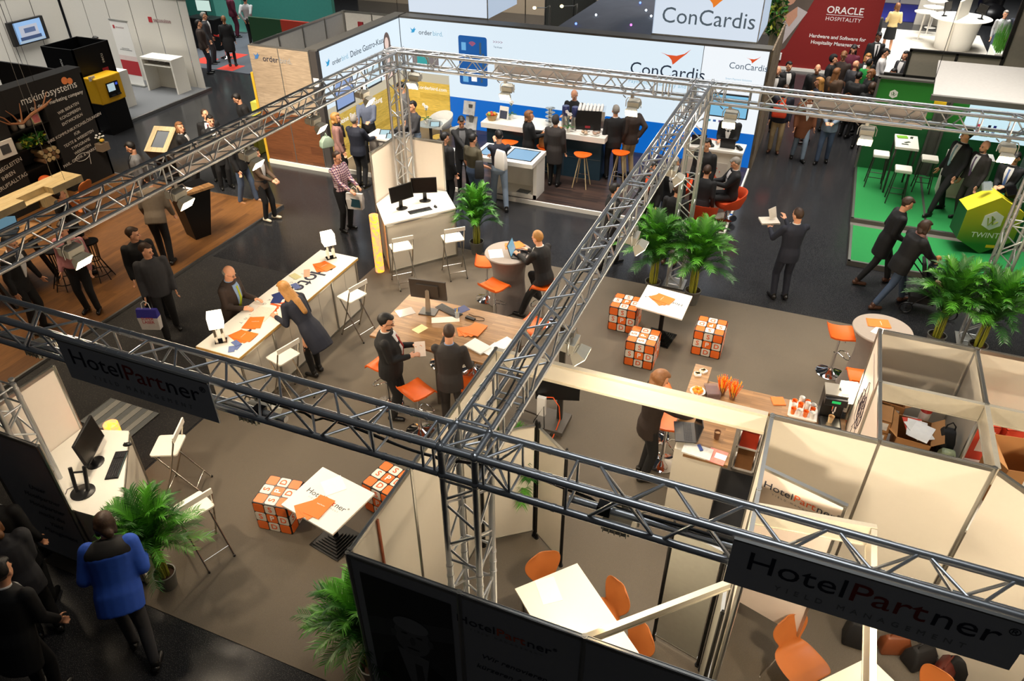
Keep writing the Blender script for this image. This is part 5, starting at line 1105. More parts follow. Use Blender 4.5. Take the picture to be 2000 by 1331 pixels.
person('auburn haired person behind the slanted display box',-11.35,8.95,60,h=1.7,wear='jacket',top='black',hair='bob',hc='red',hy=40,hp=-10,R_=(.1,.3,1.3))
person('dark haired man in black jacket standing at the yellow steps',-11.35,11.15,215,h=1.76,wear='jacket',top='black',hair='short',hc='black',hp=34,hy=20,lean=12,shirt=None)
person('woman with long dark hair in brown blazer and white shoes',-8.88,8.42,88,h=1.64,wear='wjacket',top='brown',legs='black',hair='long',hc='black',shoe='white',feet=[(-.1,.1,0),(.1,.0,0)],L=(-.06,.36,1.05),R_=(.08,.36,1.05))
person('person in long black coat in the aisle behind the wood lectern',-10.9,9.45,120,h=1.76,wear='coat',top='black',hair='short',hc='black')
person('person in blue jeans and red shoes half hidden by the truss',-9.85,8.95,80,h=1.76,wear='jacket',top='black',legs='jean',hair='short',hc='black',shoe='tan',feet=[(-.1,.16,0),(.1,-.14,0)])
# pushchair with child
p=V((4.33,9.78,Z0)); t=thing('pushchair','black pushchair with thin wheels standing by the right palms','pushchair',p,R(0)); g=G()
for s_ in(-.22,.22): g.pipe([(-.45,s_,1.0),(-.3,s_,.85),(.15,s_,.35),(.4,s_,.14)],.012,8); g.tube((-.3,s_,.12),(.12,s_,.6),.012)
g.tube((-.45,-.22,1.0),(-.45,.22,1.0),.014); obj('frame',g,BLACKM,t)
g=G(); g.rings([[V((-.22,y_,.95)) for y_ in(-.2,.2)]+[V((-.27,y_,.93)) for y_ in(.2,-.2)],[V((-.1,y_,.5)) for y_ in(-.2,.2)]+[V((-.14,y_,.46)) for y_ in(.2,-.2)],[V((.25,y_,.5)) for y_ in(-.19,.19)]+[V((.25,y_,.45)) for y_ in(.19,-.19)]]); obj('fabric_seat',g,BLK,t)
for a,b_ in ((-.32,-.24),(-.32,.24),(.4,-.22),(.4,.22)):
    g=G(); g.pipe([(a+.1*math.cos(k*PI/8),b_,.115+.1*math.sin(k*PI/8)) for k in range(17)],.014,6); g.tube((a,b_-.02,.115),(a,b_+.02,.115),.02); obj('wheel',g,BLACK,t)
g=G(); g.bb((-.3,-.18,.2),(.1,.18,.32)); obj('basket',g,BLK,t,False)
person('small boy in dark jacket sitting in the pushchair',4.28,9.80,85,z=.0,h=1.0,wear='parka',top='navy',legs='beige',hair='crop',hc='blonde',seat=.55,hp=25,L=(-.18,.4,1.2),R_=(.2,.35,1.2))
bag('bright pink bundle lying on the pushchair footrest',4.62,9.78,.42,(.2,.22,.16),mat('hot_pink',(214,50,90),.6),0,False,'pink_bundle','bundle')
# ---- backlit stand
ZP=.1
person('blonde woman in mauve jacket with a pale green bag at the left counter',-8.42,10.75,55,z=0,h=1.72,wear='wjacket',top='mauve',legs='black',hair='bob',hc='blonde',face='sS',shirt=None)
person('man in dark jacket seen from behind at the left counter',-7.9,10.72,5,z=0,h=1.74,wear='jacket',top='navy',legs='black',hair='short',hc='grey',shirt=None,L=(-.15,.38,1.12),R_=(.2,.4,1.12),fat=1.1)
person('balding man in blue shirt behind the left counter',-8.35,11.95,160,z=ZP,h=1.76,wear='shirt',top='slate',legs='black',hair='bald',hc='grey',face='b',hp=30,L=(-.12,.34,1.15),R_=(.15,.4,1.1))
person('tall man in grey sweater behind the far column by the timber wall',-7.85,13.05,235,z=ZP,h=1.78,wear='shirt',top='grey',legs='dgrey',hair='short',hc='black',hp=30,lean=8)
person('man in grey shirt standing right of the counter tablets',-7.0,11.85,205,z=ZP,h=1.74,wear='shirt',top='dgrey',legs='ljean',hair='short',hc='black',L=(-.1,.3,1.0),R_=(.1,.3,1.0))
person('dark haired man in black suit behind the touch table group',-5.45,11.25,150,z=ZP,h=1.76,hair='short',hc='black',hp=26,shirt='grey',R_=(-.1,.45,1.08),L=(-.35,.4,1.08))
person('man in black puffer jacket at the left of the touch table',-5.48,10.45,25,h=1.74,wear='parka',top='black',hair='short',hc='black',hy=20,hp=18)
person('man in olive shirt with a backpack at the touch table',-4.88,10.6,20,h=1.74,wear='tee',top='olive',legs='jean',hair='short',hc='black',hy=10,hp=20,fat=1.2,R_=(.25,.2,1.0))
person('man in dark blue shirt with white drawstring bag, hand on his chin',-4.38,10.85,-25,h=1.8,wear='shirt',top='navy',legs='ljean',hair='short',hc='black',hy=-20,hp=22,L=(-.06,.2,1.42),R_=(-.2,.38,1.05),shoe='black',feet=[(-.12,.12,0),(.14,-.16,0)])
bag('white drawstring bag on the back of the man with hand on chin',-4.24,10.62,1.05,(.3,.12,.42),PAPER,R(-20),False,'drawstring_bag'); bag('black and grey backpack of the man in the olive shirt',-4.66,10.42,.85,(.2,.16,.4),mat('backpack_cloth',(44,44,44),.7,n=.5),R(20),False,'backpack')
bag('pale green handbag of the blonde woman',-8.62,10.55,.95,(.16,.34,.26),mat('pale_green',(150,170,150),.5),R(-30))
person('bald barista in black behind the coffee grinders',-3.72,14.0,185,z=ZP,h=1.78,wear='shirt',top='black',hair='bald',hc='grey',hp=34,L=(-.15,.36,1.2),R_=(.15,.36,1.2))
person('auburn haired woman in black coat at the long white bar',-4.3,12.45,55,z=ZP,h=1.66,wear='coat',top='black',hair='bob',hc='red',hy=10,shirt=None,R_=(.1,.35,1.15),L=(-.1,.36,1.15))
person('person in long dark padded coat with hood at the white bar',-3.6,12.3,0,z=ZP,h=1.68,wear='coat',top='char',legs='black',hair='hood',hc='black',fat=1.1,shirt=None)
person('grey haired man in black suit at the right end of the bar',-2.46,13.2,-25,z=ZP,h=1.78,hair='short',hc='grey')
person('man in dark jacket and beige trousers at the right end of the bar',-2.12,13.5,-60,z=ZP,h=1.8,wear='jacket',top='dbrown',legs='beige',hair='crop',hc='brown',fat=1.1,R_=(.1,-.15,.98))
person('man in black behind the small white counter on the right',.05,13.95,185,z=ZP,h=1.76,wear='jacket',top='black',hair='short',hc='grey',hp=24,L=(-.15,.34,1.12),R_=(.15,.3,1.12))
person('man in black jacket sitting in the right orange chair',.46,12.05,250,z=ZP,h=1.74,wear='jacket',top='black',hair='short',hc='grey',seat=.46,hp=30,L=(-.1,.4,.85),R_=(.12,.4,.8))
person('person in black top sitting in the front orange chair, seen from behind',-.02,11.36,5,z=ZP,h=1.72,wear='shirt',top='black',hair='short',hc='brown',seat=.46,lean=10,hp=10)
person('grey haired man in black jacket with pale shirt standing behind the seated men',-.58,10.85,175,z=0,h=1.76,wear='jacket',top='black',legs='jean',hair='short',hc='grey',shirt='lgrey',hp=10)
person('man with short brown hair in black sweater seen from behind by the middle palms',-.28,9.7,5,h=1.72,wear='shirt',top='black',hair='crop',hc='brown',shoe='brown')
person('dark person half hidden behind the middle column',-.15,11.9,200,z=ZP,h=1.74,wear='jacket',top='black',hair='short',hc='black',shirt=None)
person('orange capped person behind the middle truss',-.95,10.55,200,h=1.72,wear='jacket',top='black',hair='hood',hc='black',shirt='orange')
person('person in dark trousers walking behind the middle truss',-1.35,9.2,60,h=1.74,wear='jacket',top='black',hair='short',hc='black',shirt=None,feet=[(-.1,.18,0),(.1,-.18,0)])
# ---- crowd
crowd=[('man in navy jacket and khaki trousers with an orange bag in the right aisle',.98,16.7,180,dict(wear='jacket',top='navy',legs='beige',hair='short',hc='brown',shirt='orange',shoe='brown')),
('man in rust brown coat and light jeans walking in the right aisle',1.6,16.4,165,dict(wear='coat',top='rust',legs='ljean',hair='short',hc='blonde',shirt='white',feet=[(-.1,.14,0),(.1,-.14,0)])),
('person in denim jacket and jeans holding a camera in the right aisle',2.2,16.45,185,dict(wear='jacket',top='ljean',legs='jean',hair='long',hc='brown',shirt='dgrey',L=(-.08,.28,1.1),R_=(.08,.28,1.1),feet=[(-.1,-.1,0),(.1,.15,0)])),
('balding man in dark suit with open white shirt facing the camera',.62,18.4,180,dict(hair='bald',hc='grey',face='b')),
('dark haired person directly behind the balding man in the suit',.85,19.0,150,dict(hair='short',hc='black')),
('white haired man in dark coat in front of the red wall',1.6,19.0,180,dict(wear='coat',top='black',hair='bald',hc='white',sk='l',shirt='dbrown')),
('woman with long blonde hair in front of the white haired man',1.72,17.7,270,dict(wear='jacket',top='navy',hair='long',hc='blonde',shirt=None)),
('woman in black headscarf at the left of the crowd',1.95,20.2,100,dict(wear='coat',top='black',hair='hood',hc='black',shirt=None)),
('person in brown hooded jacket with a rucksack, back to the camera',2.1,18.8,40,dict(wear='parka',top='brown',legs='brown',hair='long',hc='red')),
('tall man with light brown hair looking down in the crowd',2.2,20.3,190,dict(wear='shirt',top='dbrown',hair='short',hc='red',hp=34,h=1.85)),
('bald man with ginger beard in grey top in the crowd',2.55,19.8,50,dict(wear='tee',top='dgrey',hair='none',hc='red',face='b')),
('woman with long black hair in maroon top by the red wall',2.45,21.6,180,dict(wear='skirt',top='maroon',legs='black',hair='long',hc='black',hp=20)),
('person in black jacket with a brown leather shoulder bag',2.65,18.6,30,dict(wear='parka',top='black',hair='short',hc='black',hp=20)),
('blonde person behind the green sweater',2.85,20.7,180,dict(wear='jacket',top='black',hair='bob',hc='blonde')),
('person in bright green sweater in the crowd',2.9,20.1,40,dict(wear='shirt',top='green',legs='black',hair='short',hc='black')),
('brown haired woman in black beside the green sweater',2.95,19.0,250,dict(wear='jacket',top='black',hair='bob',hc='red',hp=20,shirt=None)),
('man in black suit and black tie standing tall at the right of the crowd',3.1,22.9,165,dict(hair='short',hc='black',sk='d',tie=(20,20,22),h=1.88,hp=10)),
('man in white shirt in profile at the right of the crowd',3.3,21.5,95,dict(wear='shirt',top='white',legs='black',hair='short',hc='black',hp=10,R_=(.1,.3,1.05))),
('woman with black hair facing the man in the white shirt',3.85,21.4,215,dict(wear='wjacket',top='dgrey',legs='black',hair='curly',hc='black')),
('person in black lettered top in front of the green stand wall',3.0,17.75,20,dict(wear='shirt',top='black',hair='bob',hc='brown')),
('person with dark curly hair and a yellow scarf behind the stand wall',3.5,19.3,200,dict(wear='jacket',top='black',hair='curly',hc='black',shirt='yellow')),
('man in grey suit walking away past the red wall',3.1,27.5,10,dict(top='dgrey',hair='short',hc='blonde')),
('woman in pale yellow jacket and black skirt on the white floor',3.75,28.6,-10,dict(wear='skirt',top='yellow',legs='bare',hair='bob',hc='red',feet=[(-.1,.1,0),(.12,-.1,0)],shoe='black',R_=(.2,.2,1.1),L=(-.2,.25,1.15))),
('woman in light grey sweater at the top right planter',7.2,28.6,170,dict(wear='shirt',top='lgrey',legs='jean',hair='short',hc='grey',face='g')),
('person in dark clothes beside the woman in the grey sweater',7.7,28.9,180,dict(wear='jacket',top='navy',legs='jean',hair='short',hc='brown')),
('black haired person sitting behind the grey panels',5.6,23.0,200,dict(wear='shirt',top='black',hair='short',hc='black',seat=.45,z=0)),
('man in black shirt behind the tall black box on the grey stand',-19.3,14.1,80,dict(wear='jacket',top='black',hair='short',hc='black',shirt=None)),
('grey haired man in dark suit at the bright screen',-18.6,18.1,60,dict(wear='suit',top='dgrey',hair='short',hc='grey')),
('person in dark jacket and jeans in front of the grey haired man',-17.95,17.1,50,dict(wear='jacket',top='dbrown',legs='navy',hair='short',hc='black',shirt=None)),
('woman in black dress with tied up red hair',-17.75,18.1,-40,dict(wear='dress',top='black',legs='black',hair='pony',hc='red',h=1.7,face='')),
('man in white shirt seen from behind with hands behind his back',-18.9,20.7,-15,dict(wear='shirt',top='lgrey',legs='black',hair='short',hc='black',L=(-.1,-.16,.95),R_=(.1,-.16,.95),h=1.82)),
('person in maroon jacket at the teal stand',-20.4,21.6,30,dict(wear='jacket',top='maroon',hair='short',hc='black'))]
for lb,x,y,d_,kw in crowd:
    kw=dict(kw); kw.setdefault('vox',.022); person(lb,x,y,d_,**kw)
bag('brown leather shoulder bag in the crowd',2.5,18.25,.85,(.36,.14,.34),mat('cognac_leather',(150,84,36),.5)); bag('orange bag held in the right aisle',.95,16.5,1.0,(.36,.2,.34),mat('red_orange_bag',(226,70,36),.5))
# ---- green stand people
ZG=.15
person('tall man in black suit with pale blue tie striding on the green stand',4.72,13.95,235,z=ZG,h=1.86,hair='short',hc='black',tie=(140,170,180),lean=-6,feet=[(-.12,.3,0),(.14,-.2,0)],hy=20,hp=4)
person('bald bearded man in dark suit with violet tie on the green stand',5.12,13.7,235,z=ZG,h=1.76,top='char',hair='none',hc='brown',face='b',tie=(96,76,104))
person('young man in black suit with blue tie holding a paper cup',5.62,13.28,205,z=ZG,h=1.74,hair='short',hc='black',tie=(80,110,170),hp=30,L=(-.05,.28,1.12),R_=(.1,.26,1.08))
# ================= BACKLIT STAND =================
LITW=mat('backlit_white',(60,62,64),.4,em=.92,emc=(228,244,255),n=0); LITB=mat('backlit_blue',(8,50,90),.4,em=.85,emc=(6,104,200),n=0)
def lit(name,rgb,em=.85): return mat(name,tuple(v*.25 for v in rgb),.5,em=em,emc=rgb,n=0)
LBE=lit('backlit_beige',(214,204,178),.8)
def litwood(name):
    k=woodmat(name,(200,170,80),(176,146,60),(1.6,.16),.6); nt=k.node_tree; b_=nt.nodes['Principled BSDF']; mx=[l.from_socket for l in nt.links if l.to_socket==b_.inputs['Base Color']][0]
    nt.links.new(mx,b_.inputs['Emission Color']); b_.inputs['Emission Strength'].default_value=.75; return k
LWD=litwood('backlit_timber')
LWD.node_tree.nodes['Mapping'].inputs['Rotation'].default_value=(PI/2,0,0)
FRM=mat('grey_wall_frame',(86,84,80),.5)
t=thing('stand_platform','low white edged platform with dark striped wood floor of the backlit stand','platform'); g=G(); g.bb((-9.08,11.3,.001),(.57,15.1,.098)); obj('plinth',g,WHITE,t,False); g=G(); g.bb((-7.3,11.34,.098),(.53,15.1,.101)); obj('wood_floor',g,DARKWD,t,False); g=G(); g.bb((-9.05,11.36,.098),(-7.3,15.1,.101)); obj('side_floor',g,mat('grey_brown_floor',(110,98,82),.6,n=.1),t,False)
t=thing('backlit_wall','long backlit white wall with blue lower band and large company logo','display wall'); zt=2.9
g=G(); g.bb((-9.08,15.14,.1),(.55,15.5,zt)); g.bb((-9.1,15.1,zt-.02),(.57,15.5,zt+.03)); g.bb((.53,15.1,.1),(.56,15.14,zt)); obj('frame',g,FRM,t,False)
for a,b_,z0_,z1_,m_,n in ((-9.06,-7.68,1.5,zt-.02,LITW,'lit_panel'),(-9.06,-7.68,1.26,1.5,LBE,'beige_band'),(-9.06,-7.68,.1,1.26,LWD,'timber_print'),(-7.66,-.96,.95,zt-.02,LITW,'lit_panel'),(-7.66,-.96,.1,.95,LITB,'blue_band'),(-.94,.53,.95,zt-.02,lit('backlit_white_right',(244,250,255),.95),'lit_panel'),(-.94,.53,.1,.95,LITB,'blue_band')):
    g=G(); g.bb((a,15.1,z0_),(b_,15.14,z1_)); obj(n,g,m_,t,False)
BLUECARD=lit('print_card_blue',(10,92,170),.8); PRD=lit('print_orange_red',(232,88,40),.85); PSL=lit('print_slate',(76,104,128),.6); PCY=lit('print_cyan',(40,160,214),.9); PDK=lit('print_ink',(36,58,84),.5)
def wl(body,size,x,z,m_,sp=1.,al='CENTER',y=15.096): return text(body,size,(x,y,z),(1,0,0),(0,0,1),m_,t,align=al,sp=sp)
def swoosh(cx,cz,w_,y=15.096,par=None,m_=None):
    pts=[(-.5,.12),(-.25,.06),(.05,.055),(.3,.14),(.5,.3),(.35,.13),(.18,-.02),(0.02,-.18),(-.05,-.24),(-.1,-.1),(-.2,.0),(-.35,.07)]
    g=G(); g.poly([(cx+a*w_,y,cz+b_*w_) for a,b_ in pts],(0,-.002,0)); return obj('logo_swoosh',g,m_ or PRD,par or t,False)
def bird(cx,cz,w_,y,par,ax='x',m_=None):
    pts=[(-.5,.35),(-.2,.1),(0,.15),(.3,.5),(.25,.2),(.5,.25),(.3,.0),(.15,-.3),(-.2,-.4),(-.5,-.35),(-.25,-.2),(-.35,0)]
    g=G()
    if ax=='x': g.poly([(cx+a*w_,y,cz+b_*w_) for a,b_ in pts],(0,-.002,0))
    else: g.poly([(y,cx+a*w_,cz+b_*w_) for a,b_ in pts],(.002,0,0))
    obj('logo_bird',g,m_ or PCY,par,False)
wl('ConCardis',.42,-1.75,2.2,PDK); swoosh(-1.6,2.56,.72); wl('Payments made easy and secure',.13,-1.75,1.9,lit('print_pale_blue',(150,200,225),.8),1.1)
wl('ConCardis',.2,.12,2.5,PSL); swoosh(.2,2.67,.32); wl('Smart Payment Solutions',.06,-.05,2.2,lit('print_pale_blue',(150,200,225),.8))
bird(-8.66,2.6,.17,15.098,t); wl('order',.17,-8.5,2.56,PDK,al='LEFT'); wl('bird.',.17,-8.08,2.56,lit('print_pale_blue',(150,200,225),.8),al='LEFT'); wl('www.orderbird.com',.14,-8.33,1.1,lit('print_bright_white',(255,255,255),1.),y=15.094)
g=G(); q=[]
for sx,sz,a0 in ((1,1,0),(-1,1,90),(-1,-1,180),(1,-1,270)):
    for k in range(5): a=R(a0+22.5*k); q.append((-6.92+sx*.35+.06*math.cos(a),15.098,1.96+sz*.57+.06*math.sin(a)))
g.poly(q,(0,-.002,0)); obj('bank_card_print',g,BLUECARD,t,False)
for cx_,cz_,w_,h_,m_ in ((-7.18,2.32,.13,.2,lit('print_light_blue',(110,180,230),.9)),(-6.7,2.3,.06,.3,PSL),(-6.62,2.0,.06,.35,PSL),(-7.15,1.5,.16,.2,lit('print_light_blue',(110,180,230),.9)),(-6.9,1.5,.16,.13,lit('print_bright_white',(255,255,255),1.)),(-6.68,1.55,.05,.25,PSL)):
    g=G(); g.poly([(cx_-w_/2,15.094,cz_-h_/2),(cx_+w_/2,15.094,cz_-h_/2),(cx_+w_/2,15.094,cz_+h_/2),(cx_-w_/2,15.094,cz_+h_/2)],(0,-.001,0)); obj('card_print_detail',g,m_,t,False)
for k in range(4): g=G(); g.pipe([(-6.93+(.03+.03*k)*math.cos(R(a)),15.094,2.33+(.03+.03*k)*math.sin(R(a))) for a in range(40,141,20)],.007,5); obj('card_wave_print',g,PRD,t)
wl('>>>>',.12,-6.2,2.5,lit('print_mauve',(170,120,150),.7)); wl('Tap & pay',.06,-6.2,2.38,PSL); wl('Growth',.06,-6.15,2.1,PSL)
g=G(); g.bb((-8.75,15.094,1.7),(-7.95,15.099,2.05)); obj('photo_print',g,lit('print_grey_photo',(150,140,140),.6),t,False); g=G(); g.bb((-8.6,15.091,1.74),(-8.25,15.0955,2.02)); obj('photo_print',g,lit('print_green_blue',(50,170,170),.8),t,False); g=G(); g.bb((-6.3,15.094,1.55),(-4.6,15.099,1.95)); obj('photo_print',g,lit('print_sand',(206,190,172),.8),t,False)
tv=thing('wall_screen','dark framed screen showing pale blue on the right part of the backlit wall','screen'); g=G(); g.bb((-.62,15.03,1.3),(.3,15.09,1.86)); obj('casing',g,BLACK,tv,False); g=G(); g.bb((-.59,15.026,1.33),(.27,15.03,1.83)); obj('display',g,lit('screen_sky',(130,196,232),.9),tv,False)
for k,c_ in enumerate(((120,90,150),(60,160,180),(60,110,180),(120,90,150),(90,100,170))): g=G(); g.bb((-.75+k*.13,15.096,1.15),(-.68+k*.13,15.099,1.2)); obj('icon_print',g,lit('icon_%d'%k,c_,.7),t,False)
t=thing('backlit_side_wall','backlit white side wall with a till picture over a yellow timber print','display wall'); g=G(); g.bb((-9.4,11.36,.1),(-9.12,15.5,zt)); g.bb((-9.4,11.3,zt-.02),(-9.06,15.5,zt+.03)); obj('frame',g,FRM,t,False)
for z0_,z1_,m_,n in ((1.52,zt-.02,LITW,'lit_panel'),(1.27,1.52,LBE,'beige_band'),(.1,1.27,LWD.copy(),'timber_print')):
    g=G(); g.bb((-9.12,11.4,z0_),(-9.08,15.1,z1_)); obj(n,g,m_,t,False)
def wl2(body,size,y,z,m_,al='LEFT'): return text(body,size,(-9.076,y,z),(0,1,0),(0,0,1),m_,t,align=al)
bird(11.67,2.55,.18,-9.078,t,'y'); wl2('order',.17,11.83,2.5,PDK); wl2('bird.',.17,12.24,2.5,lit('print_pale_blue',(150,200,225),.8)); wl2('Deine Gastro-Kasse',.21,12.62,2.5,PDK)
WHT=lit('print_bright_white',(255,255,255),1.); wl2('Deine Pos & Kartenzahlung',.19,11.75,1.08,WHT)
def scrn(y0,y1,z0_,z1_,m_,c_=(40,52,66)):
    g=G(); g.bb((-9.078,y0,z0_),(-9.072,y1,z1_)); obj('tablet_print',g,lit('print_bezel',c_,.5),t,False); g=G(); g.bb((-9.072,y0+.05,z0_+.05),(-9.07,y1-.05,z1_-.05)); obj('tablet_print',g,m_,t,False)
scrn(11.75,12.6,1.35,2.05,lit('print_tablet_a',(150,176,226),.8)); scrn(13.15,13.95,1.5,2.1,lit('print_tablet_b',(214,238,248),.9)); g=G(); g.bb((-9.078,14.05,1.6),(-9.074,14.4,2.0)); obj('till_print',g,lit('print_bezel',(40,52,66),.5),t,False)
# girl portrait print (generic)
for pts,m_ in ((blob(14.38,2.36,.17,.3),lit('print_brown_hair',(120,92,80),.6)),(blob(14.36,2.38,.1,.16),lit('print_skin',(244,214,200),.9)),([(14.1,1.5),(14.6,1.5),(14.55,2.1),(14.4,2.2),(14.2,2.1)],lit('print_skin',(244,214,200),.9))):
    g=G(); g.poly([(-9.074-.001*(m_.name=='print_skin'),p_[0],p_[1]) for p_ in pts],(.002+.002*(m_.name=='print_skin'),0,0)); obj('portrait_print',g,m_,t,False)
t=thing('timber_print_wall','brown timber print outer wall with a small bird logo and wordmark','display wall'); g=G(); g.bb((-10.93,11.2,.06),(-9.24,11.3,2.9)); obj('core',g,FRM,t,False)
BEI=woodmat('pale_timber_print',(176,156,132),(166,146,122),(2,.9),.6); BRW=woodmat('brown_timber_print',(120,72,40),(100,58,32),(1.6,.2),.6)
for k in (BEI,BRW): k.node_tree.nodes['Mapping'].inputs['Rotation'].default_value=(PI/2,0,0)
g=G(); g.bb((-10.93,11.19,1.35),(-9.26,11.2,2.88)); obj('upper_print',g,BEI,t,False); g=G(); g.bb((-10.93,11.19,.12),(-9.26,11.2,1.35)); obj('lower_print',g,BRW,t,False); g=G(); g.bb((-10.1,11.185,.12),(-10.08,11.2,2.88)); obj('seam',g,FRM,t,False)
bird(-10.72,2.66,.17,11.186,t,'x',mat('flat_blue',(60,110,170),.5)); a_=text('order',.19,(-10.56,11.184,2.62),(1,0,0),(0,0,1),TEXTD,t,align='LEFT'); text('bird.',.19,(-10.08,11.184,2.62),(1,0,0),(0,0,1),TEXTG,t,align='LEFT')
g=G(); g.bb((-10.93,11.15,.001),(-9.1,11.22,.1)); obj('white_skirting',g,WHITE,t,False)
g=G(); g.bb((-9.26,11.22,.0),(-9.06,11.36,2.9)); o=tag(obj('wall_end_post',g,mat('dark_post',(64,60,58),.6),None,False),'dark grey end post between the timber print and the backlit side wall','post')
g=G(); g.bb((-9.22,11.205,2.1),(-9.07,11.212,2.3)); o=tag(obj('stand_number_sign',g,PAPER,None,False),'small white stand number sign on the dark grey end post','sign'); text('F 01',.06,(-9.145,11.203,2.2),(1,0,0),(0,0,1),TEXTD,o)
g=G(); g.bb((-11.02,11.2,.001),(-10.95,11.27,2.25)); tag(obj('yellow_post',g,mat('yellow_paint',(214,170,50),.5),None,False),'yellow post at the left end of the timber print wall','post')
wall_run('grey store room wall behind the timber print wall, long side',[(-10.9,11.32),(-10.9,12.3),(-10.9,13.3),(-10.9,14.3),(-10.9,15.2)],z1=2.9,m=mat('grey_white_panel',(196,196,194),.6)); o=wall_run('grey store room back wall with red fabric tags',[(-10.88,15.25),(-10.0,15.25),(-9.42,15.25)],z1=2.9,m=MC['grey_white_panel'])
RT=mat('red_tag',(140,30,40),.7)
for x_ in (-10.45,-9.85):
    g=G(); g.bb((x_,15.2,1.9),(x_+.16,15.235,2.65)); q=tag(obj('hanging_tag',g,RT,None,False),('left','right')[x_>-10]+' red fabric tag with white letters on the grey store room wall','tag'); text('fatboy',.17,(x_+.08,15.197,2.27),(0,0,1),(-1,0,0),PAPER,q)
t=thing('yellow_steps','stepped yellow boxes beside the timber print wall','steps',(-11.6,10.9,0)); 
for k in range(4): g=G(); g.bb((-.35+.05*k,.0+.32*k,.001),(-.02+.05*k,.32+.32*k,.3+.32*k)); obj('step_box',g,mat('yellow_green_box',(200,198,84),.6),t,False,bevel=.01)
# towers + cloth roof
for a,b_,lb,tx in ((-9.0,-6.67,'large backlit white box above the backlit wall, left one',None),(-2.31,.18,'large backlit white box with company logo above the backlit wall','ConCardis')):
    t=thing('light_box',lb,'light box'); g=G(); g.bb((a,15.55,2.94),(b_,17.6,4.6)); obj('box_shell',g,lit('lightbox_side',(206,224,246),.72),t,False); g=G(); g.bb((a+.02,15.54,2.96),(b_-.02,15.55,4.58)); obj('lit_front',g,lit('lightbox_front',(226,238,252),.86),t,False)
    g=G(); g.bb((a,15.53,2.93),(b_,15.56,2.96)); g.bb((b_-.01,15.53,2.93),(b_+.01,15.56,4.6)); obj('frame',g,ALU,t,False)
    if tx: wl(tx,.5,-1.02,3.38,lit('print_slate2',(96,112,124),.6),y=15.538); swoosh(-.9,3.78,.62,15.538,t,lit('print_orange',(240,130,40),.9))
CLOTH=mat('grey_ceiling_cloth',(96,98,106),.9,n=.15,s=2)
g=G(); N=14; vs=[]; 
for j in range(N+1):
    for i in range(N+1): 
        x_=-4.75+2.4*i/N; y_=15.55+6.5*j/N; vs.append(V((x_,y_,2.9-.05*math.sin(i*1.3)*math.sin(j*.9))))
g.add(vs+[v-V((0,0,.03)) for v in vs],[(j*(N+1)+i,j*(N+1)+i+1,(j+1)*(N+1)+i+1,(j+1)*(N+1)+i) for j in range(N) for i in range(N)]); tag(obj('ceiling_cloth',g,CLOTH),'grey cloth canopy with tiny coloured lights behind the backlit wall','canopy')
g=G(); g.bb((-4.8,15.5,0),(-2.33,15.54,2.9)); 
rnd=random.Random(5)
for k in range(11):
    x_,y_=-4.6+2.1*rnd.random(),15.8+5.5*rnd.random(); g=G(); g.ell((x_,y_,2.96),(.03,)*3,nu=8,nv=6); c_=rnd.choice(((90,120,255),(220,240,255),(255,160,90),(200,90,220))); tag(obj('small_lamp',g,mat('tiny_lamp_%d'%c_[0],c_,.5,em=4),None),'tiny coloured lamp on the grey cloth canopy','lamp','tiny lamps on the grey canopy')
BRK=woodmat('rough_brick',(150,132,108),(96,82,66),(.22,.08),.9,mortar=.012); BRK.node_tree.nodes['Mapping'].inputs['Rotation'].default_value=(0,PI/2,0)
g=G(); g.bb((.56,15.15,0),(.6,18.2,2.9)); tag(obj('brick_wall_side',g,BRK,None,False),'rough brick side face at the right end of the backlit wall','wall')
def greenery(label,x0,x1,y0,y1,z0_,z1_,n):
    rnd=random.Random(n); g=G()
    for k in range(n):
        p=V((rnd.uniform(x0,x1),rnd.uniform(y0,y1),rnd.uniform(z0_,z1_))); a=V((rnd.uniform(-1,1),rnd.uniform(-1,1),rnd.uniform(-.3,.8))).normalized()*.1; b_=a.cross(V((rnd.random(),rnd.random(),rnd.random()))).normalized()*.035; g.m=rnd.choice((0,0,1,2)); g.add([p-a,p-b_,p+a,p+b_,p+V((0,0,.004))],[(0,1,4),(1,2,4),(2,3,4),(3,0,4)])
    o=obj('climbing_plant',g,[mat('ivy_green',(60,120,40),.5),mat('ivy_dark',(30,80,26),.5),mat('ivy_yellow',(170,170,50),.5)],None,False); return tag(o,label,'plant')
greenery('green and yellow climbing plants on the wood post right of the big logo box',.15,.55,17.9,18.4,2.6,4.8,900)
g=G(); g.bb((.25,18.1,0),(.5,18.4,4.8)); tag(obj('wood_post',g,OAKL,None,False),'pale wood post carrying the climbing plants','post')
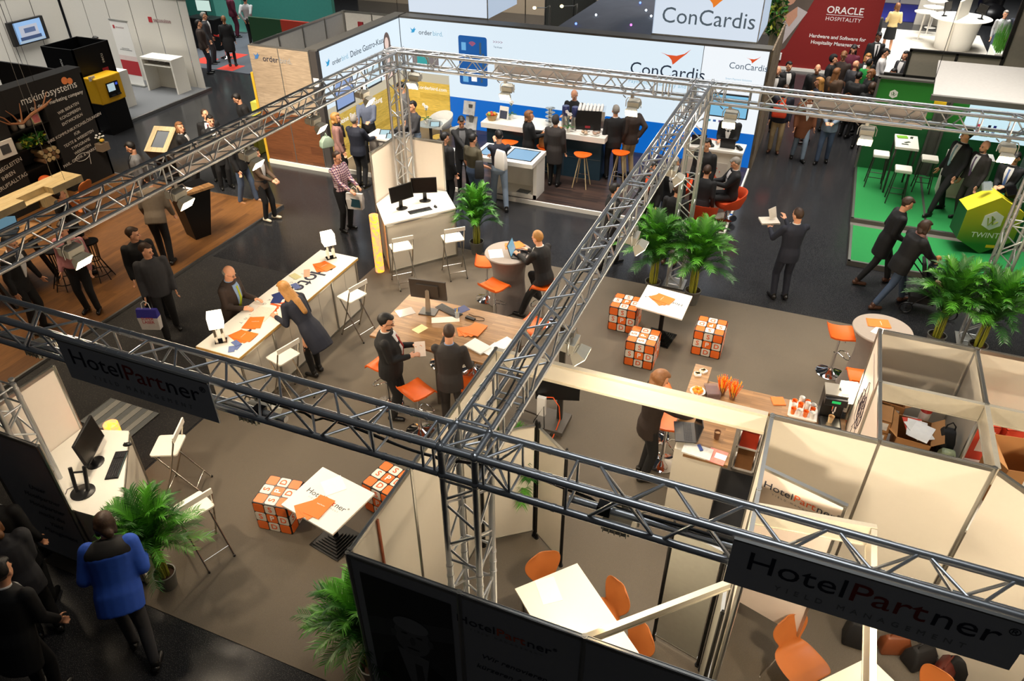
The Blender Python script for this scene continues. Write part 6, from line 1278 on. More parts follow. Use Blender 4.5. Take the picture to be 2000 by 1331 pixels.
# ---- stand furniture
t=thing('long_bar_counter','long white topped bar with dark teal base in front of the backlit wall','bar counter'); TEAL=mat('dark_teal_panel',(22,48,62),.5); g=G(); g.bb((-5.7,12.82,1.07),(-2.57,13.62,1.2)); obj('worktop',g,WHITE,t,False,bevel=.005); g=G(); g.bb((-5.6,12.95,.101),(-2.67,13.5,1.07)); obj('base',g,TEAL,t,False)
g=G(); g.bb((-4.6,12.945,.12),(-4.595,12.95,1.05)); g.bb((-3.6,12.945,.12),(-3.595,12.95,1.05)); g.bb((-5.6,12.945,.6),(-2.67,12.95,.605)); obj('panel_joint',g,FRM,t,False)
Zb=1.2005
t=thing('espresso_machine','large black and steel espresso machine topped with upturned cups','coffee machine',(-3.08,13.3,Zb),R(12)); g=G(); g.rings([[V((x_,y_,z_)) for x_,z_ in ((-.3,0),(.3,0),(.34,.25),(.3,.5),(-.3,.5),(-.34,.25))] for y_ in (-.2,.22)]); obj('body',g,BLACK,t,False,bevel=.01); g=G(); g.bb((.27,-.22,.05),(.345,.24,.5)); g.bb((-.3,-.23,.0),(.3,-.19,.06)); obj('steel_side',g,CHROME,t,False); g=G(); g.bb((-.1,-.215,.1),(.02,-.2,.15)); obj('red_label',g,RT,t,False)
for i in range(7):
    for j in range(5):
        g=G(); g.lathe([(.036,0),(.03,.045),(.02,.055),(.001,.056)],10,(0,0,0)); o=obj('espresso_cup',g,PAPER,None); o.matrix_world=Matrix.Translation((-3.08,13.3,Zb))@Matrix.Rotation(R(12),4,'Z')@Matrix.Translation((-.26+.085*i,-.16+.085*j,.5005)); tag(o,'small white cup upside down on the espresso machine','cup','cups on the espresso machine')
for i,x_ in enumerate((-3.66,-3.42)):
    t=thing('coffee_grinder',('left','right')[i]+' steel coffee grinder with blue bean hopper on the white bar','coffee grinder',(x_,13.18,Zb)); g=G(); g.lathe([(.09,0),(.09,.25),(.07,.3)],20); obj('body',g,ALU,t); g=G(); g.lathe([(.06,.3),(.085,.36),(.085,.52),(.08,.53)],20); obj('bean_hopper',g,mat('blue_hopper',(50,56,100),.3),t)
def orchid(label,x,y,z):
    t=thing('orchid',label,'plant',(x,y,z)); g=G(); g.lathe([(.045,0),(.06,.1)],16); obj('pot',g,WHITE,t); g=G(); g.pipe([(0,0,.1),(.02,0,.25),(0,0,.4),(-.05,0,.48)],.004,5); g.pipe([(0,0,.1),(-.03,.02,.28),(.04,0,.44)],.004,5); obj('stem',g,LEAF2,t)
    g=G()
    for k in range(4): a=k*1.6; g.ell((.09*math.cos(a),.09*math.sin(a),.13),(.07,.03,.01),Matrix.Rotation(a,4,'Z'),8,6)
    obj('leaves',g,LEAF2,t); g=G()
    for p in ((0,0,.42),(-.05,0,.47),(.04,0,.42),(.0,.03,.36)):
        for k in range(5): g.ell((p[0]+.025*math.cos(k*1.257),p[1]-.01,p[2]+.025*math.sin(k*1.257)),(.02,.006,.02),None,6,5)
    obj('blossoms',g,PAPER,t)
orchid('white orchid between the grinders at the front of the bar',-3.5,12.95,Zb); orchid('white orchid at the left end of the long white bar',-5.1,13.3,Zb)
t=thing('fruit_basket','woven basket of apples and oranges at the left end of the bar','basket',(-5.5,13.05,Zb)); g=G(); g.lathe([(.09,0),(.15,.14),(.14,.14),(.08,.02)],20); obj('basket_bowl',g,mat('wicker',(180,150,100),.7,n=.4,s=60),t)
for k in range(7): g=G(); g.ell((0,0,0),(.045,)*3,nu=10,nv=7); tag(obj('fruit',g,mat('fruit_%d'%(k%3),((230,140,40),(150,170,60),(190,70,40))[k%3],.4),None,loc=(-5.5+.075*math.cos(k*1.05),13.05+.075*math.sin(k*1.05),Zb+.15)),('round orange fruit','round green fruit','round red fruit')[k%3]+' heaped in the wicker basket','fruit','fruit in the wicker basket')
t=thing('brochure_tower','slim grey tower with four tiers of picture brochures beside the white bar','brochure stand',(-5.95,12.75,.101)); g=G(); g.bb((-.05,.05,0),(.05,.12,1.5)); g.bb((-.2,-.15,0),(.2,.2,.02)); obj('stand_frame',g,ALU,t,False)
for k in range(4): g=G(); g.T=Matrix.Translation((-.04*(k%2),0,.18+.36*k))@Matrix.Rotation(R(-18),4,'X'); g.bb((-.15,0,0),(.15,.03,.32)); obj('brochure_tier',g,mat('brochure_print',(160,160,158),.5,n=.6,s=9),t,False)
t=thing('brochure_holder','white brochure holder standing on the left end of the white bar','brochure holder',(-5.25,13.15,Zb),R(-8)); g=G(); g.T=Matrix.Rotation(R(-12),4,'X'); g.bb((-.12,0,0),(.12,.03,.32)); obj('holder',g,WHITE,t,False); g=G(); g.T=Matrix.Rotation(R(-12),4,'X'); g.bb((-.1,-.006,.03),(.1,0,.22)); obj('cover_print',g,mat('dark_cover_print',(60,66,84),.5,n=.5,s=14),t,False)
t=thing('cup_tower','stacked silver cup tower on the middle of the white bar','cup stand',(-4.05,13.2,Zb)); g=G(); g.tube((0,0,0),(0,0,.42),.04)
for k in range(4): g.lathe([(.05,.08+.1*k),(.12,.12+.1*k),(.05,.1+.1*k)],12,(0,0,0))
obj('cup_rack',g,ALU,t)
for i,(x_,y_,c_) in enumerate(((-3.75,12.98,(190,120,60)),(-3.1,12.95,(196,170,140)),(-2.85,12.98,(180,150,130)))):
    t=thing('pastry_plate',('plate of golden croissants on the front of the bar','glass bowl of wrapped pastries on the bar','second glass bowl of wrapped pastries at the bar corner')[i],'plate',(x_,y_,Zb)); g=G(); g.lathe([(.05,0),(.11,.02),(.1,.02),(.001,.008)],18); obj('plate',g,WHITE,t); rnd=random.Random(i)
    for k in range(7): g=G(); g.ell((rnd.uniform(-.07,.07),rnd.uniform(-.06,.06),.045),(.04,.025,.022),Matrix.Rotation(rnd.random()*3,4,'Z'),8,6); obj('pastry',g,mat('pastry_%d'%c_[0],c_,.6,n=.4,s=30),t)
def wood_stool(label,x,y,z,src=None):
    if src: return dup(src,(x,y,z),0,label)
    t=thing('wood_leg_stool',label,'bar stool',(x,y,z),0,'orange stools with wooden legs'); g=G(); g.rings([[V((r_*1.15*math.cos(i*PI/12),r_*math.sin(i*PI/12),z_+.03*abs(math.cos(i*PI/12))**2)) for i in range(24)] for r_,z_ in ((.1,.72),(.17,.75),(.185,.775),(.17,.775),(.02,.755))]); obj('seat',g,ORANGE,t,ang=60)
    for a in range(4): c_,s_=math.cos(PI/4+a*PI/2),math.sin(PI/4+a*PI/2); g=G(); g.tube((.08*c_,.08*s_,.74),(.24*c_,.24*s_,0),.014,.011); obj('leg',g,OAKL,t)
    g=G(); g.pipe([(.19*math.cos(PI/4+a*PI/2),.19*math.sin(PI/4+a*PI/2),.25) for a in range(5)],.006,5); obj('foot_ring',g,CHROME,t); return t
ws=wood_stool('orange stool with wooden legs standing free in front of the dark teal bar',-2.98,12.5,.101); wood_stool('orange stool with wooden legs holding the tan bag at the bar',-3.95,12.62,.101,ws); wood_stool('orange stool with wooden legs left of the woman in black at the bar',-4.85,12.6,.101,ws); wood_stool('orange stool with wooden legs at the right end of the bar behind the suited men',-2.2,12.95,.101,ws)
wood_stool('orange stool with wooden legs behind the small white counter, left',-.85,14.4,.101,ws); wood_stool('orange stool with wooden legs behind the small white counter, right',-.45,14.5,.101,ws)
bag('tan leather bag standing on an orange stool at the bar',-3.95,12.62,.88,(.28,.16,.34),mat('tan_leather',(176,116,58),.5))
t=thing('touch_table','white touch table with two large blue screens in its sloping top','touch table'); g=G(); g.rings([[V((x_,y_,z_)) for x_,y_ in ((-5.15,11.05),(-3.68,11.05),(-3.68,11.95),(-5.15,11.95))] for z_ in (.96,1.06)]); obj('tabletop',g,WHITE,t,False,bevel=.006); g=G(); g.bb((-4.75,11.4,.101),(-4.65,11.9,.96)); g.bb((-3.78,11.38,.101),(-3.7,11.92,.96)); g.bb((-4.75,11.38,.101),(-3.7,11.92,.2)); g.bb((-4.7,11.85,.2),(-3.75,11.9,.96)); obj('leg_frame',g,WHITE,t,False)
for a,b_ in ((-5.06,-4.48),(-4.42,-3.77)):
    g=G(); g.bb((a,11.2,1.06),(b_,11.87,1.063)); obj('bezel',g,SCR,t,False); g=G(); g.bb((a+.03,11.24,1.063),(b_-.03,11.83,1.0645)); obj('display',g,lit('touch_screen_blue',(150,196,232),.8),t,False)
paper('brochure','dark and white brochure lying in the foot of the touch table','brochure',-4.05,11.5,.201,R(-6),.3,.2,mat('dark_white_brochure',(100,106,110),.5,n=.6,s=8))
t=thing('info_counter','small white counter with orange bell print on its front','counter'); g=G(); g.bb((-.85,13.2,1.1),(.5,13.8,1.15)); obj('worktop',g,WHITE,t,False,bevel=.004); g=G(); g.bb((-.8,13.25,.101),(.46,13.72,1.1)); obj('base',g,WALLW,t,False)
g=G(); g.bb((-.72,13.24,.2),(.2,13.25,.85)); obj('front_inset',g,mat('grey_inset',(200,192,180),.5),t,False); OP=mat('orange_red_print',(226,76,36),.5); g=G(); g.poly([(-.12+.1*math.cos(R(a)),13.238,.52+.1*math.sin(R(a))) for a in range(0,181,20)],(0,-.002,0)); g.bb((-.25,13.234,.49),(.01,13.238,.51)); obj('bell_print',g,OP,t,False)
for k in range(5): a=R(30+30*k); g=G(); g.poly([(-.12+.2*math.cos(a)+.014*math.cos(b_),13.238,.54+.2*math.sin(a)+.014*math.sin(b_)) for b_ in range(6)],(0,-.002,0)); obj('dot_print',g,OP,t,False)
laptop('black laptop seen from behind on the small white counter',.12,13.5,1.1505,PI,100); laptop('second black laptop on the left of the small white counter',-.55,13.5,1.1505,PI+.2,100)
for i,(x_,y_) in enumerate(((.38,13.42),(-.25,13.4))): t=thing('card_terminal',('right','left')[i]+' black card terminal on the small white counter','card terminal',(x_,y_,1.1505),R(40)); g=G(); g.rings([[V((a*.04,b_,z_)) for a in (-1,1)]+[V((a*.04,b_,z_+.05)) for a in (1,-1)] for b_,z_ in ((-.09,0),(.09,.03))]); obj('case',g,BLACK,t,False,bevel=.006); g=G(); g.box((0,.04,.078),(.055,.06,.002)); obj('display',g,mat('lcd',(120,140,150),.3),t,False)
def tub(label,x,y,z,rz,m_,k=1.,src=None):
    if src: return dup(src,(x,y,z),rz,label)
    t=thing('tub_chair',label,'armchair',(x,y,z),rz); g=G(); n=20; inn=[];out=[]
    A=[R(-205+230*i/n) for i in range(n+1)]   # opening towards +y
    def ringpt(a,r_,z_): return V((r_*math.cos(a),r_*math.sin(a),z_))
    rows=[]
    for i,a in enumerate(A):
        u=i/n; hh=.42+.22*math.sin(PI*u)**.7; rows.append([ringpt(a,.27,.32),ringpt(a,.34,hh),ringpt(a,.37,hh+.01),ringpt(a,.36,hh-.12),ringpt(a,.28,.3)])
    g.rings(rows); obj('shell',g,m_,t,ang=70); g=G(); g.lathe([(.27,.3),(.29,.36),(.28,.42),(.05,.44)],24); obj('cushion',g,m_,t); g=G(); g.tube((0,0,.04),(0,0,.3),.03); g.lathe([(.24,0),(.24,.015),(.05,.04)],28); obj('pedestal',g,CHROME,t); return t
OF=mat('orange_upholstery',(214,74,24),.8); o1=tub('orange swivel armchair at the right edge of the platform',.46,12.05,.101,R(110),OF); tub('orange swivel armchair nearest the front edge of the platform',-.02,11.36,.101,R(-5),OF,1,o1); tub('orange swivel armchair behind the standing grey haired man',-.75,12.3,.101,R(160),OF,1,o1)
WF=mat('white_upholstery',(214,214,210),.6); w1=tub('white tub armchair against the blue wall band',-6.75,14.0,.101,R(60),WF); tub('white tub armchair behind the touch table group',-6.35,12.35,.101,R(-30),WF,1,w1); tub('white tub armchair behind the small glass table',-7.55,14.2,.101,R(150),WF,1,w1)
t=thing('glass_side_table','round glass table with a tablet and an orchid by the timber wall','table',(-7.3,13.2,.101)); g=G(); g.lathe([(.32,.72),(.32,.735),(.01,.735)],32); obj('glass_top',g,mat('table_glass',(150,160,160),.08,alpha=.6),t); g=G(); g.tube((0,0,.02),(0,0,.72),.04); g.lathe([(.22,0),(.22,.012),(.06,.05)],28); obj('pedestal',g,DKGREY,t)
orchid('small orchid on the round glass table',-7.4,13.2,.8365)
def tablet(label,x,y,z,rz,tilt=25,m_=None):
    t=thing('tablet',label,'tablet',(x,y,z),rz); T_=Matrix.Translation((0,0,.02))@Matrix.Rotation(R(tilt),4,'X'); g=G(); g.T=T_; g.bb((-.13,-.09,0),(.13,.1,.012)); obj('case',g,BLACK,t,False); g=G(); g.T=T_; g.bb((-.105,-.07,.012),(.105,.08,.0135)); obj('display',g,m_ or lit('tablet_screen',(180,216,226),.8),t,False); g=G(); g.bb((-.05,.0,0),(.05,.06,.03)); obj('stand',g,BLACK,t,False)
tablet('tablet on the round glass table',-7.12,13.12,.8365,R(20))
t=thing('side_counter','grey white counter with tablets in front of the backlit side wall','counter'); g=G(); g.bb((-7.95,11.12,1.06),(-6.95,11.72,1.1)); obj('worktop',g,WHITE,t,False); g=G(); g.bb((-7.88,11.18,.0),(-7.02,11.66,1.06)); obj('base',g,mat('taupe_white',(196,188,180),.5),t,False)
tablet('tablet with a lit screen at the right of the side counter',-7.32,11.3,1.1005,R(15)); tablet('tablet leaning at the middle of the side counter',-7.6,11.48,1.1005,R(15)); t=thing('till_box','black till box at the back of the side counter','till',(-7.2,11.55,1.1005),R(10)); g=G(); g.bb((-.14,-.1,0),(.14,.12,.16)); obj('case',g,BLACK,t,False,bevel=.01); g=G(); g.bb((-.09,-.103,.03),(.09,-.1,.1)); obj('slot',g,KEYS,t,False)
# ================= GREEN STAND =================
GRW=mat('green_wall',(34,128,36),.6,n=.12,s=1); GRD=mat('dark_green_wall',(16,92,44),.6,n=.1,s=1)
t=thing('green_platform','green carpeted platform in two levels with pale edge strips','platform'); g=G(); g.bb((3.0,11.0,.001),(9,12.72,.1)); g.bb((3.0,12.95,.001),(9,16.1,.14)); g.bb((3.0,12.72,.001),(9,12.95,.06)); obj('plinth',g,mat('platform_grey',(96,92,84),.7),t,False); g=G(); g.bb((3.05,11.05,.1),(9,12.7,.105)); g.bb((3.05,13.0,.14),(9,16.1,.147)); obj('green_carpet',g,GREENCP,t,False)
g=G(); g.bb((3.0,11.0,.1),(3.05,12.72,.112)); g.bb((3.0,11.0,.1),(9,11.05,.112)); g.bb((3.0,12.95,.14),(3.05,16.1,.152)); g.bb((3.0,12.95,.14),(9,13.0,.152)); g.bb((4.45,11.05,.105),(4.5,12.7,.112)); g.bb((4.45,13.0,.147),(4.5,16.0,.152)); obj('edge_strip',g,ALU,t,False)
t=thing('green_wall_display','tall green back wall with white hexagon emblem and a lit picture','display wall'); g=G(); g.bb((3.0,16.1,.14),(4.35,16.2,2.3)); g.bb((4.6,16.1,.14),(9,16.2,2.3)); obj('wall_panel',g,GRW,t,False); g=G(); g.bb((3.0,16.08,.14),(4.35,16.1,1.5)); g.bb((4.6,16.08,.14),(9,16.1,1.3)); obj('lower_panel',g,GRD,t,False)
g=G(); 
for x_ in (2.97,4.33,4.6): g.bb((x_,16.04,.14),(x_+.05,16.2,2.33))
g.bb((2.97,16.04,2.3),(9,16.2,2.34)); g.bb((4.36,16.15,.14),(4.6,16.2,2.3)); obj('frame',g,FRM,t,False)
def hexa(cx_,cz_,r_,y_,par,m_,name='emblem',rot=30): g=G(); g.poly([(cx_+r_*math.cos(R(rot+60*k)),y_,cz_+r_*math.sin(R(rot+60*k))) for k in range(6)],(0,-.004,0)); return obj(name,g,m_,par,False)
hexa(3.38,1.97,.1,16.098,t,PAPER); GRP=mat('green_print',(40,120,40),.5); g=G(); g.pipe([(3.33,16.09,2.0),(3.35,16.09,1.94),(3.4,16.09,1.99),(3.36,16.09,2.02),(3.4,16.09,1.93),(3.44,16.09,1.98)],.007,5); obj('emblem_line',g,GRP,t)
text('TWINT IOS',.24,(3.75,16.076,1.38),(1,0,0),(0,0,1),PAPER,t,bold=-.006)
g=G(); g.bb((5.0,16.05,1.15),(6.6,16.1,2.05)); obj('lit_picture',g,lit('pale_lit_picture',(206,238,248),.95),t,False)
for k,(x_,c_) in enumerate(((5.3,(230,60,90)),(5.42,(20,30,60)),(5.52,(16,24,50)),(5.63,(20,30,120)))):
    g=G(); g.poly([(x_-.03,16.046,1.35+.06*(k!=1)),(x_+.03,16.046,1.35+.06*(k!=1)),(x_+.03,16.046,1.52-.05*(k==1)),(x_-.03,16.046,1.52-.05*(k==1))],(0,-.002,0)); g.poly([(x_-.025,16.046,1.25),(x_-.005,16.046,1.25),(x_-.005,16.046,1.38),(x_-.025,16.046,1.38)],(0,-.002,0)); g.poly([(x_+.005,16.046,1.25),(x_+.025,16.046,1.25),(x_+.025,16.046,1.38),(x_+.005,16.046,1.38)],(0,-.002,0)); obj('figure_print',g,lit('figure_print_%d'%k,c_,.6),t,False)
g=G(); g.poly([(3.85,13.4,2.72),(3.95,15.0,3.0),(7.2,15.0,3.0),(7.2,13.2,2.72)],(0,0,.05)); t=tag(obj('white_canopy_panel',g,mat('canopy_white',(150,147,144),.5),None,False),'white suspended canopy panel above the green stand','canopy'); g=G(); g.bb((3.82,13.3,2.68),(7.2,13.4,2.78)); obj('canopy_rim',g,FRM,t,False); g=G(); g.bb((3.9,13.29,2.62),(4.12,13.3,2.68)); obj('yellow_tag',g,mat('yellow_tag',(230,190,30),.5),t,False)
for p_ in ((3.9,14.2),(5.6,14.2)): g=G(); g.tube((p_[0],p_[1],2.8),(p_[0],p_[1],9),.006,n=5); obj('suspension_wire',g,WIRE,t)
t=thing('stand_high_table','white high table with green leaflets on the green stand','table',(0,0,0)); g=G(); g.bb((3.6,14.62,1.2),(4.08,15.5,1.25)); obj('tabletop',g,WHITE,t,False)
for a in (3.63,4.05):
    for b_ in (14.66,15.46): g=G(); g.bb((a-.02,b_-.02,.147),(a+.02,b_+.02,1.2)); obj('leg',g,DKGREY,t,False)
paper('green_leaflet','green leaflet stack on the white high table of the green stand','leaflet',3.75,15.3,1.2505,R(10),.22,.15,mat('green_yellow_print',(120,180,50),.5,n=.3,s=9),th=.02)
for i,(x_,y_) in enumerate(((3.8,14.85),(3.85,15.0),(3.95,15.35))): paper('dark_card','dark card on the white high table, '+('front','middle','back')[i],'card',x_,y_,1.2505,R(40*i),.14,.06,mat('dark_card',(50,60,50),.4))
def white_stool(label,x_,y_,src=None):
    if src: return dup(src,(x_,y_,.147),0,label)
    t=thing('white_top_stool',label,'bar stool',(x_,y_,.147),0,'white topped stools'); g=G(); g.box((0,0,.76),(.34,.34,.08)); obj('seat',g,WHITE,t,False,bevel=.02)
    for a in (-1,1):
        for b_ in (-1,1): g=G(); g.tube((a*.13,b_*.13,.72),(a*.18,b_*.18,0),.013,n=6); obj('leg',g,DKGREY,t)
    g=G(); g.pipe([(.165,.165,.25),(-.165,.165,.25),(-.165,-.165,.25),(.165,-.165,.25),(.165,.165,.25)],.009,5); obj('foot_rail',g,DKGREY,t); return t
w_=white_stool('white topped stool left of the high table on the green stand',3.4,15.0); white_stool('white topped stool in front of the high table on the green stand',3.85,14.22,w_); white_stool('white topped stool right of the high table on the green stand',4.42,15.1,w_)
t=thing('hexagon_desk','green and yellow hexagon shaped desk with white emblem and lettering','desk',(5.42,12.3,.105),R(14)); k=mat('green_yellow_gradient',(150,170,30),.5); nt=k.node_tree; tc=nt.nodes['Texture Coordinate']; sp=nt.nodes.new('ShaderNodeSeparateXYZ'); nt.links.new(tc.outputs['Object'],sp.inputs[0]); rp=nt.nodes.new('ShaderNodeValToRGB'); rp.color_ramp.elements[0].color=lin((40,120,40)); rp.color_ramp.elements[1].color=lin((206,200,40)); rp.color_ramp.elements[0].position=.2; nt.links.new(sp.outputs['Z'],rp.inputs[0]); nt.links.new(rp.outputs[0],nt.nodes['Principled BSDF'].inputs['Base Color'])
r_=.6; hx=[V((r_*math.cos(R(30+60*q)),0,.6+r_*math.sin(R(30+60*q)))) for q in range(6)]; g=G(); g.rings([hx,[v*.96+V((0,.5,.02)) for v in hx]]); obj('body',g,GRD,t,False); g=G(); g.poly(hx,(0,-.01,0)); obj('front_face',g,k,t,False); g=G(); g.poly([hx[0]+V((0,-.01,.002)),hx[1]+V((0,-.01,.002)),hx[1]*.98+V((0,.5,.02)),hx[0]*.98+V((0,.5,.02))],(0,0,.006)); g.poly([hx[1]+V((0,-.01,.002)),hx[2]+V((0,-.01,.002)),hx[2]*.98+V((0,.5,.02)),hx[1]*.98+V((0,.5,.02))],(0,0,.006)); obj('top_faces',g,mat('yellow_green_top',(206,196,40),.5),t,False)
hexa(.0,.72,.2,-.012,t,PAPER); g=G(); g.pipe([(-.1,-.02,.78),(-.06,-.02,.62),(.03,-.02,.76),(-.04,-.02,.82),(.02,-.02,.64),(.1,-.02,.7)],.013,6); obj('emblem_line',g,mat('olive_line',(130,150,30),.5),t); text('TWINT',.16,(-.03,-.012,.4),(1,0,0),(0,0,1),PAPER,t); g=G(); g.bb((.06,-.014,.14),(.26,-.011,.2)); obj('yellow_label',g,mat('yellow_tag',(230,190,30),.5),t,False)
tablet('dark tablet standing on the hexagon desk',5.6,12.6,1.33,R(40),50,SCR); laptop('black laptop on the right of the hexagon desk',5.75,12.9,1.1305,R(170),110)
g=G(); g.bb((5.5,12.82,.105),(6.1,13.02,1.13)); tag(obj('desk_pedestal',g,GRD,None,False),'dark green pedestal behind the hexagon desk','pedestal')
t=thing('leaflet_holder','clear leaflet holder on the top left face of the hexagon desk','leaflet holder',(5.2,12.5,1.33),R(30)); g=G(); g.T=Matrix.Rotation(R(-30),4,'X'); g.bb((-.1,0,0),(.1,.04,.16)); obj('holder',g,mat('clear_holder',(190,200,200),.1,alpha=.4),t,False); g=G(); g.T=Matrix.Rotation(R(-30),4,'X'); g.bb((-.08,.01,.01),(.08,.03,.18)); obj('leaflets',g,mat('leaflet_print',(120,130,140),.5,n=.5,s=30),t,False)
t=thing('low_cabinet','white low cabinet behind the striding man on the green stand','cabinet',(4.75,14.9,.147)); g=G(); g.bb((0,0,0),(.9,.45,.95)); obj('carcass',g,WHITE,t,False); g=G(); g.bb((.02,-.01,.05),(.44,0,.9)); obj('door',g,WALLW,t,False); g=G(); g.bb((.46,-.01,.05),(.88,0,.9)); obj('door',g,WALLW,t,False)
t=thing('shop_machine','grey machine with clear hood and green lamp at the right of the green stand','machine',(6.1,14.3,.147)); g=G(); g.bb((0,0,0),(.8,.6,.9)); obj('cabinet',g,mat('machine_grey',(120,128,126),.4),t,False); g=G(); g.bb((0.02,.02,.9),(.78,.58,1.5)); obj('hood',g,mat('hood_plastic',(150,160,158),.15,alpha=.55),t,False); g=G(); g.ell((.05,-.01,1.3),(.02,)*3,nu=8,nv=6); obj('green_lamp',g,mat('green_led',(80,255,60),.5,em=6),t)
# grey panels behind the green stand
o=thing('grey_panel_wall','grey panels in a dark frame behind the green stand','partition wall'); GP=mat('warm_grey_panel',(170,162,148),.7)
for a,b_,z0_,z1_,m_ in ((3.7,4.68,1.9,2.46,GP),(4.74,5.66,1.9,2.46,GP),(3.7,5.66,1.2,1.82,mat('red_panel',(150,26,30),.6)),(5.74,7.6,1.2,4.2,GP),(3.2,3.66,1.2,1.8,GP)): g=G(); g.bb((a,18.22,z0_),(b_,18.26,z1_)); obj('panel',g,m_,o,False)
g=G(); g.bb((3.64,18.2,0),(3.7,18.3,2.5)); g.bb((4.68,18.2,1.8),(4.74,18.3,2.5)); g.bb((5.66,18.2,0),(5.74,18.3,4.2)); g.bb((3.64,18.2,2.46),(5.7,18.3,2.52)); g.bb((3.2,18.2,1.82),(5.7,18.3,1.9)); g.bb((3.2,18.2,0),(7.6,18.24,1.2)); obj('frame',g,mat('near_black_frame',(34,32,30),.6),o,False)
g=G(); g.bb((3.3,23.3,0),(6.8,23.5,.55)); tag(obj('planter_wall',g,mat('light_grey_wall',(170,168,164),.7),None,False),'low light grey wall with dark plants behind the crowd','low wall')
g=G(); rnd=random.Random(9)
for k in range(7): x_=3.5+.42*k; g.lathe([(.03,.55),(.05,.75),(.005,1.15)],6,(x_,23.4,0))
tag(obj('spiky_plants',g,LEAF2,None),'row of small dark pointed plants on the low grey wall','plants',kind='stuff')
# ================= RED WALL, TOP RIGHT =================
t=thing('red_banner_wall','large dark red advertising wall with a woman\'s picture and white lettering','display wall'); g=G(); g.bb((-.2,25,.1),(3.12,25.2,3.0)); obj('red_face',g,mat('dark_red_face',(132,26,22),.6,n=.06),t,False); g=G(); g.bb((-.25,24.95,0.001),(3.15,25.2,.1)); obj('white_base',g,WHITE,t,False)
def fp(pts,m_,y_): g=G(); g.poly([(p[0],y_,p[1]) for p in pts],(0,-.003,0)); obj('picture_print',g,m_,t,False)
fp([(-.2,.3),(.35,.7),(1.25,3.0),(-.2,3.0)],mat('photo_brown_grey',(92,80,70),.6,n=.3,s=2),24.998); fp([(-.2,.5),(.2,.75),(.85,1.9),(.5,2.05),(.1,1.7),(-.2,1.2)],mat('photo_jacket',(190,180,178),.6),24.994)
fp([(.1,1.7),(.5,2.05),(.55,1.75),(.35,1.4)],mat('photo_skin',(196,144,116),.6),24.99); fp([(.2+.22*math.cos(a*.5),2.35+.28*math.sin(a*.5)) for a in range(13)],MC['photo_skin'],24.99); fp([(.3+.3*math.cos(a*.4),2.62+.22*math.sin(a*.4)) for a in range(9)],mat('photo_hair',(60,42,36),.6),24.988)
text('ORACLE',.3,(2.0,24.996,2.02),(1,0,0),(0,0,1),PAPER,t,bold=.004); g=G(); g.bb((1.45,24.994,1.87),(2.6,24.998,1.885)); obj('line_print',g,PAPER,t,False); text('HOSPITALITY',.17,(2.0,24.996,1.75),(1,0,0),(0,0,1),PAPER,t,sp=1.1); text('Hardware and Software for',.16,(1.95,24.996,1.18),(1,0,0),(0,0,1),PAPER,t,bold=.003); text('Hospitality Management',.16,(1.93,24.996,.98),(1,0,0),(0,0,1),PAPER,t,bold=.003)
g=G(); g.bb((.0,24.9,.32),(.3,24.98,.55)); o=tag(obj('stand_number_sign',g,PAPER,None,False),'small white stand number sign at the foot of the red wall','sign'); text('D23',.13,(.15,24.89,.43),(1,0,0),(0,0,1),TEXTD,o)
slab('white_floor_area',(3.4,24.5,.001),(7.3,32.9,.02),mat('white_floor',(226,220,206),.4),'bright white floor area in the upper right','floor area'); slab('blue_carpet_area',(2.0,34.6,.001),(6.0,38.5,.02),mat('blue_carpet',(40,44,140),.9),'blue carpet strip at the top right','floor area'); slab('grey_carpet_area',(6.6,36,.001),(12,42,.02),GREYCP,'grey carpet at the far top right','floor area')
t=thing('round_reception_desk','round white reception desk split by an upright white panel','reception desk',(6.1,30.3,.0205)); g=G(); g.lathe([(.95,1.05),(1.05,1.1),(.02,1.1)],40); obj('desk_top',g,WHITE,t); g=G(); g.lathe([(.62,0),(.75,1.05)],40); obj('pedestal',g,WHITE,t); g=G(); g.T=Matrix.Rotation(R(70),4,'Z'); g.bb((-.75,-.04,0),(.75,.04,1.75)); obj('divider',g,WALLW,t,False)
monitor('dark monitor on the left of the round white desk',5.55,30.3,1.13,R(60)); monitor('dark monitor on the right of the round white desk',6.7,30.2,1.13,R(-60))
def white_table(label,x_,y_,r_=.35,h_=.75,src=None):
    if src: return dup(src,(x_,y_,.0205),0,label)
    t=thing('pedestal_table',label,'table',(x_,y_,.0205),0,'white round tables'); g=G(); g.lathe([(r_,h_-.03),(r_,h_),(.01,h_)],28); obj('tabletop',g,WHITE,t); g=G(); g.tube((0,0,.01),(0,0,h_-.03),.03); g.lathe([(.22,0),(.22,.02),(.04,.03)],20); obj('pedestal',g,WHITE,t); return t
q=white_table('round white table nearest the round white desk',4.95,31.2,.4,1.05); white_table('round white table behind the first one',5.3,32.3,src=q); white_table('farthest of the white round tables',5.5,33.6,src=q)
wall_run('white wall panels behind the blue carpet',[(3.2,38.4),(4.4,38.4),(5.6,38.4)],z1=2.6); g=G(); g.bb((4.9,34.2,0),(5.9,34.4,2.4)); tag(obj('room_divider',g,WALLW,None,False),'upright white panel beside the blue carpet','panel')
t=thing('lit_screen','small lit blue screen near the top edge on the right','screen'); g=G(); g.bb((6.2,36.0,.9),(7.0,36.08,1.6)); obj('casing',g,BLACK,t,False); g=G(); g.bb((6.25,35.98,.95),(6.95,36,1.55)); obj('display',g,lit('screen_cyan',(120,200,220),.9),t,False)
t=thing('bronze_bench','white daybed on a dark base at the far top right','bench',(9.3,34.5,0)); g=G(); g.bb((0,0,0.001),(1.9,1.1,.25)); obj('base',g,BLACKM,t,False); g=G(); g.bb((0,0,.25),(1.9,1.1,.42)); obj('mattress',g,WHITE,t,False,bevel=.03)
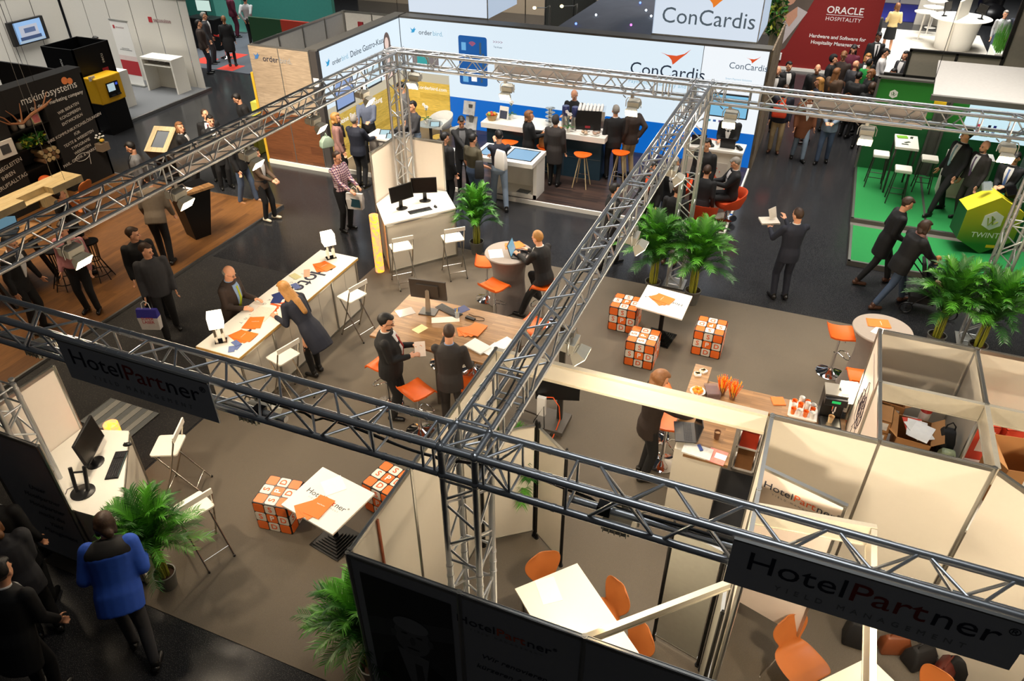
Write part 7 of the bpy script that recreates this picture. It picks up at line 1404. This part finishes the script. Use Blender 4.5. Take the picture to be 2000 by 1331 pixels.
t=thing('massage_chair','black massage chair at the top right','chair',(7.8,35.5,0)); g=G(); g.ell((0,0,.4),(.6,.7,.4)); obj('seat',g,BLACK,t); g=G(); g.ell((0,.6,.8),(.5,.25,.7)); obj('backrest',g,BLACK,t)
t=thing('planter_box','tall white planter with long green leaves at the right edge','planter',(6.9,26.3,0.021)); g=G(); g.bb((0,0,0),(.35,1.3,.8)); obj('box',g,WHITE,t,False); g=G(); rnd=random.Random(4)
for k in range(120): x_,y_=rnd.uniform(.03,.32),rnd.uniform(.03,1.27); g.tube((x_,y_,.78),(x_+rnd.uniform(-.1,.1),y_+rnd.uniform(-.1,.1),1.3+.4*rnd.random()),.012,.002,n=4)
obj('leaves',g,LEAF,t)
for i,(x_,y_,a) in enumerate(((4.5,24.1,30),(6.0,24.0,-20))): t=thing('red_chair',('left','right')[i]+' red chair behind the grey panels','chair',(x_,y_,.0),R(a)); g=G(); g.bb((-.22,-.2,.42),(.22,.22,.46)); obj('seat',g,RT,t,False); g=G(); g.bb((-.22,.2,.46),(.22,.23,.9)); obj('backrest',g,mat('salmon_red',(210,90,70),.5),t,False); g=G(); [g.tube((a_*.18,b_*.17,0),(a_*.18,b_*.17,.42),.012) for a_ in (-1,1) for b_ in (-1,1)]; obj('legs',g,CHROME,t)
# ================= TOP LEFT STANDS =================
slab('grey_stand_floor',(-26,11.0,.001),(-16.62,15.6,.08),GREYCP,'light grey carpeted stand floor with a pale edge at the top left','platform'); g=G(); g.bb((-16.63,11.0,.001),(-16.58,15.6,.085)); tag(obj('metal_edge',g,ALU,None,False),'pale metal edge of the light grey stand floor','edge strip')
PW=mat('stand_white_wall',(214,210,202),.6,n=.03)
a_=wall_run('tall white panel wall of the top left stand with red company mark',[(-22,15.45),(-21,15.45),(-20,15.45),(-19,15.45),(-18,15.45),(-17,15.45),(-16.66,15.45)],z1=2.75,m=PW,post=False); RP=mat('red_company_print',(180,40,50),.5); GPt=mat('grey_company_print',(160,130,130),.5)
g=G(); g.bb((-18.35,15.432,1.98),(-18.2,15.44,2.14)); obj('mark_print',g,RP,a_,False); text('secusuisse',.17,(-18.15,15.434,2.06),(1,0,0),(0,0,1),GPt,a_,align='LEFT',bold=.003); 
wall_run('white side wall with the picture screen in the top left corner',[(-22.05,15.4),(-22.05,14.4),(-22.05,13.4),(-22.05,12.4),(-22.05,11.4)],z1=2.75,m=PW,post=False)
t=thing('wall_screen','wall screen showing a building, at the top left','screen'); g=G(); g.bb((-22.02,13.3,1.38),(-21.9,14.55,2.08)); obj('casing',g,BLACK,t,False); g=G(); g.bb((-21.9,13.45,1.42),(-21.89,14.42,2.04)); obj('display',g,lit('screen_pale_blue',(150,190,236),.9),t,False)
for y0_,y1_,z0_,z1_,c_ in ((13.6,14.25,1.6,1.92,(196,200,214)),(13.75,14.15,1.7,1.84,(90,110,150)),(13.55,14.3,1.5,1.6,(60,80,120)),(13.5,14.4,1.43,1.5,(176,196,214))): g=G(); g.bb((-21.89,y0_,z0_),(-21.884+.001*(y1_<14.2),y1_,z1_)); obj('picture_detail',g,lit('pic_%d'%c_[0],c_,.8),t,False)
t=thing('roll_up_banner','tall white roll-up banner with a red lower band','banner',(-19.0,14.85,.081),R(-4)); g=G(); g.bb((-.4,-.01,.05),(.4,.0,2.0)); obj('banner_sheet',g,PAPER,t,False); g=G(); g.bb((-.4,-.014,.35),(.4,-.011,.8)); obj('red_band',g,RP,t,False); g=G(); g.bb((-.4,-.013,.8),(.4,-.011,.95)); obj('pale_band',g,mat('pale_pink_print',(226,206,202),.5),t,False)
g=G(); g.bb((-.42,-.08,0),(.42,.08,.05)); g.bb((-.41,-.02,1.99),(.41,.015,2.03)); obj('cassette',g,ALU,t,False); g=G(); g.bb((-.3,-.014,1.76),(-.22,-.011,1.86)); obj('mark_print',g,RP,t,False); text('secusuisse',.09,(-.19,-.012,1.81),(1,0,0),(0,0,1),GPt,t,align='LEFT'); text('Solutions for Data\nand Business Communication',.045,(.0,-.012,1.15),(1,0,0),(0,0,1),TEXTD,t)
def counter_open(label,x0_,y0_,x1_,y1_,h_=1.05,shelf=True):
    t=thing('white_counter',label,'counter'); g=G(); g.bb((x0_,y0_,h_-.06+.08),(x1_,y1_,h_+.08)); obj('worktop',g,WHITE,t,False); g=G(); g.bb((x0_,y0_,.081),(x0_+.06,y1_,h_+.02)); obj('side_panel',g,WHITE,t,False); g=G(); g.bb((x1_-.06,y0_,.081),(x1_,y1_,h_+.02)); obj('side_panel',g,WHITE,t,False); g=G(); g.bb((x0_+.06,y1_-.05,.081),(x1_-.06,y1_-.02,h_+.02)); obj('back_panel',g,WALLW,t,False)
    if shelf: g=G(); g.bb((x0_+.06,y0_+.02,h_-.16),(x1_-.06,y1_-.05,h_-.14)); obj('shelf_board',g,WHITE,t,False)
counter_open('open white counter with a shelf of leaflets under its top',-18.25,14.6,-17.0,15.15); counter_open('white counter beside the yellow cash machine',-18.5,12.9,-17.5,13.35,1.05,False); counter_open('low white counter with fruit at the far left',-21.6,12.2,-20.2,12.7,.9,False)
for k in range(5): paper('leaflet','leaflet on the shelf of the open white counter','leaflet',-18.05+.22*k,14.85,.9705,R(10*k),.15,.21,mat('grey_leaflet',(150,140,140),.5,n=.4,s=20),'leaflets on the counter shelf')
t=thing('black_kiosk_box','tall open black box with small red and white lettering','kiosk',(0,0,0)); g=G(); x0_,x1_,y0_,y1_=-17.9,-16.75,11.15,12.35
for a in ((x0_,y0_,x1_,y0_+.04),(x0_,y1_-.04,x1_,y1_),(x0_,y0_,x0_+.04,y1_),(x1_-.04,y0_,x1_,y1_)): g.bb((a[0],a[1],.081),(a[2],a[3],2.25))
obj('box_walls',g,BLACKM,t,False); text('secu',.14,(-16.748,12.0,1.85),(0,0,1),(0,-1,0),PAPER,t); g=G(); g.bb((-16.75,11.9,1.45),(-16.746,12.1,1.6)); obj('red_mark',g,RP,t,False); text('secu',.14,(-17.3,11.148,1.85),(0,0,1),(-1,0,0),PAPER,t)
t=thing('yellow_cash_machine','yellow cash machine with small screen on a black base','cash machine',(-16.45,11.55,0),R(90)); YL=mat('yellow_shell',(232,176,20),.4); g=G(); g.bb((-.38,-.2,.001),(.38,.24,.85)); obj('base',g,BLACKM,t,False); g=G(); g.rings([[V((a*.42,y_,z_)) for a in (-1,1) for _ in (0,)] for y_,z_ in ()] or [[V((a,-.28+.06*abs(a)/.42,z_)) for a in (-.42,-.2,.2,.42)]+[V((a,.24,z_)) for a in (.42,.2,-.2,-.42)] for z_ in (.85,1.0,1.45,1.55)]); obj('shell',g,YL,t,False,bevel=.03)
g=G(); g.bb((-.18,-.285,1.0),(.22,-.27,1.38)); obj('front_recess',g,BLACK,t,False); g=G(); g.bb((-.15,-.292,1.15),(.08,-.285,1.35)); obj('display',g,lit('atm_screen',(190,214,222),.8),t,False); g=G(); g.bb((.12,-.292,1.28),(.19,-.285,1.34)); obj('blue_reader',g,lit('atm_blue',(60,90,220),.8),t,False); g=G(); g.bb((-.12,-.33,1.02),(.02,-.27,1.06)); g.bb((.08,-.33,1.02),(.2,-.27,1.06)); obj('keypad',g,KEYS,t,False)
g=G(); g.bb((-16.35,11.05,1.5),(-16.34,11.25,1.62)); o=tag(obj('stand_number_sign',g,PAPER,None,False),'small white number sign beside the yellow cash machine','sign'); text('C 11',.07,(-16.338,11.15,1.56),(0,1,0),(0,0,1),TEXTD,o)
t=thing('fruit_bowl','bowl of orange fruit on the low counter at the far left','bowl',(-20.5,12.45,.9805)); g=G(); g.lathe([(.08,0),(.2,.1),(.18,.1),(.01,.03)],18); obj('bowl',g,BLACK,t)
for k in range(6): g=G(); g.ell((0,0,0),(.055,)*3,nu=9,nv=6); tag(obj('orange',g,MC['orange_peel'],None,loc=(-20.5+.09*math.cos(k),12.45+.09*math.sin(k),1.11)),'round orange in the bowl at the far left','fruit','oranges at the far left')
# teal stand
slab('dark_grey_stand_floor',(-24,17.5,.001),(-16.6,24,.03),mat('blue_grey_carpet',(78,82,90),.9),'blue grey carpet of the stand with red squares','carpet'); 
for i,(x_,y_) in enumerate(((-17.7,17.9),(-18.6,19.2),(-19.2,18.3),(-17.4,19.6))): slab('red_carpet_square',(x_-.35,y_-.35,.031),(x_+.35,y_+.35,.034),mat('red_square',(206,58,44),.9),('red carpet square nearest the aisle','red carpet square under the woman in black','red carpet square by the stools','red carpet square at the right')[i],'carpet square')
TL=mat('teal_panel',(70,150,136),.5); g=G(); g.bb((-26,24.2,0),(-17.5,24.4,3.0)); tag(obj('teal_wall',g,TL,None,False),'teal wall closing the far left stand','display wall')
t=thing('teal_banner','teal banner with black company lettering at the top','banner',(-21.2,22.3,.031)); g=G(); g.bb((-.7,0,.05),(.7,.03,2.3)); obj('banner_sheet',g,mat('light_teal',(110,196,178),.5),t,False); g=G(); g.bb((-.72,-.1,0),(.72,.12,.05)); obj('foot',g,ALU,t,False); text('enrin',.42,(0,-.003,2.05),(1,0,0),(0,0,1),TEXTD,t,bold=.008); text('Bacca Group',.17,(.1,-.003,1.68),(1,0,0),(0,0,1),TEXTD,t,bold=.004); text('INTEGRATION\nPROJECTS',.09,(.1,-.003,1.25),(1,0,0),(0,0,1),TEXTD,t)
monitor('bright monitor on the dark counter of the teal stand',-20.2,19.9,1.13,R(10),.6,.4,.4,0,scr=lit('monitor_bright',(206,232,222),.9)); t=thing('dark_counter','dark counter with a red side carrying the bright monitor','counter',(-20.3,19.7,.031)); g=G(); g.bb((-.6,-.1,0),(.7,.5,1.06)); obj('base',g,BLACKM,t,False); g=G(); g.bb((-.6,-.1,1.06),(.7,.5,1.098)); obj('worktop',g,BLACK,t,False)
st2=orange_stool(); st2.location=(-18.7,18.9,.031); st2['label']='red and chrome bar stool by the woman in black at the top left'; st2['category']='bar stool'
for c_ in st2.children:
    if c_.name.startswith('seat'): c_.data=c_.data.copy(); c_.data.materials[0]=mat('red_seat',(200,50,40),.5)
t=thing('low_colour_wall','low wall painted dark green and red behind the timber print stand','low wall'); g=G(); g.bb((-17.2,18.7,.035),(-15.85,18.8,1.6)); obj('green_part',g,mat('dark_green_paint',(20,66,36),.7),t,False); g=G(); g.bb((-15.85,18.7,.0),(-13.0,18.8,1.6)); obj('red_part',g,mat('red_paint',(166,48,30),.7),t,False)
for i in range(9): g=G(); g.bb((-20+2.2*i,30,0),(-17.85+2.2*i,30.2,7)); o=tag(obj('hall_wall_panel',g,mat('brown_grey_hall_panel',(128,118,102),.7),None,False),'tall brown grey hall wall panel at the top','wall panel','hall wall panels')
g=G(); g.bb((-8.9,17.7,0),(-8.4,18.1,5)); tag(obj('dark_column',g,BLACKM,None,False),'dark square hall column left of the white light box','column')
for i,(x_,z_) in enumerate(((-6.1,2.9),(-5.3,3.0))):
    t=thing('small_spotlight',('left','right')[i]+' small yellow spotlight behind the backlit wall','spotlight',(x_,17.5,z_)); g=G(); g.tube((0,0,0),(.35,0,.03),.012); g.tube((.35,0,.03),(.35,.3,.03),.012); g.tube((.35,.3,.03),(.35,.3,-z_),.02); obj('stand_arm',g,ALU,t); g=G(); g.ell((0,0,0),(.05,.05,.04)); obj('lamp',g,mat('warm_lamp',(255,230,150),.5,em=8),t)
wall_run('dim panel wall behind the white light boxes',[(-6.5,19.5),(-5.6,19.5),(-4.9,19.5)],z1=3.3,m=mat('dim_panel',(120,116,104),.7))
# ================= CHALKBOARD STAND =================
CHK=mat('chalkboard_black',(24,23,24),.8,n=.1); CHW=mat('chalk_white',(214,208,200),.8)
t=thing('chalkboard_wall','tall black chalkboard wall with white lettering and a shelf niche','display wall'); g=G(); g.bb((-14.4,7.85,.05),(-14,9.05,2.62)); g.bb((-14.4,4.0,.05),(-14,6.9,2.62)); g.bb((-14.4,6.9,2.1),(-14,7.85,2.62)); g.bb((-14.4,6.9,.05),(-14.35,7.85,2.1)); g.bb((-16.8,9.0,.05),(-14,9.05,2.5)); obj('board',g,CHK,t,False)
def ch_(body,size,y_,z_,m_=None,tilt=.0,al='CENTER'): return text(body,size,(-13.994,y_,z_),(0,1,tilt),(0,-tilt,1),m_ or CHW,t,align=al)
ch_('mskinfosystems',.23,8.1,2.3,PAPER); ch_('the digital marketing company',.115,8.22,2.1,PAPER)
for i,s_ in enumerate(('WIR BERATEN','KONZIPIEREN','ENTWICKELN','IHRE KOMMUNIKATIONSLÖSUNGEN','FÜR','TEXTE & WEBSEITEN','TYPOGRAFIE','WEBSEITEN','MAIL, GRAFIK & MARKETING..')): ch_(s_,.095,8.42,1.86-.13*i-(.06 if i>2 else 0),None,.12)
for i,s_ in enumerate(('WIR BEGLEITEN','IHREN','BERUFSALLTAG')): ch_(s_,.12,6.5,1.15-.17*i,None,.15)
g=G(); g.pipe([(-13.99,8.35+.2*math.cos(a*.5),.72+.09*math.sin(a*.5)+.02*a/12) for a in range(14)]+[(-13.99,8.5,.5)],.006,5); obj('chalk_loop',g,CHW,t)
for c_ in ((8.55,2.52,.08),(8.68,2.48,.07)): g=G(); g.poly([(-13.99,c_[0]+c_[2]*math.cos(a*PI/8),c_[1]-.08+c_[2]*math.sin(a*PI/8)) for a in range(16)],(.003,0,0)); obj('orange_dot',g,mat('orange_dot',(240,140,80),.6),t,False)
for z_ in (.9,1.35,1.75): g=G(); g.bb((-14.35,6.9,z_-.02),(-14.0,7.85,z_)); obj('niche_shelf',g,BLACKM,t,False)
def logs(): 
    for k in range(12): g=G(); x_=-14.1; y_=7.42+.11*(k%4)+.05*((k//4)%2); z_=.955+.1*(k//4); g.tube((x_-.2,y_,z_),(x_+.1,y_,z_),.05,n=8); tag(obj('firewood_log',g,OAKL if k%3 else mat('bark',(120,86,56),.9),None),'cut firewood log stacked in the shelf niche','log','firewood in the niche')
logs()
for i,(y_,z_,h_,c_,lb) in enumerate(((7.1,1.751,.16,(80,70,60),'dark jar on the top shelf of the niche'),(7.28,1.751,.2,(226,218,204),'white wrapped jar on the top shelf of the niche'),(7.45,1.751,.15,(110,100,90),'grey jar on the top shelf of the niche'),(7.05,1.351,.16,(120,120,96),'mossy vase on the middle shelf of the niche'),(7.7,1.351,.14,(90,110,110),'small grey vase on the middle shelf of the niche'))):
    t=thing('jar',lb,'jar',(-14.12,y_,z_)); g=G(); g.lathe([(.05,0),(.065,.03),(.065,h_*.8),(.045,h_)],14); obj('vessel',g,mat('jar_%d'%c_[0],c_,.6),t); g=G(); g.lathe([(.046,h_),(.046,h_+.012),(.01,h_+.014)],14); obj('lid',g,BRN,t)
t=thing('framed_picture','small pink picture leaning on the top niche shelf','picture',(-14.08,7.64,1.751),0); g=G(); g.T=Matrix.Rotation(R(-12),4,'Y'); g.bb((-.01,-.1,0),(.01,.1,.2)); obj('frame',g,OAKL,t,False); g=G(); g.T=Matrix.Rotation(R(-12),4,'Y'); g.bb((.01,-.08,.02),(.012,.08,.18)); obj('print',g,mat('pink_print',(206,110,110),.5,n=.4,s=20),t,False)
greenery('moss and dried flowers on the middle niche shelf',-14.2,-14.02,7.1,7.65,1.36,1.55,260)
t=thing('flower_crate','small wooden wall crate with white and yellow orchids','flower box',(-13.9,8.88,.72)); g=G(); g.bb((-.1,-.12,0),(.1,.12,.18)); obj('crate',g,mat('grey_wood',(130,112,92),.8),t,False); g=G()
for k in range(7): g.ell((.0,-.1+.035*k,.34+.05*math.sin(k*2)),(.03,.03,.02),None,7,5)
obj('blossoms',g,PAPER,t); g=G(); g.ell((.05,0,.25),(.05,.06,.04)); obj('yellow_blossom',g,mat('yellow_blossom',(226,180,60),.5),t); g=G(); [g.tube((0,0,.15),(0,-.1+.05*k,.34),.005,n=5) for k in range(5)]; obj('stems',g,LEAF2,t)
t=thing('pumpkin_crate','wooden crate with an orange pumpkin below the niche','crate',(-13.85,7.2,.05)); g=G(); g.bb((-.15,-.25,0),(.15,.25,.5)); obj('crate',g,OAKL,t,False); g=G(); g.ell((0,-.05,.6),(.13,.14,.1)); obj('pumpkin',g,mat('pumpkin',(216,96,40),.5),t)
t=thing('antler_branch','brown antler like branch hanging above the niche','decoration',(-13.8,7.4,2.05)); g=G(); g.pipe([(0,-.75,.1),(0,-.6,-.02),(0,-.3,-.1),(0,0,.02),(.05,.3,.1),(0,.55,.18)],[.008,.02,.03,.035,.03,.01],7)
for a in ((-.55,-.02,-.75,.2),(-.35,-.08,-.55,.25),(-.3,-.1,-.2,.3),(.1,.05,.15,.3),(.3,.1,.5,.35)): g.pipe([(0,a[0],a[1]),(.02,(a[0]+a[2])/2,(a[1]+a[3])/2+.03),(0,a[2],a[3])],[.02,.014,.006],6)
obj('branch',g,mat('antler_brown',(150,100,66),.7),t)
for p_ in ((0,-.5,-.05),(0,.3,.1)): g=G(); g.tube(p_,(p_[0],p_[1],3.5),.004,n=5); obj('hanging_wire',g,WIRE,t)
t=thing('hanging_wood_shelf','long pale wooden beam lamp hanging on wires','hanging shelf',(0,0,0)); g=G(); g.bb((-10.68,3.2,1.9),(-10.2,4.2,2.02)); g.bb((-10.68,4.75,1.9),(-10.2,5.38,2.02)); g.bb((-10.68,4.2,1.9),(-10.4,4.75,2.02)); g.bb((-10.4,4.2,1.9),(-10.22,4.75,1.91)); obj('beam',g,OAKL,t,False)
for y_ in (3.6,5.1):
    for x_ in (-10.6,-10.3): g=G(); g.tube((x_,y_,2.02),(-10.45+(x_+10.45)*.2,y_,6),.004,n=5); obj('hanging_wire',g,mat('grey_wire',(120,116,110),.5),t)
t=thing('wood_lectern','black lectern with L-shaped oak top holding a printed sheet','lectern',(-9.75,7.2,.051),R(-20)); g=G(); g.rings([[V((a*.2,b_*.17,0)) for a,b_ in ((-1,-1),(1,-1),(1,1),(-1,1))],[V((a*.24+.1,b_*.34,1.05)) for a,b_ in ((-1,-1),(1,-1),(1,1),(-1,1))]]); obj('body',g,BLACKM,t,False); g=G(); g.bb((-.2,-.42,1.05),(.4,-.2,1.1)); g.bb((.2,-.2,1.05),(.4,.4,1.1)); obj('oak_top',g,OAK,t,False); g=G(); g.bb((-.2,-.2,1.05),(.2,.4,1.08)); obj('black_top',g,BLACKM,t,False)
paper('printed_sheet','printed sheet with a dark picture on the wood lectern','paper',-9.62,7.0,1.152,R(0),.21,.3,PAPER); paper('dark_picture','dark photograph printed on the sheet on the lectern','print',-9.62,7.02,1.1565,R(0),.16,.1,mat('dark_photo',(80,60,50),.5,n=.5,s=20),th=.001)
t=thing('slanted_display','slanted display box with pale rustic frame on a black pedestal','display',(-12.35,9.35,0.001),R(12)); g=G(); g.bb((-.25,-.2,.0),(.25,.25,.9)); obj('pedestal',g,BLACKM,t,False); T_=Matrix.Translation((0,0,.85))@Matrix.Rotation(R(32),4,'X')@Matrix.Scale(.8,4); g=G(); g.T=T_; g.bb((-.35,-.45,0),(.35,.45,.35)); obj('box',g,mat('grey_bark',(80,74,70),.9,n=.4,s=10),t,False); g=G(); g.T=T_
for a in ((-.36,-.46,.36,-.3),(-.36,.3,.36,.46),(-.36,-.3,-.2,.3),(.2,-.3,.36,.3)): g.bb((a[0],a[1],.35),(a[2],a[3],.37))
obj('frame',g,OAKL,t,False); g=G(); g.T=T_; g.bb((-.2,-.3,.35),(.2,.3,.355)); obj('display',g,SCR,t,False)
p_=at(25,470,1.05); t=thing('trestle_table','wooden trestle table with black legs at the left edge','table',(p_.x-.2,p_.y-.1,.051),R(10)); g=G(); g.bb((-.5,-.8,1.0),(.5,.7,1.04)); obj('tabletop',g,OAK,t,False)
for y_ in (-.6,.5): g=G(); g.rings([[V((a*.45,y_+b_,0)) for a,b_ in ((-1,-.03),(-.85,-.03),(-.85,.03),(-1,.03))],[V((a*.1,y_+b_,1.0)) for a,b_ in ((-1,-.03),(.2,-.03),(.2,.03),(-1,.03))]]); g.rings([[V((a*.45,y_+b_,0)) for a,b_ in ((1,-.03),(.85,-.03),(.85,.03),(1,.03))],[V((a*.1,y_+b_,1.0)) for a,b_ in ((1,-.03),(-.2,-.03),(-.2,.03),(1,.03))]]); obj('trestle',g,BLACKM,t,False)
laptop('open laptop with a pale blue screen on the trestle table at the left edge',p_.x-.25,p_.y+.1,1.0925,R(35),105,BLACK,lit('laptop_pale_screen',(120,168,190),.5),.36,.25)
def wire_stool(label,x_,y_):
    t=thing('wire_stool',label,'stool',(x_,y_,.051)); g=G()
    for k in range(8): a=k*PI/4; g.pipe([(.12*math.cos(a),.12*math.sin(a),.75),(.1*math.cos(a),.1*math.sin(a),.4),(.25*math.cos(a),.25*math.sin(a),0)],.01,5)
    for r__,z_ in ((.12,.75),(.1,.4),(.2,.12)): g.pipe([(r__*math.cos(k*PI/6),r__*math.sin(k*PI/6),z_) for k in range(13)],.01,5)
    obj('wire_frame',g,BLACKM,t); g=G(); g.lathe([(.17,.75),(.17,.78),(.01,.78)],20); obj('seat',g,BLACKM,t)
q=at(190,520,.3); wire_stool('black wire stool on the wood floor behind the pink shirt',q.x,q.y); q=at(130,560,.3); wire_stool('black wire stool at the left of the wood floor',q.x-.4,q.y+.3)
o=dup(ch,(-12.2,6.3,.051),R(60),'orange brown plywood chair on the wood floor, nearer one'); o['group']='plywood chairs on the wood floor'; o=dup(ch,(-12.7,7.0,.051),R(100),'orange brown plywood chair on the wood floor, farther one'); o['group']='plywood chairs on the wood floor'
g=G(); g.bb((-13.98,6.42,1.35),(-13.95,6.85,1.7)); o=tag(obj('wall_picture',g,PAPER,None,False),'small white framed picture on the chalkboard at the left edge','picture'); g=G(); g.bb((-13.95,6.53,1.43),(-13.945,6.74,1.62)); obj('photo',g,mat('bw_photo',(70,74,80),.5,n=.5,s=20),o,False)
